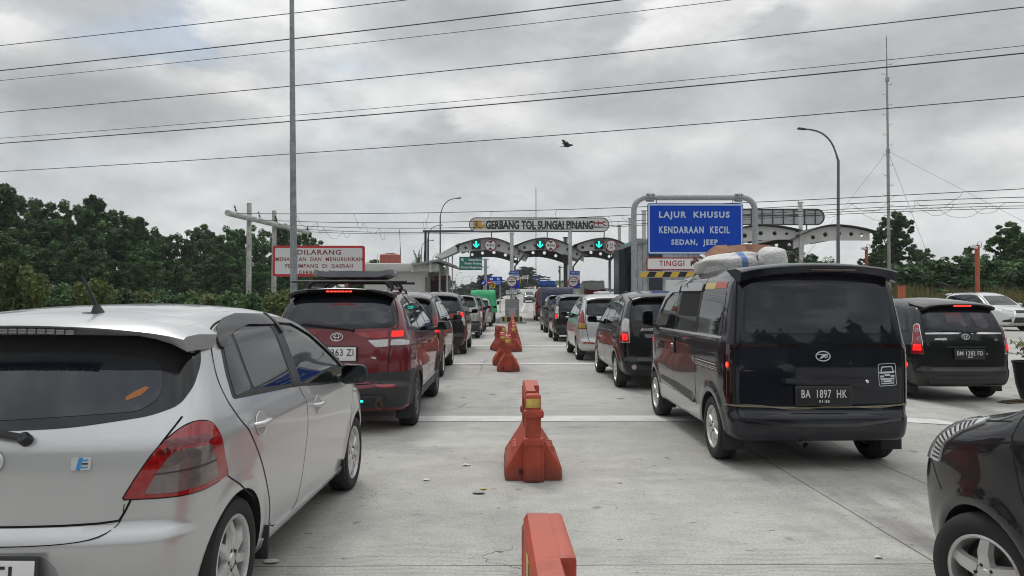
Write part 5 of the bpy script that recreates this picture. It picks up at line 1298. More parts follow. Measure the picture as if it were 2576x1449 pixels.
# --- third lane
c = queue_car(MPV, 'people_carrier', 'pale people carrier carrying a roof box, hidden up to its roof behind the silver one', 5.35, 39.0, LSILV, 1, 1, .98, style='five', res=.07, R=.305)
b = MB(); b.box((0, 0, .06), (.66, 1.5, .14), bev=.03, mi=1); b.box((0, 0, .22), (.74, 1.7, .20), bev=.09, seg=3); o = b.obj('roof_box', [WHITEP, TRIM]); o.location = (5.35, 40.4, 1.69); tag(o, 'white roof box with a dark base on the hidden people carrier', 'roof box')
def right_mpv():
    rz = R_(2.0); y0 = 11.75; x0 = 7.42
    c = estate(MPV, 'people_carrier', 'black people carrier with mauve rear window, rightmost of the waiting cars', (x0, y0, -.13), rz, BLACKP, near=True, style='eight', res=.036, R=.31)
    full = [('b', .665, .77), ('b', .68, 1.0), ('b', .668, 1.25), ('s', .25, 1.26), ('s', .285, 1.24), ('s', .235, 1.0), ('s', .235, .77)]
    lamps(c, [('tail_lamp', full, CHROME, .008), ('red_lens', [('b', .673, .782), ('b', .688, 1.0), ('b', .676, 1.24), ('s', .25, 1.25), ('s', .275, 1.235), ('s', .227, 1.0), ('s', .227, .782)], RED, .012), ('brake_light', [('b', .70, .83), ('b', .705, .93), ('s', .20, .93), ('s', .20, .83)], LIT, .0155)])
    for zc in (1.15, 1.02):
        for sg in (1, -1):
            f = MB(); M = c.on('r', .712, zc, .018)
            f.lathe([(.001, .002), (.030, .0)], 20, 0, M @ Matrix.Diagonal((1, .9, 1, 1))); f.lathe([(.030, 0), (.034, .005), (.038, .0)], 20, 1, M @ Matrix.Diagonal((1, .9, 1, 1)))
            if sg < 0: f.v = [(-a, b2, d) for a, b2, d in f.v]
            f.obj('round_lens', [SMOKE, CHROME], c.root)
    for sg in (1, -1): c.panel('chrome_strip', 'r', [(sg * a, z) for a, z in [(.10, 1.095), (.63, 1.09), (.63, 1.115), (.12, 1.125)]], CHROME, .004, .010, .012)
    c.panel('chrome_strip', 'r', [(-.12, 1.10), (0, 1.125), (.12, 1.10), (.12, 1.125), (0, 1.15), (-.12, 1.125)], CHROME, .004, .012, .012)
    c.panel('tailgate_handle', 'r', [(-.40, .865), (.40, .865), (.37, .905), (-.37, .905)], BLACKP, .015, .016, .02); c.panel('handle_trim', 'r', [(-.33, .88), (.33, .88), (.32, .897), (-.32, .897)], CHROME, .004, .020, .006)
    oval_emblem(c, 'r', 0, 1.055, .125, .09); script(c, 'r', -.40, 1.015, 'AVANZA', .035, CHROME, .03, .3)
    p2 = MB(); M = c.on('r', .52, 1.0, .004); p2.prism(rrect(.06, .036, .008), -.002, .006, M); p2.obj('badge', CHROME, c.root)
    plate(c, 'r', .03, .775, 'BM 1282 FD', '08-26', True, .47, .135, tilt=2); wiper(c, (.17, 1.12), (-.36, 1.15))
    brake_bar(c, .26)
    k = MB(); k.lathe([(.001, .012), (.012, .012), (.018, .004)], 16, 0, c.on('r', .35, .77, .0)); k.obj('key_lock', CHROME, c.root)
    # mauve sun blinds inside the glass, seen as two pale panels
    mv = mat('mauve_blind', (.055, .038, .062), .08, coat=.5)
    c.panel('sun_blind', 'r', [(-.25, 1.26), (-.25, 1.42), (.02, 1.44), (.06, 1.22), (0, 1.20), (-.06, 1.30)], mv, .03, .0075, .003); c.panel('sun_blind', 'r', [(.16, 1.44), (.36, 1.43), (.45, 1.22), (.36, 1.18), (.25, 1.2)], mv, .03, .0075, .003)
    c.panel('bumper_step', 'r', [(-.60, .30), (.60, .30), (.62, .36), (-.62, .36)], CLAD, .01, .004, .008)
right_mpv()
def nose_dress(c, grille_m=None, lampm=None):
    sx, sy, sz = c.k; L = c.sh.L
    for sg in (1, -1): c.panel('headlamp', 'f', [(sg * x * sx, z * sz) for x, z in [(.36, .80), (.40, .90), (.72, .96), (.74, .86)]], lampm or CLEARL, .02, .008, .012)
    c.panel('grille', 'f', c.p([(-.33, .76), (.33, .76), (.36, .88), (-.36, .88)]), TRIM, .02, .006, .01)
    c.panel('lower_grille', 'f', c.p([(-.48, .34), (.48, .34), (.40, .58), (-.40, .58)]), TRIM, .03, .006, .01)
def white_suv():
    o = P(2492, 757, 27.3)
    rz = math.pi + R_(4)
    c = estate(SUV, 'off_roader', 'white off-roader facing the queue at the right edge, with slim headlamp and grey chin', (0, 0, 0), rz, WHITEP, 1.07, 1.06, 1.08, near=True, style='five', res=.05, R=.37, w=.235, rim=.225, visors=False, mirror_m=WHITEP)
    L = c.sh.L; c.root.location = (23.1, 33.0 + L, .13)
    nose_dress(c)
    for sg in (1, -1):
        c.panel('chrome_wing', 'f', [(sg * x, z) for x, z in [(.30, .92), (.44, .66), (.80, .50), (.80, .54), (.49, .70), (.38, .94)]], CHROME, .01, .014, .02)
        c.panel('fog_recess', 'f', [(sg * x, z) for x, z in [(.55, .40), (.82, .42), (.80, .50), (.58, .56)]], TRIM, .02, .008, .01)
    c.panel('chin', 'f', [(-.7, .28), (.7, .28), (.6, .38), (-.6, .38)], LSILV, .02, .012, .02)
    for sg in (-1, 1):
        r = MB(); r.tube([c.on('t', sg * .52, y, .0).translation + Vector((0, 0, h)) for y, h in ((.5, .0), (.7, .04), (2.0, .045), (2.3, .0))], .016, 8); r.obj('roof_rail', mat('rail_grey', (.12, .12, .125), .35, .5), c.root)
white_suv()
def far_suv():
    c = estate(SUV, 'off_roader', 'grey-brown off-roader coming down the rising road beyond the gate', (0, 0, 0), math.pi, GREYP, 1, 1, 1.06, near=False, style='eight', res=.07, R=.36, w=.22)
    c.root.location = (3.95, 120.0, 1.30); nose_dress(c)
    c.panel('bonnet_paint', 't', [(-.6, 3.45), (.6, 3.45), (.55, 4.2), (-.55, 4.2)], LSILV, .05, .004, .008)
far_suv()
def near_black():
    s = .90
    c = estate(MPV, 'people_carrier', 'black people carrier at the lower right corner, only front wing and wheel in view', (0, 0, 0), R_(6), BLACKP, 1, 1, 1.11, near=True, style='five', res=.03, R=.30, w=.19, rim=.19, scale=s, steer=R_(14), sides=(1,), flare=.016)
    ax = c.sh.ax[1]; a = R_(6); wx, wy = -.76 * s, ax * s
    X, Y = 2.19, 3.34
    c.root.location = (X - (wx * math.cos(a) - wy * math.sin(a)), Y - (wx * math.sin(a) + wy * math.cos(a)), -.0)
    nose_dress(c)
    for sg in (1, -1):
        l = c.panel('headlamp', 'cf', [('s', 3.70, .80), ('s', 3.66, .90), ('s', 3.54, .985), ('s', 3.42, 1.045), ('s', 3.44, 1.06), ('s', 3.66, 1.01), ('f', .62, .975), ('f', .46, .94), ('f', .46, .80), ('f', .64, .77)], CLEARL, .02, .009, .014, only=sg, res=.03)
        c.panel('lamp_trim', 'cf', [('s', 3.70, .79), ('s', 3.66, .90), ('s', 3.54, .985), ('s', 3.42, 1.045), ('s', 3.44, 1.065), ('s', 3.58, 1.01), ('s', 3.72, .92), ('s', 3.765, .79)], BADGE, .005, .013, .012, only=sg, parent=l, res=.025)
    oa = [(3.70, .80), (3.66, .90), (3.54, .985), (3.42, 1.045)]; ia = [(3.765, .80), (3.72, .92), (3.58, 1.01), (3.44, 1.062)]; ip = lambda pl, t: tuple(np.interp(t, range(4), [q[k] for q in pl]) for k in (0, 1))
    c.ribbons('rib', [('cf', [('s',) + ip(oa, t), ('s',) + ip(ia, t)]) for t in np.linspace(.12, 2.6, 13)], TRIM, .010, off=.0145)
    c.ribbons('bumper_seam', [('s', [(3.80, .78), (3.76, .72), (3.70, .64)], .006)], GAP, off=.0018)
    c.ribbons('bonnet_seam', [('s', [(3.46, 1.05), (3.2, 1.09)], .006)], GAP, off=.0018)
near_black()
# --- trucks and buses at the gate
def tarp(name, w, l, h0, h1, m, parent, seed, loc=(0, 0, 0), sag=.06, flare=.06):
    """tied-down cover: pillow top, hanging folds at the sides"""
    rnd = random.Random(seed); nu_, nv = 36, 30; V = []; ph = [rnd.uniform(0, 6) for _ in range(8)]
    for i in range(nu_ + 1):
        for j in range(nv + 1):
            s = -1 + 2 * i / nu_; t = j / nv
            a = abs(s); side = max(0, (a - .62) / .38)
            x = math.copysign(min(a / .62, 1) * w / 2 * (1 - .06 * (1 - side)) + side * flare * (.6 + .4 * math.sin(9 * t + ph[0])), s)
            z = h1 - (h1 - h0) * side ** 1.05
            if a <= .66: z += -sag * math.sin(t * math.pi * 3 + ph[1]) ** 2 * .6 - sag * (1 - (a / .66) ** 2) * .4 * math.sin(t * 5 + ph[2])
            e = min(t, 1 - t) / .10
            y = l * t
            if e < 1: z -= (1 - e) ** 2 * .18 * (h1 - h0) * (1 - side)
            x += side * .03 * math.sin(t * 26 + ph[3] + 3 * side)
            V.append((x + loc[0], y + loc[1], z + loc[2] + .02 * math.sin(7 * x + 9 * t + ph[4])))
    n = nv + 1; F = [(i * n + j, (i + 1) * n + j, (i + 1) * n + j + 1, i * n + j + 1) for i in range(nu_) for j in range(nv)]
    b = MB(); b.add(V, F)
    for t0 in (0, nv):     # hanging ends
        base = []; rows = 10
        for i in range(nu_ + 1):
            p = V[i * n + t0]
            for k in range(rows + 1):
                f = k / rows; zz = p[2] + (h0 + loc[2] - p[2]) * f
                base.append((p[0] * 1.0, p[1] + (-.05 if t0 == 0 else .05) * f * (1 + .7 * math.sin(p[0] * 15 + ph[5])), zz))
        r2 = rows + 1; b.add(base, [(i * r2 + k, (i + 1) * r2 + k, (i + 1) * r2 + k + 1, i * r2 + k + 1) for i in range(nu_) for k in range(rows)])
    return b.obj(name, m, parent, 60)
def pickup(lab, x, y, paint_m, tarp_m, w, h, lam, z=0.0, cover='tarpaulin', ll=2.6):
    t = thing('truck', lab, 'truck', (x, y, z))
    b = MB(); b.box((0, ll / 2, .80), (w * .96, ll, .30), bev=.02); b.box((0, ll / 2, .52), (w * .5, ll + 1.5, .18))
    b.obj('load_bed', paint_m, t)
    cb = MB(); prof = [(0, .45), (1.55, .45), (1.6, .95), (1.45, 1.05), (1.15, 1.9), (.1, 1.98), (0, 1.9)]
    cb.prism(prof, -w * .46, w * .46, Matrix.Translation((0, ll + .12, 0)) @ Matrix(((0, 0, 1, 0), (1, 0, 0, 0), (0, 1, 0, 0), (0, 0, 0, 1)))); cb.obj('cab', paint_m, t)
    wn = MB(); wn.box((0, ll + .11, 1.5), (w * .7, .02, .45), bev=.01)
    for sg in (-1, 1): wn.box((sg * (w * .46 + .002), ll + .65, 1.5), (.012, .7, .45), bev=.004)
    wn.obj('cab_window', GLASS, t)
    for yy in (.65, ll + .9):
        for sg in (-1, 1):
            o = wheel_obj(.35, .2, .2, 'five'); o.parent = t; o.location = (sg * (w * .46 - .1), yy, .35); o.rotation_euler = (0, 0, 0 if sg > 0 else math.pi)
    for sg in (-1, 1):
        l = MB(); l.box((sg * w * .40, -.012, .72), (.16, .03, .12), bev=.01); l.obj('tail_lamp', RED, t)
        d = MB(); d.box((sg * (w / 2 + .12), ll + 1.15, 1.35), (.16, .06, .24), bev=.03); d.tube([(sg * w * .46, ll + 1.2, 1.25), (sg * (w / 2 + .1), ll + 1.17, 1.3)], .015, 6); d.obj('door_mirror', TRIM, t)
    bp = MB(); bp.box((0, -.03, .52), (w * .9, .06, .12), bev=.02); bp.obj('bumper', TRIM, t)
    tarp(cover, w * 1.0, ll - .05, .72, h, tarp_m, t, int(x * 10 + y))
    return t
pickup('small truck under a bright green tarpaulin at the head of the left queue', -1.42, 49.6, mat('truck_grey', (.10, .10, .11), .5), mat('green_tarpaulin', (.04, .40, .16), .6, var=.25, vscale=2.0, bump=.5, bscale=6), 1.75, 2.22, RED)
pickup('pickup with a slack dark blue tarpaulin over its load, beside the red minibus', 3.25, 44.6, mat('truck_dark', (.03, .03, .035), .4), mat('blue_tarpaulin', (.035, .038, .075), .6, var=.35, vscale=2.0, bump=.6, bscale=6), 1.95, 2.33, RED)
def minibus():
    sh = Shell(4.7, [(-.3, 2.42), (.3, 2.5), (1.5, 2.53), (3.2, 2.5), (3.8, 2.3), (4.4, 1.4), (4.8, 1.1)], [(.1, .82), (.4, .9), (1.0, .92), (1.3, .90), (1.9, .83), (2.3, .76), (2.6, .62)],
               [(.1, .10), (.4, 0), (.9, .03), (1.4, .06), (2.0, .12), (2.7, .22)], [(.1, 4.6), (.6, 4.7), (1.1, 4.6), (1.6, 4.35), (2.7, 3.7)], [(-.1, .05), (.3, 0), (3.8, 0), (4.7, .15)], crown=.09, cr=.05, cf=.15, rr=(.2, .14, .16), zb=.28, axles=(.9, 3.6), Ra=.40, zc=1.0, ym=1.0)
    pm = paint('minibus_red_paint', (.22, .018, .016), .1, .35, .08)
    c = Car(sh, 'minibus', 'red minibus at the toll booth with blue load tied on its roof', (3.27, 55.5, 0), 0.0, res=.07, body_mats=[pm, WELL], cat='minibus')
    c.wheels(.35, .2, .2, 'five', .90)
    c.panel('rear_window', 'r', [(-.66, 1.45), (.66, 1.45), (.60, 2.15), (-.60, 2.15)], GLASS, .08, .004, .008)
    for a, b2 in ((.5, 1.4), (1.5, 2.4), (2.5, 3.3)): c.panel('side_window', 's', [(a, 1.42), (b2, 1.42), (b2, 2.05), (a, 2.05)], GLASS, .06, .004, .006, mirror=True)
    lamps_ = [('b', .80, .85), ('b', .78, 1.2), ('s', .16, 1.22), ('s', .18, .85)]
    for sg in (1, -1):
        l = c.panel('tail_lamp', 'cr', lamps_, RED, .01, .008, .012, only=sg); c.panel('brake_light', 'cr', [('b', .82, 1.08), ('b', .81, 1.17), ('s', .12, 1.18), ('s', .12, 1.08)], LIT, .01, .012, .006, only=sg, parent=l)
    c.panel('bumper', 'r', [(-.86, .32), (.86, .32), (.86, .60), (-.86, .60)], TRIM, .03, .012, .02)
    r = MB()
    for z in (2.58, 2.72): r.tube([(-.72, .35, z), (.72, .35, z), (.72, 2.8, z), (-.72, 2.8, z)], .02, 6, closed=True)
    for x in np.linspace(-.72, .72, 6):
        for y in (.35, 2.8): r.tube([(x, y, 2.48), (x, y, 2.72)], .014, 6)
    for y in np.linspace(.35, 2.8, 6):
        for x in (-.72, .72): r.tube([(x, y, 2.42), (x, y, 2.72)], .014, 6)
    r.obj('roof_rack', TRIM, c.root)
    o = tarp('roof_load', 1.28, 2.2, 2.56, 3.02, mat('bright_blue_tarpaulin', (.012, .09, .42), .5, var=.3, vscale=2.5, bump=.5, bscale=7), None, 5, (3.27, 56.0, 0), .1, .0)
    tag(o, 'lumpy load under bright blue sheeting on the roof of the red minibus', 'roof load')
minibus()
pickup('truck with a white canvas cover above maroon sides in the third lane', 7.35, 60.0, mat('maroon_paint', (.16, .012, .02), .35, coat=.6), mat('white_canvas', (.55, .55, .53), .7, var=.12, bump=.4, bscale=6), 1.75, 3.15, RED, cover='canvas_cover')
t = pickup('white van-like truck far off beyond the third lane', 12.6, 88.0, WHITEP, mat('white_canvas', (.55, .55, .53), .7), 1.75, 2.6, RED, cover='canvas_cover')
# maroon flared tailboard of the covered truck
o = MB(); N = 16; vs = []
for i in range(N + 1):
    u = -1 + 2 * i / N; vs += [(7.35 + u * .80 * 1.06, 59.85, 1.95), (7.35 + u * .84, 59.80, 2.38 + .13 * u * u)]
o.add(vs, [(2 * i, 2 * i + 2, 2 * i + 3, 2 * i + 1) for i in range(N)]); o.add([(x, y + .06, z) for x, y, z in vs], [(2 * i, 2 * i + 1, 2 * i + 3, 2 * i + 2) for i in range(N)])
tb = o.obj('tailboard', mat('maroon_paint', (.16, .012, .02), .35, coat=.6)); tr = [q for q in bpy.data.objects if q.get('label', '').startswith('truck with a white canvas')][0]
tb.parent = tr; tb.matrix_parent_inverse = Matrix.Translation(tr.location).inverted()
# ------------------------------------------------------------------ water barriers
ORANGE = mat('barrier_plastic', (.42, .060, .028), .48, var=.22, vscale=5, bump=.25, bscale=12)
def weathered(m):
    nt = m.node_tree; N = nt.nodes.new; L = nt.links.new; b = nt.nodes['Principled BSDF']
    src = b.inputs['Base Color'].links[0].from_socket
    tc = N('ShaderNodeTexCoord'); n = N('ShaderNodeTexNoise'); n.inputs['Scale'].default_value = 3.0; n.inputs['Detail'].default_value = 8; n.inputs['Roughness'].default_value = .7
    L(tc.outputs['Object'], n.inputs['Vector'])
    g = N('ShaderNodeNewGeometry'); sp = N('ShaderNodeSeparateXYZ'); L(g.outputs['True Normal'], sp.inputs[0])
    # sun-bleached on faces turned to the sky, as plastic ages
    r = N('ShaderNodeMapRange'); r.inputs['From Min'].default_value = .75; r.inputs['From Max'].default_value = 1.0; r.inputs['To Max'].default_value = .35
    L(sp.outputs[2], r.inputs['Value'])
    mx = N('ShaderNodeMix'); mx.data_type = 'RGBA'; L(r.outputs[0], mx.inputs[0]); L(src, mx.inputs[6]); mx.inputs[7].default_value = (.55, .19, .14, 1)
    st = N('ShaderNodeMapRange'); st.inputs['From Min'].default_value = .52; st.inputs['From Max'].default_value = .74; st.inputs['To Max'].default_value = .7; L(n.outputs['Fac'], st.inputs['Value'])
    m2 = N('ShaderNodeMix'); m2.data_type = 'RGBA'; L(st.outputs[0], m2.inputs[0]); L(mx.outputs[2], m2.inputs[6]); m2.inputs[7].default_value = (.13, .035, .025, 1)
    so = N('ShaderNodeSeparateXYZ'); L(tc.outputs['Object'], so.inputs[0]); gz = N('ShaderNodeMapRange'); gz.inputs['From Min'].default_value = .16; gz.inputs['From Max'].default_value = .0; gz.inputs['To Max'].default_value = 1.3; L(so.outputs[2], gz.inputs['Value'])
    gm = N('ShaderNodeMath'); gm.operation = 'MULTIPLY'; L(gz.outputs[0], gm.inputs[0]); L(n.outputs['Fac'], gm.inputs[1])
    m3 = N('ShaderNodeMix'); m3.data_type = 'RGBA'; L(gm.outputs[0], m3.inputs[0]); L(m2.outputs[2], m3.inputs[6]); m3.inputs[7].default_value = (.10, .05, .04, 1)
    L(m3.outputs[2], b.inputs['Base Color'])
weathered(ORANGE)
def barrier_proto():
    t = thing('barrier', 'x', 'barrier', (0, 0, 0))
    # stepped cross-sections along the length (y from -.48 to .48): foot, slope, wall
    Lh = .44
    def sect(y, k=1.0, top=.745, l=1.0, r=1.0):
        return [(-.235 * k * l, y, .0), (.235 * k * r, y, .0), (.242 * k * r, y, .03), (.238 * k * r, y, .10), (.085 * r, y, .335), (.035 * r, y, .37), (.028 * r, y, top - .02), (.018 * r, y, top), (-.055 * l, y, top), (-.068 * l, y, top - .02), (-.072 * l, y, .37), (-.085 * l, y, .335), (-.238 * k * l, y, .10), (-.242 * k * l, y, .03)]
    b = MB(); ss = [sect(-Lh, .93), sect(-Lh + .02), sect(-.2), sect(0), sect(.2), sect(Lh - .02), sect(Lh, .93)]; k = 14
    vs = [p for s in ss for p in s]; n = len(ss)
    b.add(vs, [(i * k + j, i * k + (j + 1) % k, (i + 1) * k + (j + 1) % k, (i + 1) * k + j) for i in range(n - 1) for j in range(k)] + [tuple(range(k - 1, -1, -1)), tuple((n - 1) * k + j for j in range(k))])
    # end columns: near one fills the left part, the far end is notched on the right
    b.box((-.005, -.475, .365), (.132, .10, .73), bev=.028, seg=3)
    b.prism([(-.085, -.50), (.085, -.50), (.075, -.40), (-.075, -.40)], .0, .34, None)
    b.box((-.03, .47, .35), (.085, .10, .70), bev=.024, seg=3)
    for z in (.565, .335): b.box((.0, -.487, z), (.165, .115, .065), bev=.016)
    for z in (.46,): b.box((-.03, .492, z), (.12, .09, .065), bev=.016)
    b.box((.040, .21, .55), (.058, .46, .394), bev=.014)
    for i in range(3):
        for sg in (-1, 1):
            y = -.18 + .12 * i; zc = .22
            c = Vector((sg * (.16), y, zc)); nrm = Vector((sg * .80, 0, .60)); u = Vector((0, 1, 0)); w = nrm.cross(u)
            p = [c + u * .045 + w * .04, c - u * .045 + w * .04, c - u * .045 - w * .04, c + u * .045 - w * .04, c + nrm * .032]
            b.add(p, [(0, 1, 4), (1, 2, 4), (2, 3, 4), (3, 0, 4)])
    o = b.obj('shell', ORANGE, t, 30)
    s = MB()
    for sg in (-1, 1):
        for y in (-.26, -.13, .0, .13): s.box((sg * .071 if sg < 0 or y > 0 else .032, y, .52), (.008, .045, .22), bev=.003)
        for y in (-.22, .2): s.box((sg * .236, y, .05), (.016, .15, .075), bev=.01)
    s.cyl((-.10, -.441, .075), (-.10, -.447, .075), .024, n=20); s.cyl((-.10, -.446, .075), (-.10, -.452, .075), .013, n=16)
    s.obj('groove', mat('barrier_dark', (.10, .018, .014), .7), t)
    r = MB(); r.box((-.005, -.5275, .655), (.118, .003, .075), bev=.001)
    for sg in (-1, 1): r.box((sg * .0705, .10, .665), (.003, .10, .075), bev=.001)
    m = mat('reflective_tape', (.55, .40, .10), .35, var=.4, vscale=12)
    r.obj('reflective_tape', m, t)
    return t
BAR = barrier_proto()
spots = [(.245, 6.63, 0, 'orange water barrier standing alone in front of the first white line'), (.145, 2.20, 1.0, 'nearest orange water barrier, cut off by the bottom edge'), (.09, 16.1, 0, 'orange barrier at the near end of the row, with a bright yellow tape'), (-.03, 17.6, 1.5, 'orange barrier tucked behind the left of the nearest one in the row'),
         (-.11, 22.4, 12, 'bright orange barrier turned out of line to the left of the row'), (.30, 22.3, -2, 'barrier beside the one turned out of line'), (.34, 25.3, -1, 'fifth orange barrier along the row towards the toll island'), (.36, 28.6, 0, 'sixth orange barrier along the row towards the toll island'),
         (.38, 32.2, 1, 'seventh orange barrier along the row towards the toll island'), (.42, 36.2, 0, 'barrier with only its top showing, three before the toll island'), (.45, 40.2, 0, 'last barrier but one before the toll island'), (.48, 44.4, 0, 'last barrier touching the nose of the toll island')]
for i, (x, y, a, lab) in enumerate(spots):
    o = BAR if i == 0 else copy_tree(BAR)
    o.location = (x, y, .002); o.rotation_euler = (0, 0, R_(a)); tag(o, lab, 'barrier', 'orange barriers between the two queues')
# ------------------------------------------------------------------ toll gate
WSTEEL = mat('grey_painted_steel', (.56, .56, .55), .5, var=.12, vscale=3)
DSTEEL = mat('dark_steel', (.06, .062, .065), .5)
GALV = mat('galvanised', (.34, .355, .365), .5, .45, var=.22, vscale=9, bump=.1, bscale=30)
ROOFM = mat('roof_sheet_dark', (.075, .078, .082), .6)
CONC = mat('kerb_concrete', (.36, .35, .33), .85, var=.15, vscale=4)
YEL = mat('kerb_yellow', (.50, .33, .04), .6, var=.2, vscale=6)
BLK = mat('kerb_black', (.03, .03, .03), .7)
SIGNW = mat('sign_white', (.72, .72, .71), .5, var=.05, vscale=2)
SIGNR = mat('sign_red', (.33, .02, .03), .45)
SIGNB = mat('sign_blue', (.003, .056, .45), .5, spec=.2)
SIGNK = mat('sign_black', (.012, .012, .014), .5)
INKR = mat('sign_ink_dark_red', (.20, .012, .022), .5)
INKB = mat('sign_ink_pale_blue', (.50, .60, .72), .5)
XYZ = lambda c: Matrix.Translation(c)
def oct_nose(w, l, k): return [(-w / 2, k), (-w / 2 + k, 0), (w / 2 - k, 0), (w / 2, k), (w / 2, l), (-w / 2, l)]
def island(x, y, lab, l=17.0):
    t = thing('toll_island', lab, 'toll island', (x, y, 0), 0, 'toll islands')
    b = MB(); b.prism(oct_nose(1.85, l, .5), -.02, .12); b.obj('kerb', CONC, t)
    n = MB(); P0 = [(-.66, .60), (-.36, .22), (.36, .22), (.66, .60), (.66, 2.3), (-.66, 2.3)]
    n.prism(P0, .12, .45); n.obj('nose', CONC, t)
    band = MB(); pts = [(-.66, 2.3)] + P0[:4] + [(.66, 2.3)]
    k = 0
    for i in range(len(pts) - 1):
        a, c = Vector(pts[i]), Vector(pts[i + 1]); m = max(1, int((c - a).length / .22)) if i != 2 else 1
        for j in range(m):
            p, q = a + (c - a) * j / m, a + (c - a) * (j + 1) / m; d = (q - p).normalized(); nr = Vector((d.y, -d.x)) * .006
            band.add([(p.x + nr.x, p.y + nr.y, .13), (q.x + nr.x, q.y + nr.y, .13), (q.x + nr.x, q.y + nr.y, .44), (p.x + nr.x, p.y + nr.y, .44)], [(0, 1, 2, 3)], k % 2); k += 1
        if i == 2: pass
    band.obj('warning_band', [YEL, BLK], t)
    a = MB(); prof = [(-.47, .45), (.47, .45), (.47, 1.02), (.47, 1.62), (-.47, 1.62), (-.47, 1.02)]
    a.prism(prof, -.55, .55, Matrix.Translation((0, 1.35, 0)) @ Matrix(((1, 0, 0, 0), (0, 0, 1, 0), (0, 1, 0, 0), (0, 0, 0, 1))))
    a.prism([(-.46, 1.04), (.46, 1.04), (.25, .86), (.25, .46), (-.25, .46), (-.25, .86)], -.60, -.545, Matrix.Translation((0, 1.35, 0)) @ Matrix(((1, 0, 0, 0), (0, 0, 1, 0), (0, 1, 0, 0), (0, 0, 0, 1))), mi=1)
    a.obj('crash_block', [mat('attenuator_grey', (.22, .225, .23), .6, var=.1), mat('attenuator_pale', (.34, .34, .34), .6)], t)
    g = MB(); g.box((.05, 2.9, 1.0), (.5, .5, 1.0), bev=.03); g.box((.30, 2.7, 1.55), (.14, .2, .45), bev=.02); g.obj('card_reader', mat('reader_dark', (.05, .05, .055), .5), t)
    return t
island(.55, 48.8, 'concrete toll island ending the barrier row, with grey crash block and yellow nose'); island(4.95, 49.4, 'second toll island, hidden behind the right queue')
def arch_y(u, span, hz, e0, e1, apex):
    """roof line height: asymmetric bow"""
    if u < apex: s = (apex - u) / apex; return hz - (hz - e0) * s ** 1.8
    s = (u - apex) / (1 - apex); return hz - (hz - e1) * s ** 1.8
def canopy(x0, x1, y0, y1, hz, e0, e1, apex, lab, right=False):
    """bowed lane roof: pierced fascia beams front and back carrying curved sheets"""
    t = thing('canopy', lab, 'canopy', (x0, y0, 0), 0, 'bowed lane canopies')
    W = x1 - x0; N = 26
    zt = [arch_y(i / N, W, hz, e0, e1, apex) for i in range(N + 1)]
    dep = [.42 + .42 * math.sin(math.pi * min(1, max(0, .08 + .84 * i / N))) for i in range(N + 1)]
    def beam(y, nm, holes, m, inset=0.0):
        # outline polygon with hexagonal holes (built by constrained triangulation)
        i0 = int(N * inset); pts = [(W * i / N, zt[i] - .06) for i in range(i0, N + 1 - i0)] + [(W * i / N, zt[i] - .06 - dep[i]) for i in range(N - i0, i0 - 1, -1)]
        uv = [Vector(p) for p in pts]; ed = [(i, (i + 1) % len(pts)) for i in range(len(pts))]
        hs = []
        for h in holes:
            f = h * N; i = int(f); zc = zt[i] - .06 - dep[i] * .5; r = .12 + .03 * math.sin(math.pi * h); hp = [(W * h + r * math.cos(R_(60 * k)), zc + r * math.sin(R_(60 * k))) for k in range(6)]; hs.append(hp)
            b0 = len(uv); uv += [Vector(p) for p in hp]; ed += [(b0 + k, b0 + (k + 1) % 6) for k in range(6)]
        vv, ee, ff = delaunay_2d_cdt(uv, ed, [], 1, 1e-5)[:3]
        cen = np.array([np.mean([tuple(vv[i]) for i in f], axis=0) for f in ff]); keep = inside(cen, pts)
        for hp in hs: keep &= ~inside(cen, hp)
        ff = [f for f, k in zip(ff, keep) if k]; n = len(vv); th = .09
        cnt = {}
        for f in ff:
            for k in range(len(f)):
                a, c2 = f[k], f[(k + 1) % len(f)]; q = (min(a, c2), max(a, c2)); cnt[q] = None if q in cnt else (a, c2)
        V = [(v.x, y, v.y) for v in vv] + [(v.x, y + th, v.y) for v in vv]
        F = [tuple(f) for f in ff] + [tuple(n + i for i in f[::-1]) for f in ff] + [(b2, a, n + a, n + b2) for q in cnt.values() if q for a, b2 in [q]]
        mb = MB(); mb.add(V, F); mb.obj(nm, m, t, 20)
    D = y1 - y0
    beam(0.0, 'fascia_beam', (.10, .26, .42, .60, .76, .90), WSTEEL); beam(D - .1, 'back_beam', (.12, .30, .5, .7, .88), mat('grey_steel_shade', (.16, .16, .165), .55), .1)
    r = MB(); M2 = 60; vs = []; ov = .28
    us = [-ov / W + (1 + 2 * ov / W) * i / M2 for i in range(M2 + 1)]
    for i, u in enumerate(us):
        z = float(np.interp(u, [k / N for k in range(N + 1)], zt)) - max(0, -u, u - 1) * W * .35 + (.018 if i % 2 else 0)
        vs += [(u * W, -.35, z), (u * W, D + .3, z), (u * W, D + .3, z + .035), (u * W, -.35, z + .035)]
    r.add(vs, [(i * 4 + j, (i + 1) * 4 + j, (i + 1) * 4 + (j + 1) % 4, i * 4 + (j + 1) % 4) for i in range(M2) for j in range(4)] + [(0, 1, 2, 3), (M2 * 4 + 3, M2 * 4 + 2, M2 * 4 + 1, M2 * 4)])
    r.obj('roof_sheet', ROOFM, t, 15)
    p = MB()
    for u in (.06, .28, .5, .72, .94):
        z = float(np.interp(u, [k / N for k in range(N + 1)], zt)) - .12; p.box((u * W, D / 2, z), (.07, D - .2, .10))
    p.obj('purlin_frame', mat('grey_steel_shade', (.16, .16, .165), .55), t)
    return t
canopy(-3.40, 1.62, 56, 65, 6.25, 5.75, 5.05, .46, 'leftmost bowed toll canopy, with a green arrow and height disc')
canopy(1.05, 6.05, 56, 65, 6.25, 5.75, 5.05, .40, 'middle bowed toll canopy between the two bright columns')
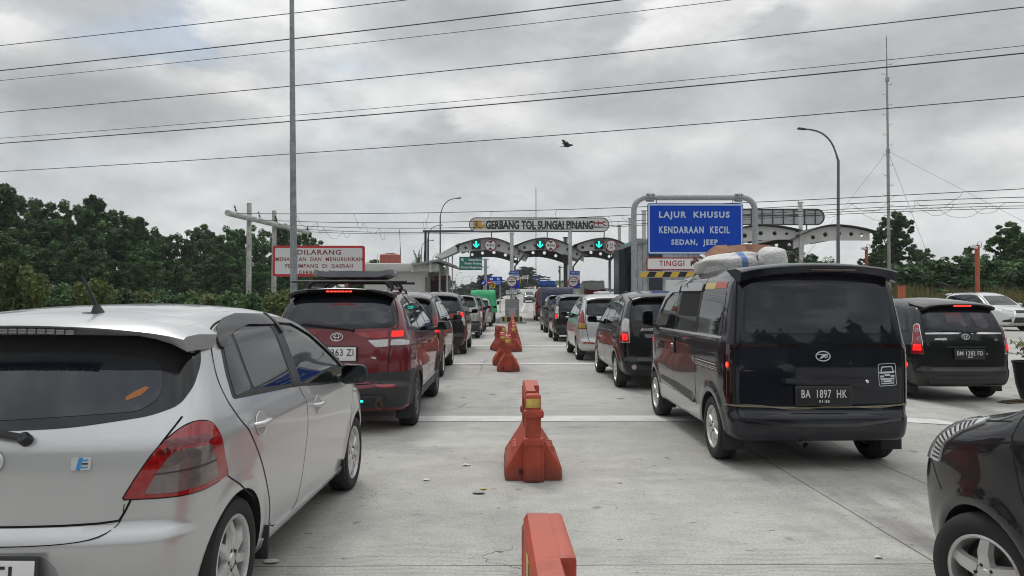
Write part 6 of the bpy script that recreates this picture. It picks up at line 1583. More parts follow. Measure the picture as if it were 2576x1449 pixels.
canopy(5.55, 9.75, 56, 65, 6.25, 5.80, 5.40, .50, 'third bowed toll canopy, against the dark blue portal')
canopy(12.2, 17.45, 44, 53, 6.02, 5.10, 5.75, .60, 'bowed canopy to the right of the big blue sign'); canopy(17.3, 21.9, 44, 53, 6.02, 5.20, 5.70, .52, 'rightmost bowed canopy with a free end')
def column(x, y, z, r, lab, brace=None, m=WSTEEL):
    t = thing('gate_column', lab, 'column', (x, y, 0), 0, 'toll gate columns')
    b = MB(); b.cyl((0, 0, .1), (0, 0, z), r, n=20); b.box((0, 0, .16), (r * 4, r * 4, .06), bev=.01); b.box((0, 0, z - .03), (r * 2.6, r * 2.6, .05), bev=.01); b.obj('shaft', m, t, 40)
    if brace:
        q = MB(); q.tube([(r + .1, .15, .3), (r + .1, .15, brace[0]), (brace[1], .15, brace[2])], .085, 4); q.obj('brace', DSTEEL, t)
    return t
column(.58, 55.6, 6.65, .14, 'pale column carrying the left canopy, above the first toll island', (4.1, 1.05, 5.1)); column(4.98, 55.6, 7.0, .14, 'pale column carrying the middle canopy', (4.1, 1.05, 5.1)); column(4.96, 59.5, 6.65, .17, 'darker column just behind the middle pale one', None, mat('grey_steel_shade', (.16, .16, .165), .55))
column(9.45, 55.2, 7.72, .13, 'slim grey post rising above the third canopy'); column(9.0, 57.5, 7.4, .12, 'shorter grey post behind the third canopy'); column(10.35, 54.5, 8.2, .16, 'tall grey post left of the blue sign top')
column(17.75, 44, 7.42, .115, 'white column standing between the two right canopies')
def name_sign():
    x0, x1, zb, zt = -2.62, 7.92, 6.70, 7.77; y = 55.5
    t = thing('name_sign', 'long rounded grey-white name sign above the toll gate, black letters and two emblems', 'sign', ((x0 + x1) / 2, y, (zb + zt) / 2))
    W, H = x1 - x0, zt - zb; M = face_cam((0, 0, 0))
    b = MB(); b.prism(rrect(W, H, H * .499, 10), 0.0, .22, M @ Matrix.Translation((0, 0, -.22)), 0, 1); b.obj('box', [mat('name_sign_face', (.66, .665, .66), .45), SIGNK], t)
    o = MB(); a, c2 = rrect(W + .02, H + .02, H * .5, 10), rrect(W - .10, H - .10, H * .44, 10); n = len(a); vs = [(x, y2, .012) for x, y2 in a] + [(x, y2, .012) for x, y2 in c2]
    o.add(vs, [(i, (i + 1) % n, n + (i + 1) % n, n + i) for i in range(n)], 0, M); o.obj('border', SIGNK, t)
    l = MB(); l.text('GERBANG TOL SUNGAI PINANG', M @ Matrix.Translation((-.0 + .02, -.02, .006)), h=.66, w=8.10, bold=.04, depth=.02); l.obj('lettering', SIGNK, t)
    e = MB(); ex = -W / 2 + .30; e.prism([(ex, -.32), (ex + .62, -.32), (ex + .62, .30), (ex, .30)], .0, .012, M, 0)
    def blob(pts): e.prism(pts, .012, .020, M, 1)
    q = lambda cx, cy, r, a0, a1: [(cx, cy)] + [(cx + r * math.cos(R_(a0 + (a1 - a0) * k / 8)), cy + r * math.sin(R_(a0 + (a1 - a0) * k / 8))) for k in range(9)]
    blob(q(ex + .0, .30, .29, 270, 360)); blob(q(ex + .62, .0, .30, 180, 360)); blob([(ex + .32, 0), (ex + .62, 0), (ex + .62, .30), (ex + .32, .30)]); blob(q(ex + .31, -.32, .22, 0, 180)); blob(q(ex, .0, .2, 270, 360))
    e.obj('emblem', [mat('emblem_blue', (.04, .05, .16), .5), mat('emblem_yellow', (.60, .33, .04), .5)], t)
    h = MB(); hx = W / 2 - 1.18
    for bx in ([(0, -.06), (.10, -.06), (.10, .30), (0, .30)], [(.30, -.06), (.40, -.06), (.40, .30), (.30, .30)], [(.10, .07), (.62, .07), (.62, .16), (.10, .16)], [(.55, .12), (.68, .12), (.95, .30), (.80, .30)], [(.58, .12), (.70, .12), (.95, -.06), (.80, -.06)]): h.prism([(hx + x, z) for x, z in bx], .0, .014 + .002 * bx[0][0], M)
    h.prism([(hx, -.20), (hx + .95, -.20), (hx + .95, -.17), (hx, -.17)], .0, .012, M, 1); h.obj('logo', [mat('logo_red', (.40, .03, .04), .5), mat('logo_grey', (.25, .25, .26), .5)], t)
    p = MB()
    for x in (-3.6, .6, 4.9): p.box((x, .1, -H / 2 - .35), (.07, .07, .75))
    p.obj('bracket_frame', DSTEEL, t)
name_sign()
def sign_back():
    Y = 46.0; x0, x1, zb, zt = P(1850, 600, Y).x, P(2073, 600, Y).x, P(1900, 565, Y).z, P(1900, 526.5, Y).z; W, H = x1 - x0, zt - zb
    t = thing('name_sign', 'back of a long rounded sign over the right canopies, pale panel with dark ribs', 'sign', ((x0 + x1) / 2, Y, (zb + zt) / 2)); M = face_cam((0, 0, 0))
    b = MB(); b.prism(rrect(W, H, H * .499, 10), -.05, 0, M); b.obj('panel', mat('panel_pale', (.50, .51, .52), .5), t)
    r = MB(); pts = [M @ Vector((a, c2, .03)) for a, c2 in rrect(W, H, H * .499, 10)]; r.tube(pts, .045, 6, closed=True)
    for u in np.linspace(-.44, .40, 8): r.box((u * W, -.05, 0), (.05, .06, H))
    r.box((0, -.05, H * .12), (W * .92, .05, .05)); r.box((-.2, -.05, -H * .75), (.06, .06, H * .6)); r.box((W * .3, -.05, -H * .75), (.06, .06, H * .6)); r.obj('rib_frame', DSTEEL, t)
sign_back()
def led(x, z, lab):
    t = thing('lane_signal', lab, 'lane signal', (x, 55.75, z), 0, 'green lane arrows'); M = face_cam((0, -.09, 0))
    b = MB(); b.box((0, 0, 0), (.66, .16, .66), bev=.03); b.obj('housing', mat('signal_housing', (.012, .018, .03), .4), t)
    a = MB(); rows = ['000111000'] * 4 + ['100111001', '110111011', '111111111', '011111110', '001111100', '000111000', '000010000']
    for j, r in enumerate(rows):
        for i, ch in enumerate(r):
            if ch == '1': a.cyl((( i - 4) * .052, -.082, .25 - j * .048), ((i - 4) * .052, -.092, .25 - j * .048), .023, n=6)
    a.obj('arrow', mat('green_led', (.0, .6, .5), .4, emit=(.02, .95, .72), es=1.6), t)
def height_disc(x, z, txt, lab, two=False):
    t = thing('height_limit_sign', lab, 'sign', (x, 55.70, z), 0, 'round height signs'); M = face_cam((0, 0, 0)); r = .46
    b = MB(); b.prism(circ(r, 40), -.02, .0, M, 0); b.obj('disc', SIGNR, t)
    w = MB(); w.prism(circ(r * .84, 40), .0, .006, M); w.obj('face', SIGNW, t)
    k = MB()
    tri = [(-.20, .33), (.20, .33), (.0, .16)] if not two else [(-.33, .2), (-.33, -.2), (-.20, 0)]
    for s in (1, -1):
        q = [(x2 * s, y2 * s) for x2, y2 in tri]; k.prism(q, .006, .010, M)
    if two: k.text('2,5', M @ Matrix.Translation((0, .10, .008)), h=.18, bold=.03); k.text('m', M @ Matrix.Translation((0, -.14, .008)), h=.12, bold=.03)
    else: k.text(txt, M @ Matrix.Translation((0, 0, .008)), h=.20, w=.60, bold=.03)
    k.obj('lettering', SIGNK, t)
for i, (xa, xd, lane) in enumerate(((-2.10, -1.03, 'left'), (2.72, 3.53, 'middle'), (7.17, 8.10, 'right'))):
    zz = P(1200, 615.5, 55.7).z
    led(xa, zz, 'green lane arrow lit on the %s toll canopy' % ('leftmost', 'middle', 'third')[i])
    height_disc(xd, zz - (.05 if i < 2 else .08), '4,2m', 'round red-rimmed height sign reading %s on the %s canopy' % (('4,2m', '4,2m', '2,5 m')[i], ('leftmost', 'middle', 'third')[i]), i == 2)
def board_set(x, y, lab):
    t = thing('tariff_board', 'blue and white tariff board ' + lab, 'sign', (x + .22, y + 1.2, 0), 0, 'tariff boards'); M = face_cam((0, 0, 3.05))
    b = MB(); b.box((0, .02, 3.05), (.74, .04, 1.28)); b.obj('board', SIGNB, t)
    w = MB(); w.prism([(-.34, -.05), (.34, -.05), (.34, .36), (-.34, .36)], .0, .006, M); w.prism([(-.34, .60), (.34, .60), (.34, .61), (-.34, .61)], .0, .006, M); w.text('TARIF TOL', M @ Matrix.Translation((0, .50, .004)), h=.10, wmax=.62, bold=.02); w.obj('white_field', SIGNW, t)
    q = MB()
    for z, wd in ((.28, .5), (.16, .3), (.06, .45)): q.box((.05, -.008, 3.05 + z), (wd, .004, .03))
    q.obj('lettering', SIGNB, t)
    p = MB(); p.cyl((0, .08, .1), (0, .08, 3.6), .05, n=10); p.obj('post', WSTEEL, t)
    t = thing('toll_warning_sign', 'round red-rimmed toll gate sign with black bar ' + lab, 'sign', (x, y, 0), 0, 'round toll gate signs'); M = face_cam((0, -.05, 2.86)); r = .375
    b = MB(); b.prism(circ(r, 40), -.02, 0, M); b.obj('disc', SIGNR, t)
    w = MB(); w.prism(circ(r * .80, 40), 0, .006, M); w.obj('face', SIGNW, t)
    k = MB(); k.prism(rrect(.46, .085, .03), .006, .010, M); k.text('GERBANG', M @ Matrix.Translation((0, .14, .008)), h=.065, w=.38, bold=.03); k.text('TOL', M @ Matrix.Translation((0, -.14, .008)), h=.06, bold=.03, space=1.2); k.obj('lettering', SIGNK, t)
    p = MB(); p.cyl((0, 0, .1), (0, 0, 3.1), .04, n=10); p.obj('post', GALV, t)
    t = thing('card_sign', 'small white plate about tapping the card ' + lab, 'sign', (x - .02, y - .04, 0), 0, 'card signs'); M = face_cam((0, -.06, 2.12))
    b = MB(); b.prism(rrect(.84, .34, .03), -.015, 0, M); b.obj('plate', SIGNK, t)
    w = MB(); w.prism(rrect(.79, .29, .02), 0, .004, M); w.obj('face', SIGNW, t)
    k = MB(); k.text('TEMPELKAN', M @ Matrix.Translation((0, .065, .005)), h=.085, w=.62, bold=.03, space=1.2); k.text('KARTU', M @ Matrix.Translation((0, -.07, .005)), h=.085, w=.38, bold=.03, space=1.2); k.obj('lettering', SIGNK, t)
board_set(.54, 52.4, 'on the first toll island'); board_set(4.93, 52.6, 'on the second toll island')
# ------------------------------------------------------------------ height portal with the blue sign
def frame(y, xa, xb, zt, r, m, parent, nm='frame'):
    b = MB(); R0 = .48
    pts = [(xa, y, 0), (xa, y, zt - R0)] + [(xa + R0 - R0 * math.cos(a), y, zt - R0 + R0 * math.sin(a)) for a in np.linspace(.2, math.pi / 2, 7)] + [(xb - R0 + R0 * math.sin(a), y, zt - R0 + R0 * math.cos(a)) for a in np.linspace(0, math.pi / 2 - .2, 7)] + [(xb, y, zt - R0), (xb, y, 0)]
    b.tube(pts, r, 16)
    for x in (xa + .62, xb - .62):
        b.cyl((x - .05, y, zt), (x - .012, y, zt), r * 1.55, n=16); b.cyl((x + .012, y, zt), (x + .05, y, zt), r * 1.55, n=16)
        for a in range(8): b.box((x, y + math.cos(a * .785) * r * 1.25, zt + math.sin(a * .785) * r * 1.25), (.30, .012 if a % 2 == 0 else .05, .05), bev=.004)
    return b.obj(nm, m, parent, 40)
def portal():
    Y = 27.8; xa, xb, zt = P(1595, 700, Y).x, P(1900, 700, Y).x, P(1700, 497, Y).z
    t = thing('height_portal', 'galvanised tube portal with big blue sign and striped height bar', 'sign gantry', (0, 0, 0)); t.location = (xa, Y, 0)
    frame(0, 0, xb - xa, zt, .105, GALV, t)
    y = MB()
    for x in (0, xb - xa): y.box((x, 0, .85), (.27, .27, 1.7), bev=.02)
    y.obj('post_sleeve', mat('sleeve_yellow', (.58, .36, .03), .5, var=.1), t)
    x0, x1 = P(1628, 600, Y).x - xa, P(1868, 600, Y).x - xa; z0, z1 = P(1700, 640, Y).z, P(1700, 512, Y).z
    W, H, cx, cz = x1 - x0, z1 - z0, (x0 + x1) / 2, (z0 + z1) / 2; M = face_cam((cx, -.08, cz))
    s = MB(); s.prism(rrect(W, H, .08), -.05, 0, M); so = s.obj('lane_sign', SIGNB, t)
    bd = MB(); a, c2 = rrect(W - .05, H - .05, .07), rrect(W - .17, H - .17, .03); n = len(a); bd.add([(x, q, .004) for x, q in a + c2], [(i, (i + 1) % n, n + (i + 1) % n, n + i) for i in range(n)], 0, M); bd.obj('border', INKB, so)
    l = MB()
    for txt, px0, px1, py, hh in (('LAJUR KHUSUS', 1658, 1836, 542, .31), ('KENDARAAN KECIL', 1658, 1836, 578, .265), ('SEDAN, JEEP', 1689, 1806, 611, .27)):
        a = P(px0, py, Y - .1); c2 = P(px1, py, Y - .1); l.text(txt.replace(' ', '  '), M @ Matrix.Translation(((a.x + c2.x) / 2 - xa - cx, a.z - cz, .006)), h=hh, w=c2.x - a.x, bold=.035, space=1.22)
    l.obj('lettering', INKB, so)
    x0, x1 = P(1625, 600, Y).x - xa, P(1868, 600, Y).x - xa; z0, z1 = P(1700, 680, Y).z, P(1700, 648, Y).z; W, H, cx, cz = x1 - x0, z1 - z0, (x0 + x1) / 2, (z0 + z1) / 2; M = face_cam((cx, -.08, cz))
    s = MB(); s.prism(rrect(W, H, .05), -.04, 0, M); so = s.obj('height_sign', SIGNR, t)
    w = MB(); w.prism(rrect(W - .09, H - .09, .03), 0, .005, M); w.obj('face', SIGNW, so)
    l = MB(); l.text('TINGGI  MAKS  2,5 m', M @ Matrix.Translation((.02, 0, .006)), h=H * .52, w=2.75, bold=.02, space=1.15); l.obj('lettering', mat('sign_ink_red', (.33, .02, .03), .5), so)
    b = MB(); z0, z1 = P(1700, 697, Y).z, P(1700, 684, Y).z; zc, h = (z0 + z1) / 2, z1 - z0; L0, L1 = .12, xb - xa - .12
    b.box(((L0 + L1) / 2, -.02, zc), (L1 - L0, .10, h + .05), bev=.01, mi=2)
    x = L0 + .05; k = 0; st = .29
    while x < L1 - .1:
        xe = min(x + st, L1 - .05); sk = h * .55
        b.add([(x, -.073, zc - h / 2), (xe, -.073, zc - h / 2), (min(xe + sk, L1 - .02), -.073, zc + h / 2), (min(x + sk, L1 - .02), -.073, zc + h / 2)], [(0, 1, 2, 3)], k % 2); x = xe; k += 1
    b.obj('height_bar', [mat('bar_yellow', (.62, .40, .06), .5), SIGNK, GALV], t, flat=True)
    hk = MB()
    for x in (.85, xb - xa - .85):
        for (a, c2) in ((zt - .08, P(1700, 512, Y).z), (P(1700, 640, Y).z, P(1700, 648, Y).z), (P(1700, 680, Y).z, zc)): hk.tube([(x, -.05, a), (x, -.05, c2)], .014, 6)
    hk.obj('hanger_frame', DSTEEL, t)
portal()
def far_portal():
    Y = 62.0; xa = P(1534, 700, Y).x; zt = P(1534, 646, Y).z
    t = thing('height_portal', 'second tube portal far behind the first, seen left of the dark blue column', 'sign gantry', (xa, Y, 0)); frame(0, 0, 4.6, zt, .12, GALV, t)
    s = MB(); s.box((1.85, .1, zt - 1.0), (2.9, .05, 1.65)); s.obj('sign_back', mat('sign_back_grey', (.30, .31, .31), .5, .3), t)
far_portal()
# ------------------------------------------------------------------ booth building and office
def booth():
    Y = 46.0; X = lambda px: P(px, 700, Y).x; Z = lambda py: P(1600, py, Y).z
    t = thing('toll_office', 'silver-clad toll building with dark door behind the blue sign', 'building', (X(1601), Y, 0)); o = X(1601)
    b = MB(); zw = Z(600); W = X(1760) - o
    b.box((W / 2, 4, zw / 2), (W, 8, zw)); b.obj('wall', mat('silver_cladding', (.42, .43, .44), .28, .75, var=.25, vscale=1.2), t)
    sm = MB()
    for i in range(14): sm.box((.06 + i * .32, -.006, zw / 2), (.018, .014, zw))
    for z in (1.7, 3.3): sm.box((W / 2, -.008, z), (W, .016, .03))
    sm.obj('cladding_seam', mat('cladding_joint', (.10, .10, .11), .6), t)
    d = MB(); d.box((X(1649) - o, -.02, 2.3), (X(1666) - X(1632), .06, 4.6)); d.obj('door', mat('door_navy', (.018, .022, .034), .4), t)
    w = MB(); w.box((X(1700) - o, -.02, 1.4), (1.3, .05, 2.8), mi=0); w.box((X(1678) - o, -.05, 1.3), (.3, .06, 1.5), mi=1); w.obj('window', [SIGNW, mat('frame_grey', (.2, .2, .2), .5)], t)
    r = MB(); r.prism([(-.35, zw - .45), (W + .3, zw + .35), (W + .3, zw + .47), (-.35, zw - .30)], -.5, 8.4, Matrix(((1, 0, 0, 0), (0, 0, 1, 0), (0, 1, 0, 0), (0, 0, 0, 1)))); r.obj('roof', mat('roof_grey', (.20, .21, .22), .5), t)
    t = thing('navy_portal', 'dark blue clad portal columns at the right end of the toll canopies', 'portal', (P(1556, 700, 48).x, 48, 0)); q = P(1556, 700, 48).x
    c = MB(); zt = P(1560, 628, 48).z
    c.box((.22, 1.0, zt / 2), (.44, 2.2, zt)); c.obj('column', mat('navy_panel', (.008, .012, .024), .35), t)
    c = MB(); c.box((.70, 2.5, (zt + .1) / 2), (.30, 3.0, zt + .1)); c.obj('column', mat('navy_panel_grey', (.035, .043, .058), .4), t)
    c = MB(); c.box((.50, 1.9, zt / 2), (.08, .3, zt)); c.obj('joint_strip', GALV, t)
booth()
def office():
    Y = 50.0; X = lambda px: P(px, 700, Y).x; Z = lambda py: P(1000, py, Y).z
    o = X(915); W = X(1100) - o; zr0, zr1 = Z(684), Z(663)
    t = thing('office_building', 'low white office with flat parapet on the left beyond the dark red off-roader', 'building', (o, Y, 0))
    wm = mat('office_white', (.50, .50, .48), .7, var=.06, vscale=1.5)
    b = MB(); b.box((W * .44, 4, zr0 / 2), (W * .86, 8, zr0)); b.obj('wall', wm, t)
    p = MB(); p.box((W / 2, 3.8, (zr0 + zr1) / 2), (W + .3, 9, zr1 - zr0), bev=.12); p.obj('parapet', wm, t)
    d = MB(); d.box((X(1075) - o, -.03, zr0 * .45), (.30, .1, zr0 * .9), mi=0); d.box((X(1090) - o, 1.0, 1.6), (.5, .1, 2.6), mi=1); d.box((X(1040) - o, -.02, 1.5), (.9, .04, 1.1), mi=2); d.obj('window', [mat('frame_brown', (.16, .14, .13), .6), GLASS, GLASS], t)
    s = MB(); a = [(X(1050) - o, Z(673)), (X(1112) - o, Z(660.5)), (X(1114) - o, Z(662)), (X(1050) - o, Z(675))]
    x0, x1, xm = X(1041) - o, X(1146) - o, X(1108) - o; zA, zB, zC = Z(671), Z(659), Z(672)
    s.add([(x0, -1.2, zA), (xm, -1.2, zB), (x1, .5, zC), (x1, 5, zC), (xm, 5, zB), (x0, 5, zA)] + [(x, y, z + .14) for x, y, z in [(x0, -1.2, zA), (xm, -1.2, zB), (x1, .5, zC), (x1, 5, zC), (xm, 5, zB), (x0, 5, zA)]],
          [(5, 4, 1, 0), (4, 3, 2, 1), (6, 7, 10, 11), (7, 8, 9, 10), (0, 1, 7, 6), (1, 2, 8, 7), (2, 3, 9, 8), (3, 4, 10, 9), (4, 5, 11, 10), (5, 0, 6, 11)]); s.obj('porch_roof', mat('porch_grey', (.24, .24, .24), .6), t)
    for px in (1042, 1086): q = MB(); q.box((X(px) - o, -.9, (Z(684) + Z(671)) / 2 + .1), (.16, .16, Z(671) - Z(684) + .3)); q.obj('porch_post', wm, t)
    for px in (1104, 1123): q = MB(); q.cyl((X(px) - o, .6, 0), (X(px) - o, .6, Z(667)), .06, n=8); q.obj('porch_post', wm, t)
    q = MB(); q.box((X(1064) - o, 1.0, (Z(684) + Z(671)) / 2), (1.1, 1.5, .5), bev=.04); q.obj('roof_unit', mat('frame_grey', (.2, .2, .2), .5), t)
    k = thing('kiosk', 'dark grey kiosk with a dull red top band beside the white office', 'kiosk', (X(1085), Y + 2, 0)); kx = P(1085, 700, Y + 2).x; W2 = P(1121, 700, Y + 2).x - kx; zt = P(1100, 693, Y + 2).z
    b = MB(); b.box((W2 / 2, 1, zt / 2), (W2, 2, zt)); b.obj('wall', mat('kiosk_grey', (.035, .036, .042), .45), k)
    r = MB(); r.box((W2 / 2, .98, zt - .16), (W2 + .04, 2.02, .30)); r.obj('top_band', mat('kiosk_red', (.16, .035, .035), .6), k)
    m = MB(); m.tube([(W2 * .45, -.08, 1.0), (W2 * .45, -.08, 2.0)], .05, 8); m.ell((W2 * .47, -.1, 2.15), (.14, .1, .12), 10); m.obj('spot_lamp', GALV, k)
    w = thing('water_tank', 'orange plastic water tank standing on the white office roof', 'water tank', (P(982, 700, Y + 1.5).x, Y + 1.5, zr1)); z1 = P(982, 637, Y + 1.5).z - zr1; rr = .73
    b = MB(); b.lathe([(rr * .96, 0), (rr, .06), (rr, z1 * .22), (rr * .985, z1 * .24), (rr, z1 * .26), (rr, z1 * .50), (rr * .985, z1 * .52), (rr, z1 * .54), (rr, z1 * .80), (rr * .93, z1 * .86), (rr * .42, z1 * .95), (rr * .40, z1 * .97)], 40); b.obj('body', mat('tank_orange', (.36, .10, .07), .5, var=.1), w, 25)
    l = MB(); l.lathe([(rr * .42, z1 * .96), (rr * .46, z1 * .97), (rr * .42, z1), (.001, z1 * 1.01)], 24); l.obj('lid', mat('lid_dark', (.05, .055, .05), .6), w)
    pp = MB(); pp.tube([(-.85, -.2, -.3), (-.85, -.2, z1 * .9), (-.5, -.1, z1 * .9)], .025, 6); pp.obj('pipe', SIGNW, w)
    v = thing('walkway_canopy', 'sloping grey ribbed walkway roof beside the leftmost toll canopy', 'canopy', (0, 0, 0)); Y2 = 58.0
    A, B, C2, D = P(1095, 647, Y2), P(1156, 613, Y2), P(1172, 627, Y2 - 1.2), P(1111, 653, Y2 - 1.2)
    b = MB(); q = [A, B, C2, D]; up = Vector((0, 0, .08)); b.add([tuple(p) for p in q] + [tuple(p + up) for p in q], [(3, 2, 1, 0), (4, 5, 6, 7), (0, 1, 5, 4), (1, 2, 6, 5), (2, 3, 7, 6), (3, 0, 4, 7)])
    for i in range(9):
        f = i / 8; p0 = A.lerp(D, f); p1 = B.lerp(C2, f); b.tube([p0 + Vector((0, 0, -.03)), p1 + Vector((0, 0, -.03))], .035, 4, mi=1)
    b.obj('roof_sheet', [mat('ribbed_grey', (.20, .20, .20), .6), DSTEEL], v)
    for px, py in ((1122, 645), (1128, 641), (1138, 636)): q = MB(); a = P(px, py, Y2 - .6); q.cyl((a.x, a.y, 0), tuple(a), .05, n=8); q.obj('post', SIGNW, v)
office()
# ------------------------------------------------------------------ signs left and beyond
def ban_sign():
    Y = 31.5; x0, x1, z0, z1 = P(686, 650, Y).x, P(917.5, 650, Y).x, P(800, 695.5, Y).z, P(800, 618, Y).z
    W, H, cx, cz = x1 - x0, z1 - z0, (x0 + x1) / 2, (z0 + z1) / 2
    t = thing('ban_sign', 'red-bordered white sign in dark red capitals, partly behind the tall lamp post', 'sign', (cx, Y, 0)); M = face_cam((0, 0, cz))
    b = MB(); b.prism(rrect(W, H, .09), -.06, 0, M); b.obj('board', mat('sign_red_bright', (.45, .025, .03), .45), t)
    w = MB(); w.prism(rrect(W - .20, H - .20, .07), 0, .006, M); w.obj('face', mat('sign_face_grey', (.58, .58, .58), .5), t)
    l = MB()
    def px(u): return P(u, 650, Y).x - cx
    for txt, a, c2, py, hh in (('DILARANG', 748, 858, 634.5, .215), ('MENAIKKAN DAN MENURUNKAN', 693, 912.5, 652, .165), ('PENUMPANG DI DAERAH', 718, 887.5, 669, .165), ('GERBANG TOL', 752, 853, 685.5, .165)):
        z = P(800, py, Y).z - cz; l.text(txt.replace(' ', '  '), M @ Matrix.Translation(((px(a) + px(c2)) / 2, z, .008)), h=hh, w=px(c2) - px(a), bold=.02, space=1.15)
    l.obj('lettering', INKR, t)
    p = MB()
    for u in (744, 868): p.cyl((px(u), .10, 0), (px(u), .10, cz + H * .3), .05, n=10)
    p.obj('support_frame', GALV, t)
ban_sign()
def green_sign():
    Y = 75.0; x0, x1, z0, z1 = P(1155.5, 700, Y).x, P(1213, 700, Y).x, P(1180, 679.6, Y).z, P(1180, 646, Y).z; W, H, cx, cz = x1 - x0, z1 - z0, (x0 + x1) / 2, (z0 + z1) / 2
    t = thing('direction_sign', 'green direction sign with three place names and an up-left arrow', 'sign', (cx, Y, 0)); M = face_cam((0, -.1, cz))
    b = MB(); b.prism(rrect(W, H, .04), -.05, 0, M); b.obj('board', mat('sign_green', (.006, .16, .115), .45), t)
    l = MB()
    for i, s in enumerate(('Pekanbaru', 'Rimbo Panjang', 'Danau Bingkuang')): l.text(s, M @ Matrix.Translation((W * .47, H * (.27 - .29 * i), .006)), h=H * .17 if i == 0 else H * .21, wmax=W * (.6, .73, .94)[i], bold=.025, align='R')
    l.prism([(-W * .42, H * .36), (-W * .30, H * .36), (-W * .34, H * .29), (-W * .29, H * .19), (-W * .33, H * .15), (-W * .38, H * .25), (-W * .42, H * .20)], 0, .006, M)
    l.prism(rrect(W - .06, H - .06, .03), .0, .0005, M) if False else None
    l.obj('lettering', INKB if False else SIGNW, t)
    p = MB(); xp = P(1221.5, 700, Y).x - cx; p.cyl((xp, 0, 0), (xp, 0, P(1221, 651, Y).z), .16, n=12)
    for z in (cz + H * .32, cz - H * .27): p.box(((xp + W / 2) / 2 + .1, 0, z), (xp - W / 2 + .5, .1, .1))
    p.obj('post', GALV, t)
green_sign()
def round_sign(nm, lab, px, py, Y, rpx, base, mark, zb=0.0):
    c = P(px, py, Y); r = rpx / FPX * Y; t = thing(nm, lab, 'sign', (c.x, Y, zb)); M = face_cam((0, -.06, c.z - zb))
    b = MB(); b.prism(circ(r, 32), -.02, 0, M); b.obj('disc', base, t)
    k = MB()
    for q in mark: k.prism([(x * r, y * r) for x, y in q], 0, .01, M)
    k.obj('symbol', SIGNW, t)
    p = MB(); p.cyl((0, 0, 0), (0, 0, c.z - zb + r * .5), .04, n=8); p.obj('post', GALV, t)
round_sign('keep_left_sign', 'small round blue sign with a white arrow down left, by the green sign post', 1216.5, 711, 74.4, 6.4, SIGNB, [[(-.5, -.55), (.2, -.55), (-.02, -.3), (.5, .3), (.3, .5), (-.28, -.08), (-.5, .15)]])
round_sign('no_entry_sign', 'round red no-entry sign with a white bar', 1231.5, 711, 76, 6.2, mat('sign_red_bright', (.45, .025, .03), .45), [[(-.75, -.17), (.75, -.17), (.75, .17), (-.75, .17)]])
def board(nm, lab, px0, px1, py0, py1, Y, m, deco=None, zb=None, legs=2, group=None):
    a, c = P(px0, py1, Y), P(px1, py0, Y); W, H = c.x - a.x, c.z - a.z; cx, cz = (a.x + c.x) / 2, (a.z + c.z) / 2
    zb = float(height(cx, Y)) if zb is None else zb
    t = thing(nm, lab, 'sign', (cx, Y, zb), 0, group); M = face_cam((0, -.08, cz - zb))
    b = MB(); b.prism(rrect(W, H, min(W, H) * .06), -.04, 0, M); b.obj('board', m, t)
    if deco: deco(t, M, W, H)
    p = MB()
    for x in ((-W * .35, W * .35) if legs == 2 else (0,)): p.cyl((x, 0, 0), (x, 0, cz - zb + H * .3), .06, n=8)
    p.obj('post_frame', GALV, t)
def deco_blue(t, M, W, H):
    k = MB(); k.prism([(x - W * .25, y + H * .22) for x, y in rrect(W * .22, H * .26, .03)], 0, .01, M); k.prism(circ(H * .16, 20, (W * .22, H * .22)), 0, .01, M)
    k.text('KECEPATAN ANDA', M @ Matrix.Translation((0, -H * .12, .005)), h=H * .13, w=W * .84, bold=.03); k.text('DIREKAM CCTV', M @ Matrix.Translation((0, -H * .33, .005)), h=H * .13, w=W * .74, bold=.03); k.obj('lettering', SIGNW, t)
    d = MB(); d.prism(circ(H * .07, 16, (-W * .25, H * .22)), .01, .014, M); d.prism(circ(H * .08, 16, (W * .22, H * .22)), .01, .014, M); d.obj('symbol', SIGNB, t)
board('camera_sign', 'blue notice with camera symbols behind the no-entry sign', 1227, 1263.5, 696, 717, 84, SIGNB, deco_blue)
def chev(t, M, W, H):
    k = MB(); k.prism([(-W * .28, H * .36), (0, H * .36), (W * .32, 0), (0, -H * .36), (-W * .28, -H * .36), (W * .04, 0)], 0, .01, M); k.obj('arrow', SIGNK, t)
board('chevron_sign', 'yellow chevron sign just under the no-entry sign', 1234, 1246, 710.5, 725, 78, YEL, chev, legs=1)
board('chevron_sign', 'dark chevron sign on the left of the rising road', 1303.5, 1310, 700, 713, 170, YEL, chev, legs=1)
def lines(t, M, W, H):
    k = MB()
    for i, w in enumerate((.8, .7, .6)): k.prism(rrect(W * w, H * .12, .02), 0, .01, M @ Matrix.Translation((0, H * (.28 - .28 * i), 0)))
    k.obj('lettering', INKR, t)
board('notice_board', 'small pale notice board left of the rising road', 1313.6, 1329, 693.5, 702, 190, SIGNW, lines)
board('notice_board', 'small blue board near the crest of the rising road', 1343, 1359.5, 693, 702.5, 235, SIGNB, None)
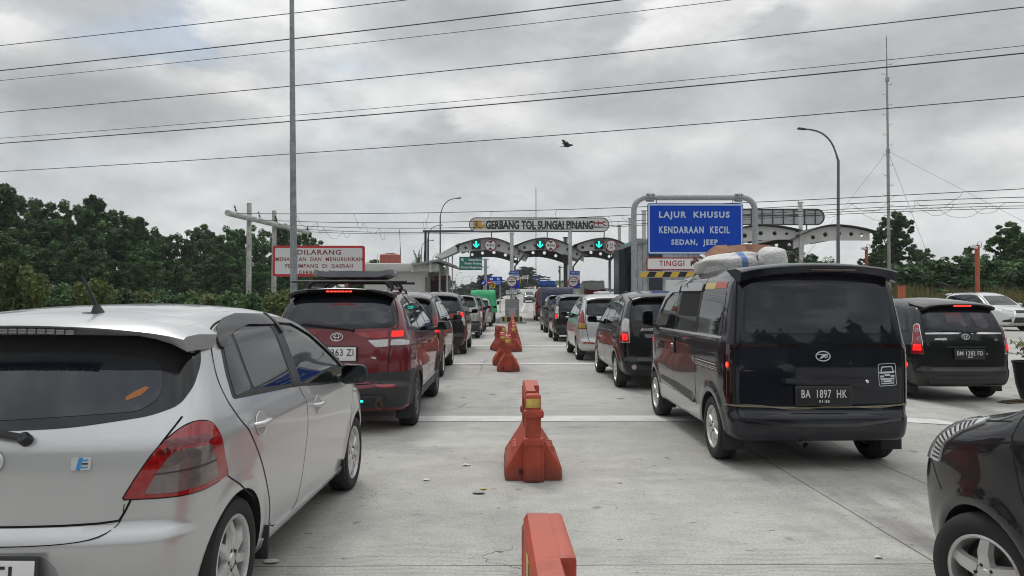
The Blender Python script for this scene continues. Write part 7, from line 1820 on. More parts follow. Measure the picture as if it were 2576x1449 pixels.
# ------------------------------------------------------------------ posts and lamps
def street_lamp(lab, px, Y, top, tip, ptip, zb=0.0, r=.075, double=False, grp='street lamps'):
    """tapered post with a bent arm; (top) pixel height where the bend starts, (tip) arm end"""
    b0 = P(px, 700, Y); a, e = P(px, top, Y), P(tip, ptip, Y)
    t = thing('street_lamp', lab, 'street lamp', (b0.x, Y, zb), 0, grp)
    b = MB(); rel = lambda v: Vector((v.x - b0.x, 0, v.z - zb))
    A, E = rel(a), rel(e); pts = [Vector((0, 0, 0)), Vector((0, 0, A.z * .5)), A]
    for k in range(1, 9):
        f = k / 8; pts.append(Vector((E.x * f * f * .75 + E.x * f * .25, 0, A.z + (E.z - A.z) * (1 - (1 - f) ** 2))))
    rs = [r * 1.25, r, r * .8] + [r * .55] * 8; b.tube(pts, rs, 10)
    if double:
        b.tube([A] + [Vector((-q.x, 0, q.z)) for q in pts[3:]], [r * .8] + [r * .55] * 8, 8)
    b.obj('post', mat('lamp_post_grey', (.13, .14, .145), .45, .4), t)
    for sg in ((1, -1) if double else (1,)):
        h = MB(); d = Vector((math.copysign(1, E.x) * sg, 0, .12)).normalized(); c = Vector((E.x * sg, 0, E.z)); L = .045 * abs(E.x) + .35
        h.box(c + d * L * .4, (L, .22, .10), rot=(0, -math.atan2(d.z, d.x) if d.x > 0 else math.atan2(d.z, -d.x), 0), bev=.03); h.obj('lamp_head', mat('lamp_head_dark', (.05, .053, .055), .4), t)
street_lamp('street lamp rising behind the big blue sign on the right, arm bent to the left', 2109, 41, 405, 2024, 325, r=.09)
street_lamp('tallest street lamp left of the name sign, arm bent to the right', 1107.5, 68, 545, 1150, 499)
street_lamp('thin street lamp just left of the tallest one', 1075.6, 92, 602, 1106, 567); street_lamp('short-armed street lamp at the left edge of the toll canopies', 1060, 115, 625, 1086, 605)
street_lamp('street lamp bowed to the right below the sloping walkway roof', 1086.5, 147, 660, 1106, 637); street_lamp('distant street lamp right of the kiosk', 1146.4, 245, 700, 1160, 685.5)
street_lamp('second distant street lamp right of the kiosk', 1161.6, 280, 708, 1173.5, 694.5); street_lamp('distant twin-armed street lamp left of the green tarpaulin', 1186.8, 280, 705, 1192, 696, double=True)
street_lamp('tiny twin-armed lamp by the blue board on the crest', 1357, 290, 694, 1361, 687, 8.0, double=True)
def tall_post():
    Y = 20.0; c = P(741, 760, Y); t = thing('lamp_post', 'tall galvanised lamp post rising out of the picture behind the dark red off-roader', 'lamp post', (c.x, Y, 0))
    b = MB(); top = P(733, -60, Y); z1 = top.z + .6
    b.cyl((0, 0, 0), (top.x - c.x, 0, z1), .105, .055, 20); b.cyl((0, 0, 0), (0, 0, .04), .25, n=20); zc = P(738, 355, Y).z
    f = zc / z1; b.cyl(((top.x - c.x) * f, 0, zc - .35), ((top.x - c.x) * f, 0, zc), .082, n=20)
    b.obj('post', mat('galvanised_post', (.25, .265, .28), .5, .35, var=.35, vscale=7), t)
    a = MB(); a.tube([(top.x - c.x, 0, z1 - .1), (top.x - c.x + .1, 0, z1 + .8), (top.x - c.x + 1.6, 0, z1 + 1.2)], .04, 8); a.box((top.x - c.x + 1.9, 0, z1 + 1.25), (.7, .25, .1), bev=.03); a.obj('lamp_arm', GALV, t)
tall_post()
def h_poles():
    pm = mat('whitewashed_pole', (.42, .42, .40), .7, var=.3, vscale=3)
    ends = [P(572, 535.5, 37.8), P(776, 585, 47.6)]
    for px, top, Y, lab in ((627, 511, 40.3, 'nearer whitewashed pole crossed by a slanting log'), (690, 530, 43.4, 'farther whitewashed pole crossed by the same log, behind the red-bordered sign')):
        a = P(px, top, Y); t = tag(thing('power_pole', lab, 'pole', (a.x + .19, Y, 0), 0, 'whitewashed poles on the left'), None)
        b = MB(); b.cyl((0, 0, 0), (-.19 * 0, 0, a.z), .15, .125, 16)
        rnd = random.Random(px)
        b.obj('shaft', pm, t)
        s = MB()
        for i in range(9): s.tube([(-.16, 0, 1.2 + i * .55), (.16, 0, 1.2 + i * .55)] if i % 2 else [(0, -.16, 1.2 + i * .55), (.12, -.17, 1.2 + i * .55)], .012, 5)
        s.obj('step_bolt', DSTEEL, t); t.location.x = a.x
    t = thing('cross_log', 'long whitewashed log fixed slanting across the two poles, with insulators', 'crossarm', tuple(ends[0])); d = ends[1] - ends[0]
    b = MB(); b.tube([(0, 0, 0), tuple(d * .5), tuple(d)], [.155, .145, .13], 18); b.obj('log', pm, t)
    u = d.normalized()
    for f in (.09, .35, .56, .985):
        i = MB(); p = d * f + Vector((0, 0, .14)); lean = Vector((-.10, 0, .34)) if f < .9 else Vector((.0, 0, .25))
        for k in range(5): i.lathe([(.02, -.02), (.075, .0), (.03, .03)], 10, 0, Matrix.Translation(p + lean * (k / 4)))
        i.tube([p + Vector((.12, 0, -.06)), p, p + lean * 1.15], .022, 6); i.obj('insulator', mat('insulator_dark', (.03, .028, .03), .3), t)
h_poles()
WIRE = mat('cable_black', (.018, .018, .02), .6)
def wire(lab, pts, r, group, n=40, m=None):
    """cable through points of the place, hanging smoothly"""
    pts = np.array([tuple(p) for p in pts]); s = np.concatenate([[0], np.cumsum(np.linalg.norm(np.diff(pts, axis=0), axis=1))])
    deg = min(len(pts) - 1, 3); S = np.linspace(0, s[-1], n)
    Q = np.stack([np.polyval(np.polyfit(s / s[-1], pts[:, k], deg), S / s[-1]) for k in range(3)], 1)
    b = MB(); b.tube([Vector(q) for q in Q], r, 5); o = b.obj('power_cable', m or WIRE); tag(o, lab, 'cable', group); return o, Q
def overhead():
    ords = ('topmost', 'second from the top', 'third from the top, thin', 'fourth from the top', 'fifth from the top, thin', 'sixth from the top, thick', 'lowest')
    L = [((0, 115), (1020, 0), .016), ((0, 178), (1560, 0), .021), ((0, 203), (1840, 0), .011), ((0, 283), (2576, 18), .016), ((0, 348), (2576, 115), .010), ((0, 361), (2576, 134), .020), ((0, 432), (2576, 243), .014)]
    for (a, b, r), o in zip(L, ords):
        sl = (b[1] - a[1]) / (b[0] - a[0]); pts = []
        for x in (-420, 300, 1100, 1900, 3000):
            y = a[1] + sl * (x - a[0]) + .0000065 * (x - a[0]) * (b[0] - x) * (1 if b[0] > 2000 else .9)
            k = (x - 1268.0) / FPX; Y = 22.0 / (1 + k / 3.24)
            pts.append(P(x, y, Y))
        wire('overhead cable crossing the whole sky, %s of the seven' % o, pts, r * .85, 'overhead cables across the sky')
overhead()
def gate_wires():
    S = [[(596, 537, 38.2), (1191, 533, 36), (1868, 510, 33), (2700, 468, 29)], [(650, 553, 40.8), (1191, 557, 39), (1868, 526, 35.5), (2700, 493, 31)], [(700, 565, 43.2), (1191, 572, 41), (1868, 540, 37), (2700, 506, 33)],
         [(756, 576, 46.5), (1191, 583, 44), (1868, 547, 39), (2700, 517, 34)], [(776, 583, 47.6), (1191, 586, 45), (1868, 552, 40), (2700, 522, 35)]]
    labs = ('highest', 'second highest', 'third highest', 'fourth highest', 'lowest'); W = []
    for s, l in zip(S, labs): W.append(wire('thin wire strung from the slanting log over the toll gate, %s of five' % l, [P(*q) for q in s], .016, 'wires from the slanting log', 60))
    def at_px(Q, px):
        best = min(range(len(Q)), key=lambda i: abs((_CR.transposed() @ (Vector(Q[i]) - cam.location)).x / -(_CR.transposed() @ (Vector(Q[i]) - cam.location)).z * FPX + 1288 - px)); return Vector(Q[best])
    T = [(0, 748, 1, 790), (1, 790, 2, 826), (2, 826, 3, 855), (3, 857, 4, 882), (0, 901, 1, 929), (1, 929, 2, 955), (2, 955, 3, 975), (0, 1063, 1, 1075), (0, 1228, 1, 1226), (0, 1402, 1, 1392), (1, 1520, 2, 1560), (0, 1600, 1, 1565),
         (1, 2150, 0, 2260), (2, 2045, 1, 2140), (1, 2300, 0, 2400), (2, 2262, 1, 2296), (3, 2300, 2, 2390), (4, 2160, 3, 2260), (3, 2450, 2, 2530), (4, 2350, 3, 2480), (2, 1990, 0, 2000)]
    rnd = random.Random(2)
    for i, (a, pa, b2, pb) in enumerate(T):
        A, B = at_px(W[a][1], pa), at_px(W[b2][1], pb); n = 12; mb = MB(); sag = .25 + .10 * (B - A).length
        mb.tube([A.lerp(B, k / n) + Vector((.05 * math.sin(k * 1.7 + i), 0, -sag * 4 * (k / n) * (1 - k / n))) for k in range(n + 1)], .008, 5); o = mb.obj('tie_wire', WIRE); o.parent = W[a][0]
gate_wires()
def gantry():
    Y = 54.0; a, b2 = P(1070.5, 581.5, Y), P(1184, 580, Y)
    t = thing('cable_gantry', 'thin dark cable gantry reaching from the office to the name sign', 'gantry', (a.x, Y, 0)); m = MB()
    m.box((.0, 0, a.z / 2), (.16, .16, a.z)); m.tube([(.2, .1, 0), (.2, .1, a.z)], .05, 6); m.box(((b2.x - a.x) / 2, 0, a.z), (b2.x - a.x + .4, .12, .14)); m.obj('frame', DSTEEL, t)
    for sg in range(3): m2 = MB(); m2.tube([(.02 + .03 * sg, -.1, a.z), (-.10 + .05 * sg, -.12, a.z * .7), (-.05 + .04 * sg, -.1, a.z * .4)], .02, 5); m2.obj('hanging_cable', WIRE, t)
gantry()
def mast():
    Y = 45.0; px = 2236.5; c = P(px, 700, Y); zt = P(px, 100, Y).z; t = thing('mast', 'tall thin lightning mast with rungs, held by guy wires on the right', 'mast', (c.x, Y, 0)); m1, m2 = P(px, 380, Y).z, P(px, 200, Y).z
    b = MB(); b.cyl((0, 0, 0), (0, 0, m1), .105, .085, 14); b.cyl((0, 0, m1), (-.02, 0, m2), .07, .06, 12); b.cyl((-.02, 0, m2), (-.03, 0, zt), .042, .03, 10); b.cyl((-.03, 0, zt), (-.03, 0, zt + .3), .05, .005, 8)
    for z in (m1, m2): b.cyl((0, 0, z - .12), (0, 0, z + .12), .12, n=12)
    b.obj('tube', mat('mast_grey', (.33, .32, .30), .6, .2, var=.2), t)
    i = 0; z = 3.0
    while z < zt - 1.5:
        r = MB(); s = 1 if i % 2 else -1; r.tube([(0, 0, z), (s * .26, 0, z + .02), (s * .28, 0, z + .10)], .014, 5); z += .62; i += 1; r.obj('rung', DSTEEL, t)
    for e in (P(2105, 545, 47), P(2600, 570, 38), P(2372, 740, 50), ):
        g = MB(); A = Vector((0, 0, m1)); E = e - Vector((c.x, Y, 0)); D = (E - A); E2 = A + D * (1.0 if e.z < 3 else m1 / max(.1, m1 - E.z) * .97)
        g.tube([tuple(A), tuple(E2)], .010, 5); g.obj('guy_wire', GALV, t)
mast()
def far_mast():
    Y = 300; c = P(1348, 700, Y); zt = P(1347, 474, Y).z; t = thing('lattice_mast', 'white lattice radio mast seen far off through the middle lane', 'mast', (c.x, Y, 8)); b = MB(); s = .45
    for k in range(3): a = 2.1 * k; b.cyl((s * math.cos(a), s * math.sin(a), -8), (s * .6 * math.cos(a), s * .6 * math.sin(a), zt - 8), .06, n=5)
    z = -7.0; i = 0
    while z < zt - 10:
        for k in range(3):
            a0, a1 = 2.1 * k, 2.1 * (k + 1); f = 1 - .4 * (z + 8) / zt; b.cyl((s * f * math.cos(a0), s * f * math.sin(a0), z), (s * f * math.cos(a1), s * f * math.sin(a1), z + 1.0), .035, n=4)
        z += 1.0
    b.cyl((0, 0, zt - 9), (0, 0, zt - 6), .04, n=5); b.obj('tower', mat('mast_white', (.55, .52, .50), .6), t)
far_mast()
c = P(1008.5, 650, 51.5); t = thing('roof_aerial', 'thin whip aerial standing on the office roof', 'aerial', (c.x, 51.5, P(1008, 664, 51.5).z)); b = MB(); b.cyl((0, 0, -.4), (-.05, 0, 1.2), .03, n=6); b.cyl((-.05, 0, 1.2), (-.1, 0, P(1007, 577, 51.5).z - t.location.z), .018, n=6); b.obj('rod', DSTEEL, t)
c = P(1408.4, 700, 120); t = thing('power_pole', 'dark wooden pole beside the rising road, left of the second column', 'pole', (c.x, 120, 0)); b = MB(); zt = P(1408, 668, 120).z; b.cyl((0, 0, 0), (0, 0, zt), .16, .12, 8); b.box((.1, 0, zt - .3), (.9, .12, .12)); b.box((-.1, 0, zt - .9), (.3, .2, .5)); b.obj('shaft', DSTEEL, t)
def orange_post(px, top, Y, r, lab, camera=True):
    c = P(px, 700, Y); z0 = float(height(c.x, Y)); zt = P(px, top, Y).z; t = thing('orange_post', lab, 'post', (c.x, Y, z0), 0, 'orange posts on the right'); b = MB()
    b.cyl((0, 0, 0), (0, 0, zt - z0), r, n=12); b.cyl((0, 0, zt - z0 - .05), (0, 0, zt - z0), r * 1.25, n=12); b.obj('shaft', mat('post_orange', (.42, .10, .045), .55, var=.15), t)
    if camera:
        k = MB(); k.box((-.22, -.08, zt - z0 - .12), (.34, .16, .16), rot=(0, R_(12), 0), bev=.03); k.tube([(0, 0, zt - z0), (.05, 0, zt - z0 + .18), (.22, 0, zt - z0 + .15), (.25, 0, zt - z0 - .1), (.1, 0, zt - z0 - .2)], .015, 5, mi=1); k.obj('camera_head', [SIGNW, WIRE], t)
orange_post(2180, 621, 50, .10, 'orange camera post in front of the big dark tree'); orange_post(2459, 616, 40, .12, 'orange camera post in front of the trees at the far right'); orange_post(2268, 719, 33, .15, 'short thick orange post behind the black people carrier on the right', False)
orange_post(1399.5 + 1150 - 600 + .0, 622, 60, .12, 'orange post above the sacks, under the right canopies', False); orange_post(1567 - 1.0, 722, 52, .14, 'short orange post by the dark blue portal', False)
# ------------------------------------------------------------------ foliage
def leaf_mat(name, dark, light, hue=(0, 0, 0)):
    m = bpy.data.materials.new(name); m.use_nodes = True; nt = m.node_tree; N = nt.nodes.new; L = nt.links.new; b = nt.nodes['Principled BSDF']
    a = N('ShaderNodeAttribute'); a.attribute_name = 'tone'; oi = N('ShaderNodeObjectInfo')
    mx = N('ShaderNodeMix'); mx.data_type = 'RGBA'; L(a.outputs['Fac'], mx.inputs[0]); mx.inputs[6].default_value = (*dark, 1); mx.inputs[7].default_value = (*light, 1)
    hs = N('ShaderNodeHueSaturation'); v = N('ShaderNodeMapRange'); v.inputs['To Min'].default_value = .78; v.inputs['To Max'].default_value = 1.22; L(oi.outputs['Random'], v.inputs['Value']); L(v.outputs[0], hs.inputs['Value']); L(mx.outputs[2], hs.inputs['Color'])
    L(hs.outputs[0], b.inputs['Base Color']); b.inputs['Roughness'].default_value = .55; b.inputs['Specular IOR Level'].default_value = .35
    tr = N('ShaderNodeBsdfTranslucent'); L(hs.outputs[0], tr.inputs['Color']); ms = N('ShaderNodeMixShader'); ms.inputs[0].default_value = .22
    out = nt.nodes['Material Output']; L(b.outputs[0], ms.inputs[1]); L(tr.outputs[0], ms.inputs[2]); L(ms.outputs[0], out.inputs['Surface'])
    return m
LEAF = leaf_mat('leaf_dark_green', (.036, .080, .030), (.12, .225, .075)); LEAFY = leaf_mat('leaf_yellow_green', (.07, .10, .03), (.21, .24, .07)); LEAFG = leaf_mat('leaf_mid_green', (.036, .080, .028), (.11, .21, .065)); LEAFHAZE = leaf_mat('leaf_haze_green', (.07, .10, .075), (.14, .175, .125))  # far leaves painted paler and greyer, distance haze put into their colour
BARK = mat('bark', (.10, .085, .065), .9, var=.3)
def crown_arrays(seed, h, w, z0, nc, nl, ls, shape='ovoid', tuft=.16, upright=.5):
    """clumps of leaf-sized faces spread through an uneven crown"""
    g = np.random.default_rng(seed); C = []; lobes = []
    nlob = 5 if shape in ('bush', 'spread') else 13
    for i in range(nlob):
        z = z0 + (1 - z0) * ((i + .5) / nlob) ** .9; a = i * 2.4 + g.uniform(-.5, .5)
        if shape == 'ovoid': R = math.sin(math.pi * min(1, z * .72 + .20)) ** .7
        elif shape == 'wall': R = (1 - z ** 2.6) * .95 + .05
        elif shape == 'spire': R = (1 - z ** 1.7) * .95 + .05
        else: R = .75
        lr = (.15 + .17 * R) * g.uniform(.75, 1.3); rr = R * (.36 if shape == 'ovoid' else .62) * g.uniform(.35, 1.1)
        lobes.append((rr * w / 2 * math.cos(a), rr * w / 2 * math.sin(a), min(z, .985 - lr * w * .55) * h, lr * w))
    for i in range(3): lobes.append((g.normal(0, .07) * w, g.normal(0, .07) * w, (.90 - .10 * i) * h, (.07 + .045 * i) * w))
    vol = np.array([l[3] ** 2 for l in lobes]); vol /= vol.sum()
    for i in range(nc):
        l = lobes[g.choice(len(lobes), p=vol)]; d = g.normal(size=3); d /= np.linalg.norm(d); q = l[3] * g.uniform(.25, .9) ** .5
        C.append((l[0] + d[0] * q, l[1] + d[1] * q, max(z0 * h * .6, l[2] + d[2] * q * 1.15), g.uniform(.5, 1.5)))
    C = np.array(C); tot = nc * nl
    ci = np.repeat(np.arange(nc), nl); cr = C[ci, 3] * tuft * w * .5
    d = g.normal(size=(tot, 3)); d /= np.linalg.norm(d, axis=1, keepdims=True); rad = g.uniform(.25, 1.0, tot) ** .5
    pos = C[ci, :3] + d * (cr * rad)[:, None] * np.array([1, 1, 1.05])
    nrm = d * .6 + np.array([0, 0, upright]) + g.normal(size=(tot, 3)) * .55; nrm /= np.linalg.norm(nrm, axis=1, keepdims=True)
    u = np.cross(nrm, g.normal(size=(tot, 3))); u /= np.linalg.norm(u, axis=1, keepdims=True); v = np.cross(nrm, u)
    s = ls * g.uniform(.6, 1.3, tot)[:, None]
    V = np.stack([pos - u * s * .95, pos - v * s * .36 + nrm * s * .10, pos + u * s * .95, pos + v * s * .36 + nrm * s * .10], 1).reshape(-1, 3)
    F = np.arange(tot * 4).reshape(-1, 4)
    ct = np.clip(g.normal(.40, .26, nc), 0, 1); tone = np.clip(ct[ci] + g.normal(0, .16, tot), 0, 1)
    return V, F, tone, C
def trunk_mb(h, r, C, seed, bare=.2):
    b = MB(); rnd = random.Random(seed); top = h * .8; pts = []
    for i in range(7): f = i / 6; pts.append((.10 * math.sin(f * 4 + seed) * f, .10 * math.cos(f * 3 + seed) * f, top * f))
    b.tube(pts, [r * (1 - .78 * i / 6) for i in range(7)], 8)
    for k in range(9):
        c = C[rnd.randrange(len(C))]; z = max(h * bare, c[2] * .55); p = Vector((0, 0, z)); q = Vector(c[:3]); b.tube([p, p.lerp(q, .5) + Vector((0, 0, .1)), q], [r * .38, r * .25, r * .08], 5)
    return b
_TREES = {}
def tree(kind, lab, x, y, h, w=None, rz=0.0, group=None, cat='tree', nm='tree', zb=None, leaf=None):
    K = dict(a=(11, 1.0, .62, .05, 230, 100, .16, 'spire'), b=(23, 1.0, .66, .05, 230, 100, .16, 'wall'), c=(37, 1.0, .58, .06, 230, 100, .16, 'spire'), d=(41, 1.0, .70, .06, 230, 100, .16, 'wall'), big=(57, 1.0, .52, .10, 240, 105, .16, 'ovoid'), sparse=(61, 1.0, .60, .30, 34, 70, .15, 'spread'),
             bush=(71, 1.0, 1.5, .02, 60, 80, .2, 'wall'), yb=(83, 1.0, 1.1, .08, 40, 85, .2, 'spread'))[kind]
    if (kind, leaf) not in _TREES:
        ls = {'bush': .085, 'yb': .075, 'sparse': .03}.get(kind, .0185)
        V, F, tone, C = crown_arrays(K[0], K[1], K[2], K[3], K[4], K[5], ls, K[7], {'bush': .22, 'yb': .22, 'sparse': .24}.get(kind, .10))
        me = np_mesh('crown', V, F, [leaf or (LEAFY if kind == 'yb' else LEAF)], tone)
        tm = trunk_mb(1.0, .018 if kind not in ('bush', 'yb') else .03, C, K[0]); _TREES[(kind, leaf)] = (me, tm, None)
    me, tm, tme = _TREES[(kind, leaf)]
    t = thing(nm, lab, cat, (x, y, float(height(x, y)) - .05 if zb is None else zb), rz, group)
    w = w or h * K[2]; sc = (w / K[2], w / K[2], h)
    c = link('crown', me, t); c.scale = sc
    if tme is None: o = tm.obj('trunk', BARK, t); _TREES[(kind, leaf)] = (me, tm, o.data)
    else: o = link('trunk', tme, t)
    o.scale = sc
    return t
def at_ground(px, Y): return P(px, 757, Y).x
def left_trees():
    rows = [(-70, 490, 50, 'a'), (10, 482, 52, 'c'), (56, 508, 57, 'b'), (128, 530, 60, 'a'), (185, 528, 56, 'b'), (226, 514, 58, 'c'), (289, 550, 62, 'a'), (332, 563, 60, 'c'), (372, 588, 64, 'b'), (408, 604, 68, 'c'), (455, 596, 66, 'd'), (502, 582, 70, 'a'), (538, 604, 74, 'c'), (572, 587, 72, 'b'), (610, 592, 76, 'a'), (650, 583, 76, 'd'), (714, 577, 79, 'c'), (757, 592, 82, 'b'), (790, 612, 86, 'a')]
    sp = ['at the left edge of the picture', 'with the highest top, near the left edge', 'just right of the highest one', 'lower crown between two taller ones', 'above the car aerial on its left', 'with a knobbly top above the car aerial', 'second taller crown right of the aerial', 'with a thin spike right of the aerial', 'with a low rounded top', 'lowest top before the gap of sky', 'first beyond the gap of sky', 'pointed crown beyond the gap of sky', 'low crown between two pointed ones', 'behind the left of the nearer white pole', 'directly behind the nearer white pole', 'between the two white poles', 'behind the farther white pole', 'behind the red-bordered sign', 'last one, right of the lamp post']
    rnd = random.Random(9)
    for (px, top, Y, k), s in zip(rows, sp):
        x = at_ground(px, Y); h = P(px, top, Y).z + .15; tree(k, 'dense dark green tree in the left row, ' + s, x, Y, h, h * rnd.uniform(.62, .80), rnd.uniform(0, 6.28), 'dense trees along the left')
    low = [(5, 590, 44, 'pale green low tree in front of the row at the left edge'), (195, 612, 46, 'lighter green young tree in front of the row, left of the aerial'), (352, 640, 50, 'lighter green young tree in front of the row, right of the aerial'), (546, 646, 58, 'lighter green young tree before the nearer white pole'), (455, 672, 54, 'small dark shrub-like tree between the two lighter ones'), (270, 668, 48, 'dark low tree behind the car aerial'), (100, 640, 47, 'dark low tree behind the yellowish bush'), (640, 668, 62, 'small tree between the white poles, under the others'), (722, 668, 66, 'small tree just under the red-bordered sign'), (800, 690, 70, 'small tree under the right part of the red-bordered sign')]
    for px, top, Y, lab in low:
        x = at_ground(px, Y); h = P(px, top, Y).z; tree('d' if px % 2 else 'b', lab, x, Y, h, h * .85, px, 'young trees on the left', leaf=LEAFG)
    for px, top, Y, w, lab in ((28, 686, 33, 2.1, 'yellowish feathery bush at the left edge above the silver hatchback'), (82, 708, 33, 1.5, 'smaller yellowish feathery bush beside the edge one'), (232, 714, 34, 1.9, 'spreading yellow-green bush with pale branches behind the car aerial')):
        x = at_ground(px, Y); h = P(px, top, Y).z; tree('yb', lab, x, Y, h, w, px, 'yellowish bushes on the left', 'bush', 'bush')
    for i, px in enumerate(range(-40, 720, 54)):
        Y = 38 + (i % 3) * 2.0; h = P(px, 748 - (i * 7 % 11), Y).z; tree('bush', 'low scrub bush along the foot of the left trees, %s' % ('under the tall trees', 'seen over the hatchback roof')[0 if px < 60 else 1], at_ground(px, Y), Y, h, 2.8, i, 'scrub bushes along the left trees', 'bush', 'bush', leaf=LEAFY if i % 3 else LEAFG)
left_trees()
def right_trees():
    R = [('big', 2246, 538, 70, 5.2, LEAF, 'big dark round-topped tree behind the mast'), ('big', 2205, 640, 66, 4.0, LEAF, 'lower shoulder of trees left of the mast'), ('c', 2322, 626, 78, 5.0, LEAF, 'small dark tree right of the big one'), ('a', 2535, 562, 52, 4.6, LEAFG, 'leafy tree with several leaders at the right edge'), ('b', 2590, 585, 50, 4.5, LEAFG, 'broad green tree cut by the right edge'), ('d', 2478, 655, 54, 3.6, LEAFG, 'bushy green tree just left of the edge trees'), ('b', 2425, 640, 64, 4.2, LEAF, 'dark tree behind the orange camera post'), ('c', 2440, 618, 70, 2.6, LEAF, 'thin-topped tree above the orange camera post'),
         ('d', 1990, 612, 84, 6.0, LEAF, 'dark tree behind the cardboard and sacks'), ('b', 2040, 640, 80, 5.0, LEAF, 'tree right of the sacks under the last canopy'), ('sparse', 2100, 655, 78, 4.0, LEAFG, 'thin twiggy tree behind the right street lamp'), ('b', 2135, 668, 74, 4.6, LEAF, 'low tree under the guy wire'), ('d', 2160, 680, 64, 4.0, LEAFG, 'low leafy tree left of the orange camera post'), ('b', 2280, 700, 58, 4.0, LEAF, 'low dark tree under the big one')]
    for k, px, top, Y, w, lf, lab in R: x = at_ground(px, Y); z0 = float(height(x, Y)); tree(k, lab, x, Y, P(px, top, Y).z - z0, w, px, 'trees on the right', leaf=lf)
    for i, px in enumerate((2300, 2350, 2400, 2450, 2500, 2550, 2590)):
        Y = 47 + (i % 3) * 2; x = at_ground(px, Y); z0 = float(height(x, Y)); tree('bush', 'dense green bush below the trees on the right bank, behind the dry grass', x, Y, P(px, 672 - (i * 13 % 22), Y).z - z0, 4.0, i, 'bushes on the right bank', 'bush', 'bush', leaf=LEAFG)
right_trees()
def palm_mesh(seed, nf=26, L=2.6, up=.9):
    g = np.random.default_rng(seed); V = []; F = []; tn = []
    for f in range(nf):
        a = g.uniform(0, 6.28); el = g.uniform(.15, 1.35) * up; l = L * g.uniform(.75, 1.1); p = np.zeros(3); d = np.array([math.cos(a) * math.cos(el), math.sin(a) * math.cos(el), math.sin(el)]); sd = np.array([-math.sin(a), math.cos(a), 0]); n = 15; t0 = g.uniform(.2, .8)
        for i in range(n):
            q = p + d * l / n; d = d + np.array([0, 0, -.115]); d /= np.linalg.norm(d); nn = np.cross(sd, d)
            ln = (.16 + .62 * math.sin(math.pi * min(1, (i + 1.2) / n * .95))) * L * .27
            for s in (-1, 1):
                for o in (0., .5):
                    b = p + (q - p) * o; tip = b + sd * s * ln * .8 + d * ln * .55 - nn * 0 + np.array([0, 0, -ln * .35 * g.uniform(.4, 1.2)]); k = len(V); w = d * l / n * .26
                    V += [b - w, b + w, tip + w * .4, tip - w * .4]; F.append((k, k + 1, k + 2, k + 3)); tn.append(np.clip(t0 + g.normal(0, .12), 0, 1))
            p = q
    return np.array(V), np.array(F), np.array(tn)
def palms():
    LP = leaf_mat('palm_leaf', (.02, .045, .018), (.075, .12, .05)); ms = [np_mesh('fronds', *palm_mesh(s)[:2], [LP], palm_mesh(s)[2]) for s in (3, 8)]; tr = None
    spots = [(2292, 655, 54), (2325, 672, 52), (2365, 662, 56), (2395, 680, 50), (2160, 664, 66), (2120, 676, 68), (2345, 690, 48), (2310, 705, 47), (2268, 690, 50), (2195, 676, 58)]
    words = ['leaning behind the mast foot', 'in the middle of the palm clump', 'tallest on the right of the clump', 'low one at the right of the clump', 'left of the big tree', 'farthest left, by the lamp post', 'low one above the dry grass', 'lowest of the clump, over the black car roof', 'just right of the mast', 'between the camera post and the mast']
    for i, (px, top, Y) in enumerate(spots):
        x = at_ground(px, Y); z0 = float(height(x, Y)); h = P(px, top, Y).z - z0; t = thing('palm', 'oil palm with arching fronds, ' + words[i], 'palm', (x, Y, z0), i * 1.3, 'oil palms on the right'); s = max(1.0, h * .42); zc = max(.3, h - s * 1.25)
        o = link('fronds', ms[i % 2], t); o.location = (0, 0, zc); o.scale = (s * .8,) * 3
        b = MB(); b.tube([(0, 0, 0), (0, 0, zc * .5), (0, 0, zc + .1)], [.28, .24, .2], 9); b.obj('trunk', BARK, t)
    Y = 60; x = at_ground(1052, Y); t = thing('palm', 'small feathery palm rising behind the white office', 'palm', (x, Y, 0)); o = link('fronds', np_mesh('fronds', *palm_mesh(17, 9, 1.5, 1.3)[:2], [LP], palm_mesh(17, 9, 1.5, 1.3)[2]), t); o.location = (0, 0, P(1052, 668, Y).z - .3); b = MB(); b.tube([(0, 0, 0), (0, 0, P(1052, 668, Y).z - .3)], [.12, .08], 8); b.obj('trunk', BARK, t)
palms()
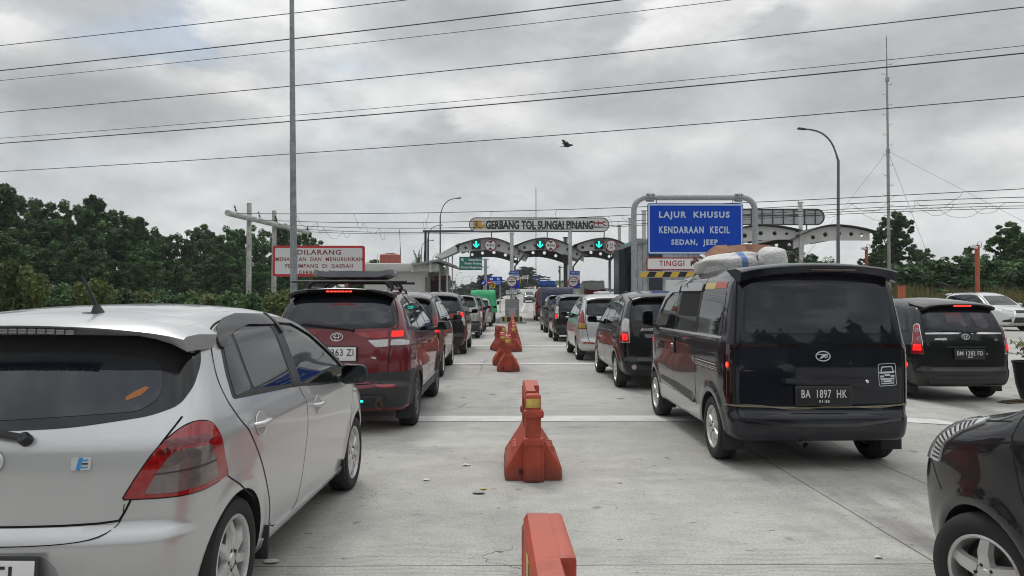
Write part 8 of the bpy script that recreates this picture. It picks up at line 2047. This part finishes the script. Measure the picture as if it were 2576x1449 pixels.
def far_trees():
    R = [('c', 1325, 671, 215, 13, 'tall airy two-headed tree beyond the toll gate'), ('d', 1240, 695, 150, 12, 'dark tree behind the blue camera notice'), ('c', 1222, 690, 120, 7, 'pale willowy tree around the green sign post'), ('b', 1180, 713, 190, 14, 'round dark tree left of the green tarpaulin'), ('a', 1118, 690, 110, 5.5, 'tree behind the kiosk'), ('d', 1205, 716, 160, 9, 'low tree right of the round dark one'), ('b', 1262, 712, 170, 12, 'tree behind the first toll warning sign'), ('c', 1304, 706, 190, 10, 'tree just left of the airy two-headed one'), ('b', 1345, 712, 240, 10, 'low tree right of the airy two-headed one'), ('b', 1395, 706, 330, 22, 'rounded tree top at the crest of the road'), ('d', 1440, 712, 330, 22, 'low tree top right of the crest'), ('a', 935, 655, 66, 5.5, 'dark tree between the red-bordered sign and the water tank'), ('c', 905, 660, 70, 4.5, 'tree behind the right edge of the red-bordered sign')]
    for k, px, top, Y, w, lab in R: x = at_ground(px, Y); z0 = float(height(x, Y)); tree(k, lab, x, Y, P(px, top, Y).z - z0, w, px, 'trees beyond the toll gate', leaf=LEAFHAZE if Y > 100 else LEAF)
    # far woods that read as one mass
    g = np.random.default_rng(5); V = []; F = []; T = []; n = 26000
    px = g.uniform(850, 1700, n); Y = g.uniform(260, 420, n); top = 724 + 8 * np.sin(px * .03) + 5 * np.sin(px * .011 + 2) + 3 * np.sin(px * .11)
    X = (px - 1268) / FPX * Y; zt = 1.5 + (757 - top) / FPX * Y; Z = zt * (1 - g.uniform(0, 1, n) ** 2.0 * 1.0); Z = np.maximum(Z, .2)
    s = g.uniform(.5, 1.1, n); u = g.normal(size=(n, 3)); u /= np.linalg.norm(u, axis=1, keepdims=True); v = np.cross(u, g.normal(size=(n, 3))); v /= np.linalg.norm(v, axis=1, keepdims=True); p = np.stack([X, Y, Z], 1)
    V = np.stack([p - u * s[:, None], p - v * s[:, None] * .6, p + u * s[:, None], p + v * s[:, None] * .6], 1).reshape(-1, 3); o = link('far_woods', np_mesh('far_woods', V, np.arange(n * 4).reshape(-1, 4), [LEAFHAZE], np.clip(g.normal(.45, .2, n), 0, 1))); tag(o, kind='stuff')
    # woods behind the camera, mirrored in the car windows
    g = np.random.default_rng(6); n = 30000; an = g.uniform(R_(100), R_(260), n); rad = g.uniform(38, 60, n); X = np.sin(an) * rad; Yb = np.cos(an) * rad
    zt = 8.5 + 2.2 * np.sin(an * 23) + 1.5 * np.sin(an * 51 + 1) + 1.0 * np.sin(an * 97); Z = np.maximum(.1, zt * (1 - g.uniform(0, 1, n) ** 1.6)); p = np.stack([X, Yb, Z], 1); s = g.uniform(.35, .8, n); u = g.normal(size=(n, 3)); u /= np.linalg.norm(u, axis=1, keepdims=True); v = np.cross(u, g.normal(size=(n, 3))); v /= np.linalg.norm(v, axis=1, keepdims=True)
    V = np.stack([p - u * s[:, None], p - v * s[:, None] * .6, p + u * s[:, None], p + v * s[:, None] * .6], 1).reshape(-1, 3); o = link('woods', np_mesh('woods', V, np.arange(n * 4).reshape(-1, 4), [LEAF], np.clip(g.normal(.4, .2, n), 0, 1))); tag(o, kind='stuff')
far_trees()
def dry_grass():
    g = np.random.default_rng(12); n = 42000; X = g.uniform(15.5, 36, n); Y = g.uniform(38.5, 47, n); keep = (X / Y > .42); X, Y = X[keep], Y[keep]; n = len(X); Z = height(X, Y); hh = g.uniform(.25, .8, n) * (1 + .35 * np.sin(X * 1.3) * np.sin(Y)); a = g.uniform(0, 6.28, n); w = .022; lean = g.normal(0, .16, (n, 2))
    c, s = np.cos(a) * w, np.sin(a) * w; V = np.stack([np.stack([X - c, Y - s, Z - .05], 1), np.stack([X + c, Y + s, Z - .05], 1), np.stack([X + c * .3 + lean[:, 0], Y + s * .3 + lean[:, 1], Z + hh], 1), np.stack([X - c * .3 + lean[:, 0], Y - s * .3 + lean[:, 1], Z + hh], 1)], 1).reshape(-1, 3)
    gm = leaf_mat('dry_grass_blade', (.13, .145, .05), (.38, .34, .15)); o = link('dry_grass', np_mesh('dry_grass', V, np.arange(n * 4).reshape(-1, 4), [gm], np.clip(g.normal(.5, .25, n), 0, 1))); tag(o, kind='stuff')
dry_grass()
def pot():
    c = P(2594, 900, 12.1); z0 = -.13; t = thing('plant_pot', 'tall black planter cut by the right edge', 'plant pot', (c.x, 12.1, z0)); b = MB(); zr = P(2560, 908, 12.1).z - z0
    b.lathe([(.001, .0), (.13, .0), (.16, .03), (.22, .25), (.265, zr - .05), (.28, zr - .02), (.28, zr), (.25, zr), (.24, zr - .06), (.001, zr - .08)], 36); b.obj('pot', mat('pot_black', (.018, .018, .02), .45, var=.2), t, 40)
    pl = thing('pot_plant', 'pale green leafy plant growing in the black planter', 'plant', (c.x, 12.1, z0 + zr - .08)); g = np.random.default_rng(4); V = []; F = []; T = []; sm = MB()
    for k in range(16):
        a = g.uniform(0, 6.28); l = g.uniform(.25, .55); e = Vector((math.cos(a) * l * .75, math.sin(a) * l * .75, l * g.uniform(.3, 1.2))); q = [Vector((0, 0, 0)), e * .5 + Vector((0, 0, .1)), e]; sm.tube(q, [.008, .006, .004], 5)
        for j in range(14):
            f = g.uniform(.35, 1.05); p = np.array(q[0].lerp(q[1], f * 2) if f < .5 else q[1].lerp(q[2], f * 2 - 1)); d = g.normal(size=3) + np.array([e.x, e.y, -.3]); d /= np.linalg.norm(d); sd = np.cross(d, [0, 0, 1.0]); sd /= np.linalg.norm(sd); s = g.uniform(.05, .09); i = len(V); V += [p, p + d * s * .5 + sd * s * .24, p + d * s, p + d * s * .5 - sd * s * .24]; F.append((i, i + 1, i + 2, i + 3)); T.append(g.uniform(.2, 1))
    sm.obj('stem', BARK, pl); link('foliage', np_mesh('foliage', np.array(V), np.array(F), [leaf_mat('pot_leaf', (.10, .13, .03), (.32, .34, .10))], np.array(T)), pl)
    b = MB(); b.tube([(-.25, -.25, .02), (-.45, -.3, .03), (-.7, -.28, .02)], [.02, .03, .012], 6); b.box((-.5, -.3, .01), (.5, .2, .012), rot=(0, 0, .3)); o = b.obj('dead_leaf', mat('dead_leaf', (.07, .055, .03), .9)); o.location = (c.x, 12.1, z0); tag(o, 'withered brown leaves on the concrete beside the black planter', 'litter')
pot()
# ------------------------------------------------------------------ bird and people
def bird():
    c = P(1426, 366, 30); s = .45 / 28 * 1.0
    t = thing('bird', 'black bird flying to the right with its wing raised, white wing patch', 'bird', tuple(c)); bk = mat('feather_black', (.012, .012, .014), .6); wh = mat('feather_white', (.6, .6, .58), .7)
    # body: one surface from tail to beak
    rings = [(-.235, -.035, .004, .030), (-.20, -.035, .010, .045), (-.13, -.028, .018, .040), (-.06, -.02, .050, .050), (.02, -.012, .066, .062), (.10, .0, .058, .055), (.155, .018, .042, .040), (.185, .022, .043, .042), (.215, .018, .034, .032), (.235, .012, .014, .012), (.268, .006, .003, .003)]
    b = MB(); n = 12; vs = []
    for x, z, rz, ry in rings:
        for k in range(n): a = 2 * math.pi * k / n; vs.append((x, ry * math.cos(a), z + rz * math.sin(a)))
    b.add(vs, [(i * n + j, (i + 1) * n + j, (i + 1) * n + (j + 1) % n, i * n + (j + 1) % n) for i in range(len(rings) - 1) for j in range(n)] + [tuple(range(n)), tuple((len(rings) - 1) * n + j for j in range(n - 1, -1, -1))]); b.obj('body', bk, t)
    for sg in (-1, 1):
        w = MB(); out = [(.10, .0), (.07, .07), (.0, .115), (-.10, .155), (-.20, .19), (-.225, .165), (-.19, .12), (-.17, .085), (-.13, .04), (-.09, -.02), (.0, -.01)]; tl = (lambda x, z: (x, sg * (.035 + max(0, z) * .9), z + .012)) if sg < 0 else (lambda x, z: (x + .18 * max(0, z), sg * (.035 + max(0, z) * 1.1), z * .75 + .012))
        top = [tl(x, z) for x, z in out]; m = len(top); w.add(top + [(x, y + .006, z) for x, y, z in top], [tuple(range(m)), tuple(range(2 * m - 1, m - 1, -1))] + [(i, (i + 1) % m, m + (i + 1) % m, m + i) for i in range(m)])
        p = [tl(x, z) for x, z in ((.0, .095), (-.07, .135), (-.10, .075))]; w.add([(x, y - .003, z) for x, y, z in p] + [(x, y + .009, z) for x, y, z in p], [(0, 1, 2), (3, 5, 4)], 1); w.obj('wing', [bk, wh], t, flat=True)
    f = MB(); 
    for k in (-1, 0, 1): f.box((-.25, k * .012, -.036), (.09, .022, .006), rot=(0, 0, k * .12))
    f.obj('tail', bk, t)
bird()
def person(lab, x, y, zb, shirt, trousers, hair, rz=0.0, h=1.70, cap=None):
    """standing figure grown over a skeleton: one skin for the body, clothes and hair as children"""
    t = thing('person', lab, 'person', (x, y, zb), rz); k = h / 1.70
    def skin(nm, J, E, m, sub=2):
        me = bpy.data.meshes.new(nm); me.from_pydata([tuple(Vector(j[0]) * k) for j in J], E, []); o = link(nm, me)
        md = o.modifiers.new('s', 'SKIN'); md.use_smooth_shade = True; sv = me.skin_vertices[0].data
        for v, j in zip(sv, J): v.radius = (j[1] * k, (j[2] if len(j) > 2 else j[1]) * k)
        sv[0].use_root = True; ms = o.modifiers.new('u', 'SUBSURF'); ms.levels = ms.render_levels = sub
        m2 = bpy.data.meshes.new_from_object(o.evaluated_get(bpy.context.evaluated_depsgraph_get())); o.modifiers.clear(); o.data = m2; m2.materials.clear(); m2.materials.append(m); m2.polygons.foreach_set('use_smooth', [True] * len(m2.polygons)); o.parent = t; return o
    sk = mat('skin_brown', (.27, .15, .095), .55)
    J = [((0, 0, .95), .13, .10), ((0, 0, 1.15), .125, .095), ((0, .0, 1.36), .15, .10), ((0, 0, 1.45), .06), ((0, -.01, 1.50), .052)]; E = [(0, 1), (1, 2), (2, 3), (3, 4)]
    for s in (-1, 1):
        b = len(J); J += [((s * .17, 0, 1.40), .055), ((s * .23, .01, 1.14), .042), ((s * .24, -.04, .90), .030), ((s * .24, -.06, .83), .032), ((s * .235, -.075, .765), .022)]; E += [(2, b), (b, b + 1), (b + 1, b + 2), (b + 2, b + 3), (b + 3, b + 4)]
        b = len(J); J += [((s * .09, 0, .88), .085), ((s * .10, -.01, .49), .055), ((s * .10, .02, .09), .038), ((s * .105, -.10, .04), .035)]; E += [(0, b), (b, b + 1), (b + 1, b + 2), (b + 2, b + 3)]
    body = skin('body', J, E, sk)
    hd = MB(); hd.ell((0, -.01 * k, 1.595 * k), (.075 * k, .092 * k, .112 * k), 20); hd.ell((0, -.055 * k, 1.545 * k), (.05 * k, .045 * k, .05 * k), 14); hd.prism([(-.012 * k, 0), (.012 * k, 0), (.007 * k, .035 * k), (-.007 * k, .035 * k)], -.02 * k, .018 * k, Matrix.Translation((0, -.10 * k, 1.575 * k)) @ Matrix.Rotation(R_(90), 4, 'X'))
    for s in (-1, 1): hd.ell((s * .076 * k, .0, 1.59 * k), (.012 * k, .022 * k, .032 * k), 10)
    ho = hd.obj('head', sk, t, 60)
    e = MB()
    for s in (-1, 1): e.ell((s * .030 * k, -.093 * k, 1.607 * k), (.012 * k, .008 * k, .006 * k), 10); e.box((s * .031 * k, -.096 * k, 1.628 * k), (.034 * k, .008 * k, .007 * k))
    e.box((0, -.100 * k, 1.535 * k), (.042 * k, .008 * k, .006 * k), mi=1); e.obj('face', [SIGNK, mat('lip', (.20, .08, .07), .6)], ho)
    hr = MB(); hr.ell((0, .012 * k, 1.635 * k), (.082 * k, .096 * k, .088 * k), 18); hr.ell((0, .045 * k, 1.60 * k), (.078 * k, .07 * k, .10 * k), 14); hr.obj('hair', hair, ho)
    J2 = [((0, 0, .93), .145, .115), ((0, 0, 1.15), .14, .11), ((0, 0, 1.37), .165, .115), ((0, 0, 1.43), .08)]; E2 = [(0, 1), (1, 2), (2, 3)]
    for s in (-1, 1): b = len(J2); J2 += [((s * .18, 0, 1.40), .068), ((s * .215, .01, 1.20), .062)]; E2 += [(2, b), (b, b + 1)]
    skin('shirt', J2, E2, shirt)
    J3 = [((0, 0, .93), .135, .11)]; E3 = []
    for s in (-1, 1): b = len(J3); J3 += [((s * .09, 0, .84), .10), ((s * .10, -.01, .49), .072), ((s * .10, .02, .12), .055)]; E3 += [(0, b), (b, b + 1), (b + 1, b + 2)]
    skin('trousers', J3, E3, trousers)
    if cap:
        cp = MB(); cp.ell((0, .005 * k, 1.655 * k), (.088 * k, .102 * k, .075 * k), 16); cp.box((0, -.12 * k, 1.645 * k), (.12 * k, .11 * k, .012 * k), bev=.005); cp.obj('cap', cap, ho)
_dk = mat('cloth_dark', (.02, .02, .024), .8); _hr = mat('hair_black', (.012, .010, .010), .5)
def put(px, top, Y, h): c = P(px, top, Y); return c.x, Y, c.z - h
for px, top, Y, lab, sh_, cp, rz in ((1639, 730.5, 36, 'person with short black hair standing before the silver-clad building, only the head visible', mat('cloth_blue', (.05, .07, .12), .8), None, .5), (1575, 730.5, 38, 'person in dark clothes beside the dark blue portal, turned away', mat('cloth_grey', (.12, .13, .14), .8), None, 2.6), (1548, 734, 40, 'second person in dark clothes by the short orange post, mostly hidden', _dk, _dk, 2.2)):
    x, y, z = put(px, top, Y, 1.75); person(lab, x, y, z, sh_, _dk, _hr, rz, 1.70, cp)

def haze():
    b = MB(); b.box((0, 1300, 27.0), (3200, 3600, 60.0)); o = b.obj('haze', None, flat=True); o.data.materials.clear()
    m = bpy.data.materials.new('haze'); m.use_nodes = True; nt = m.node_tree; nt.nodes.remove(nt.nodes['Principled BSDF']); v = nt.nodes.new('ShaderNodeVolumePrincipled'); v.inputs['Color'].default_value = (.86, .90, .93, 1); v.inputs['Density'].default_value = .0004; v.inputs['Anisotropy'].default_value = .3
    nt.links.new(v.outputs[0], nt.nodes['Material Output'].inputs['Volume']); o.data.materials.append(m); tag(o, kind='stuff')
haze()
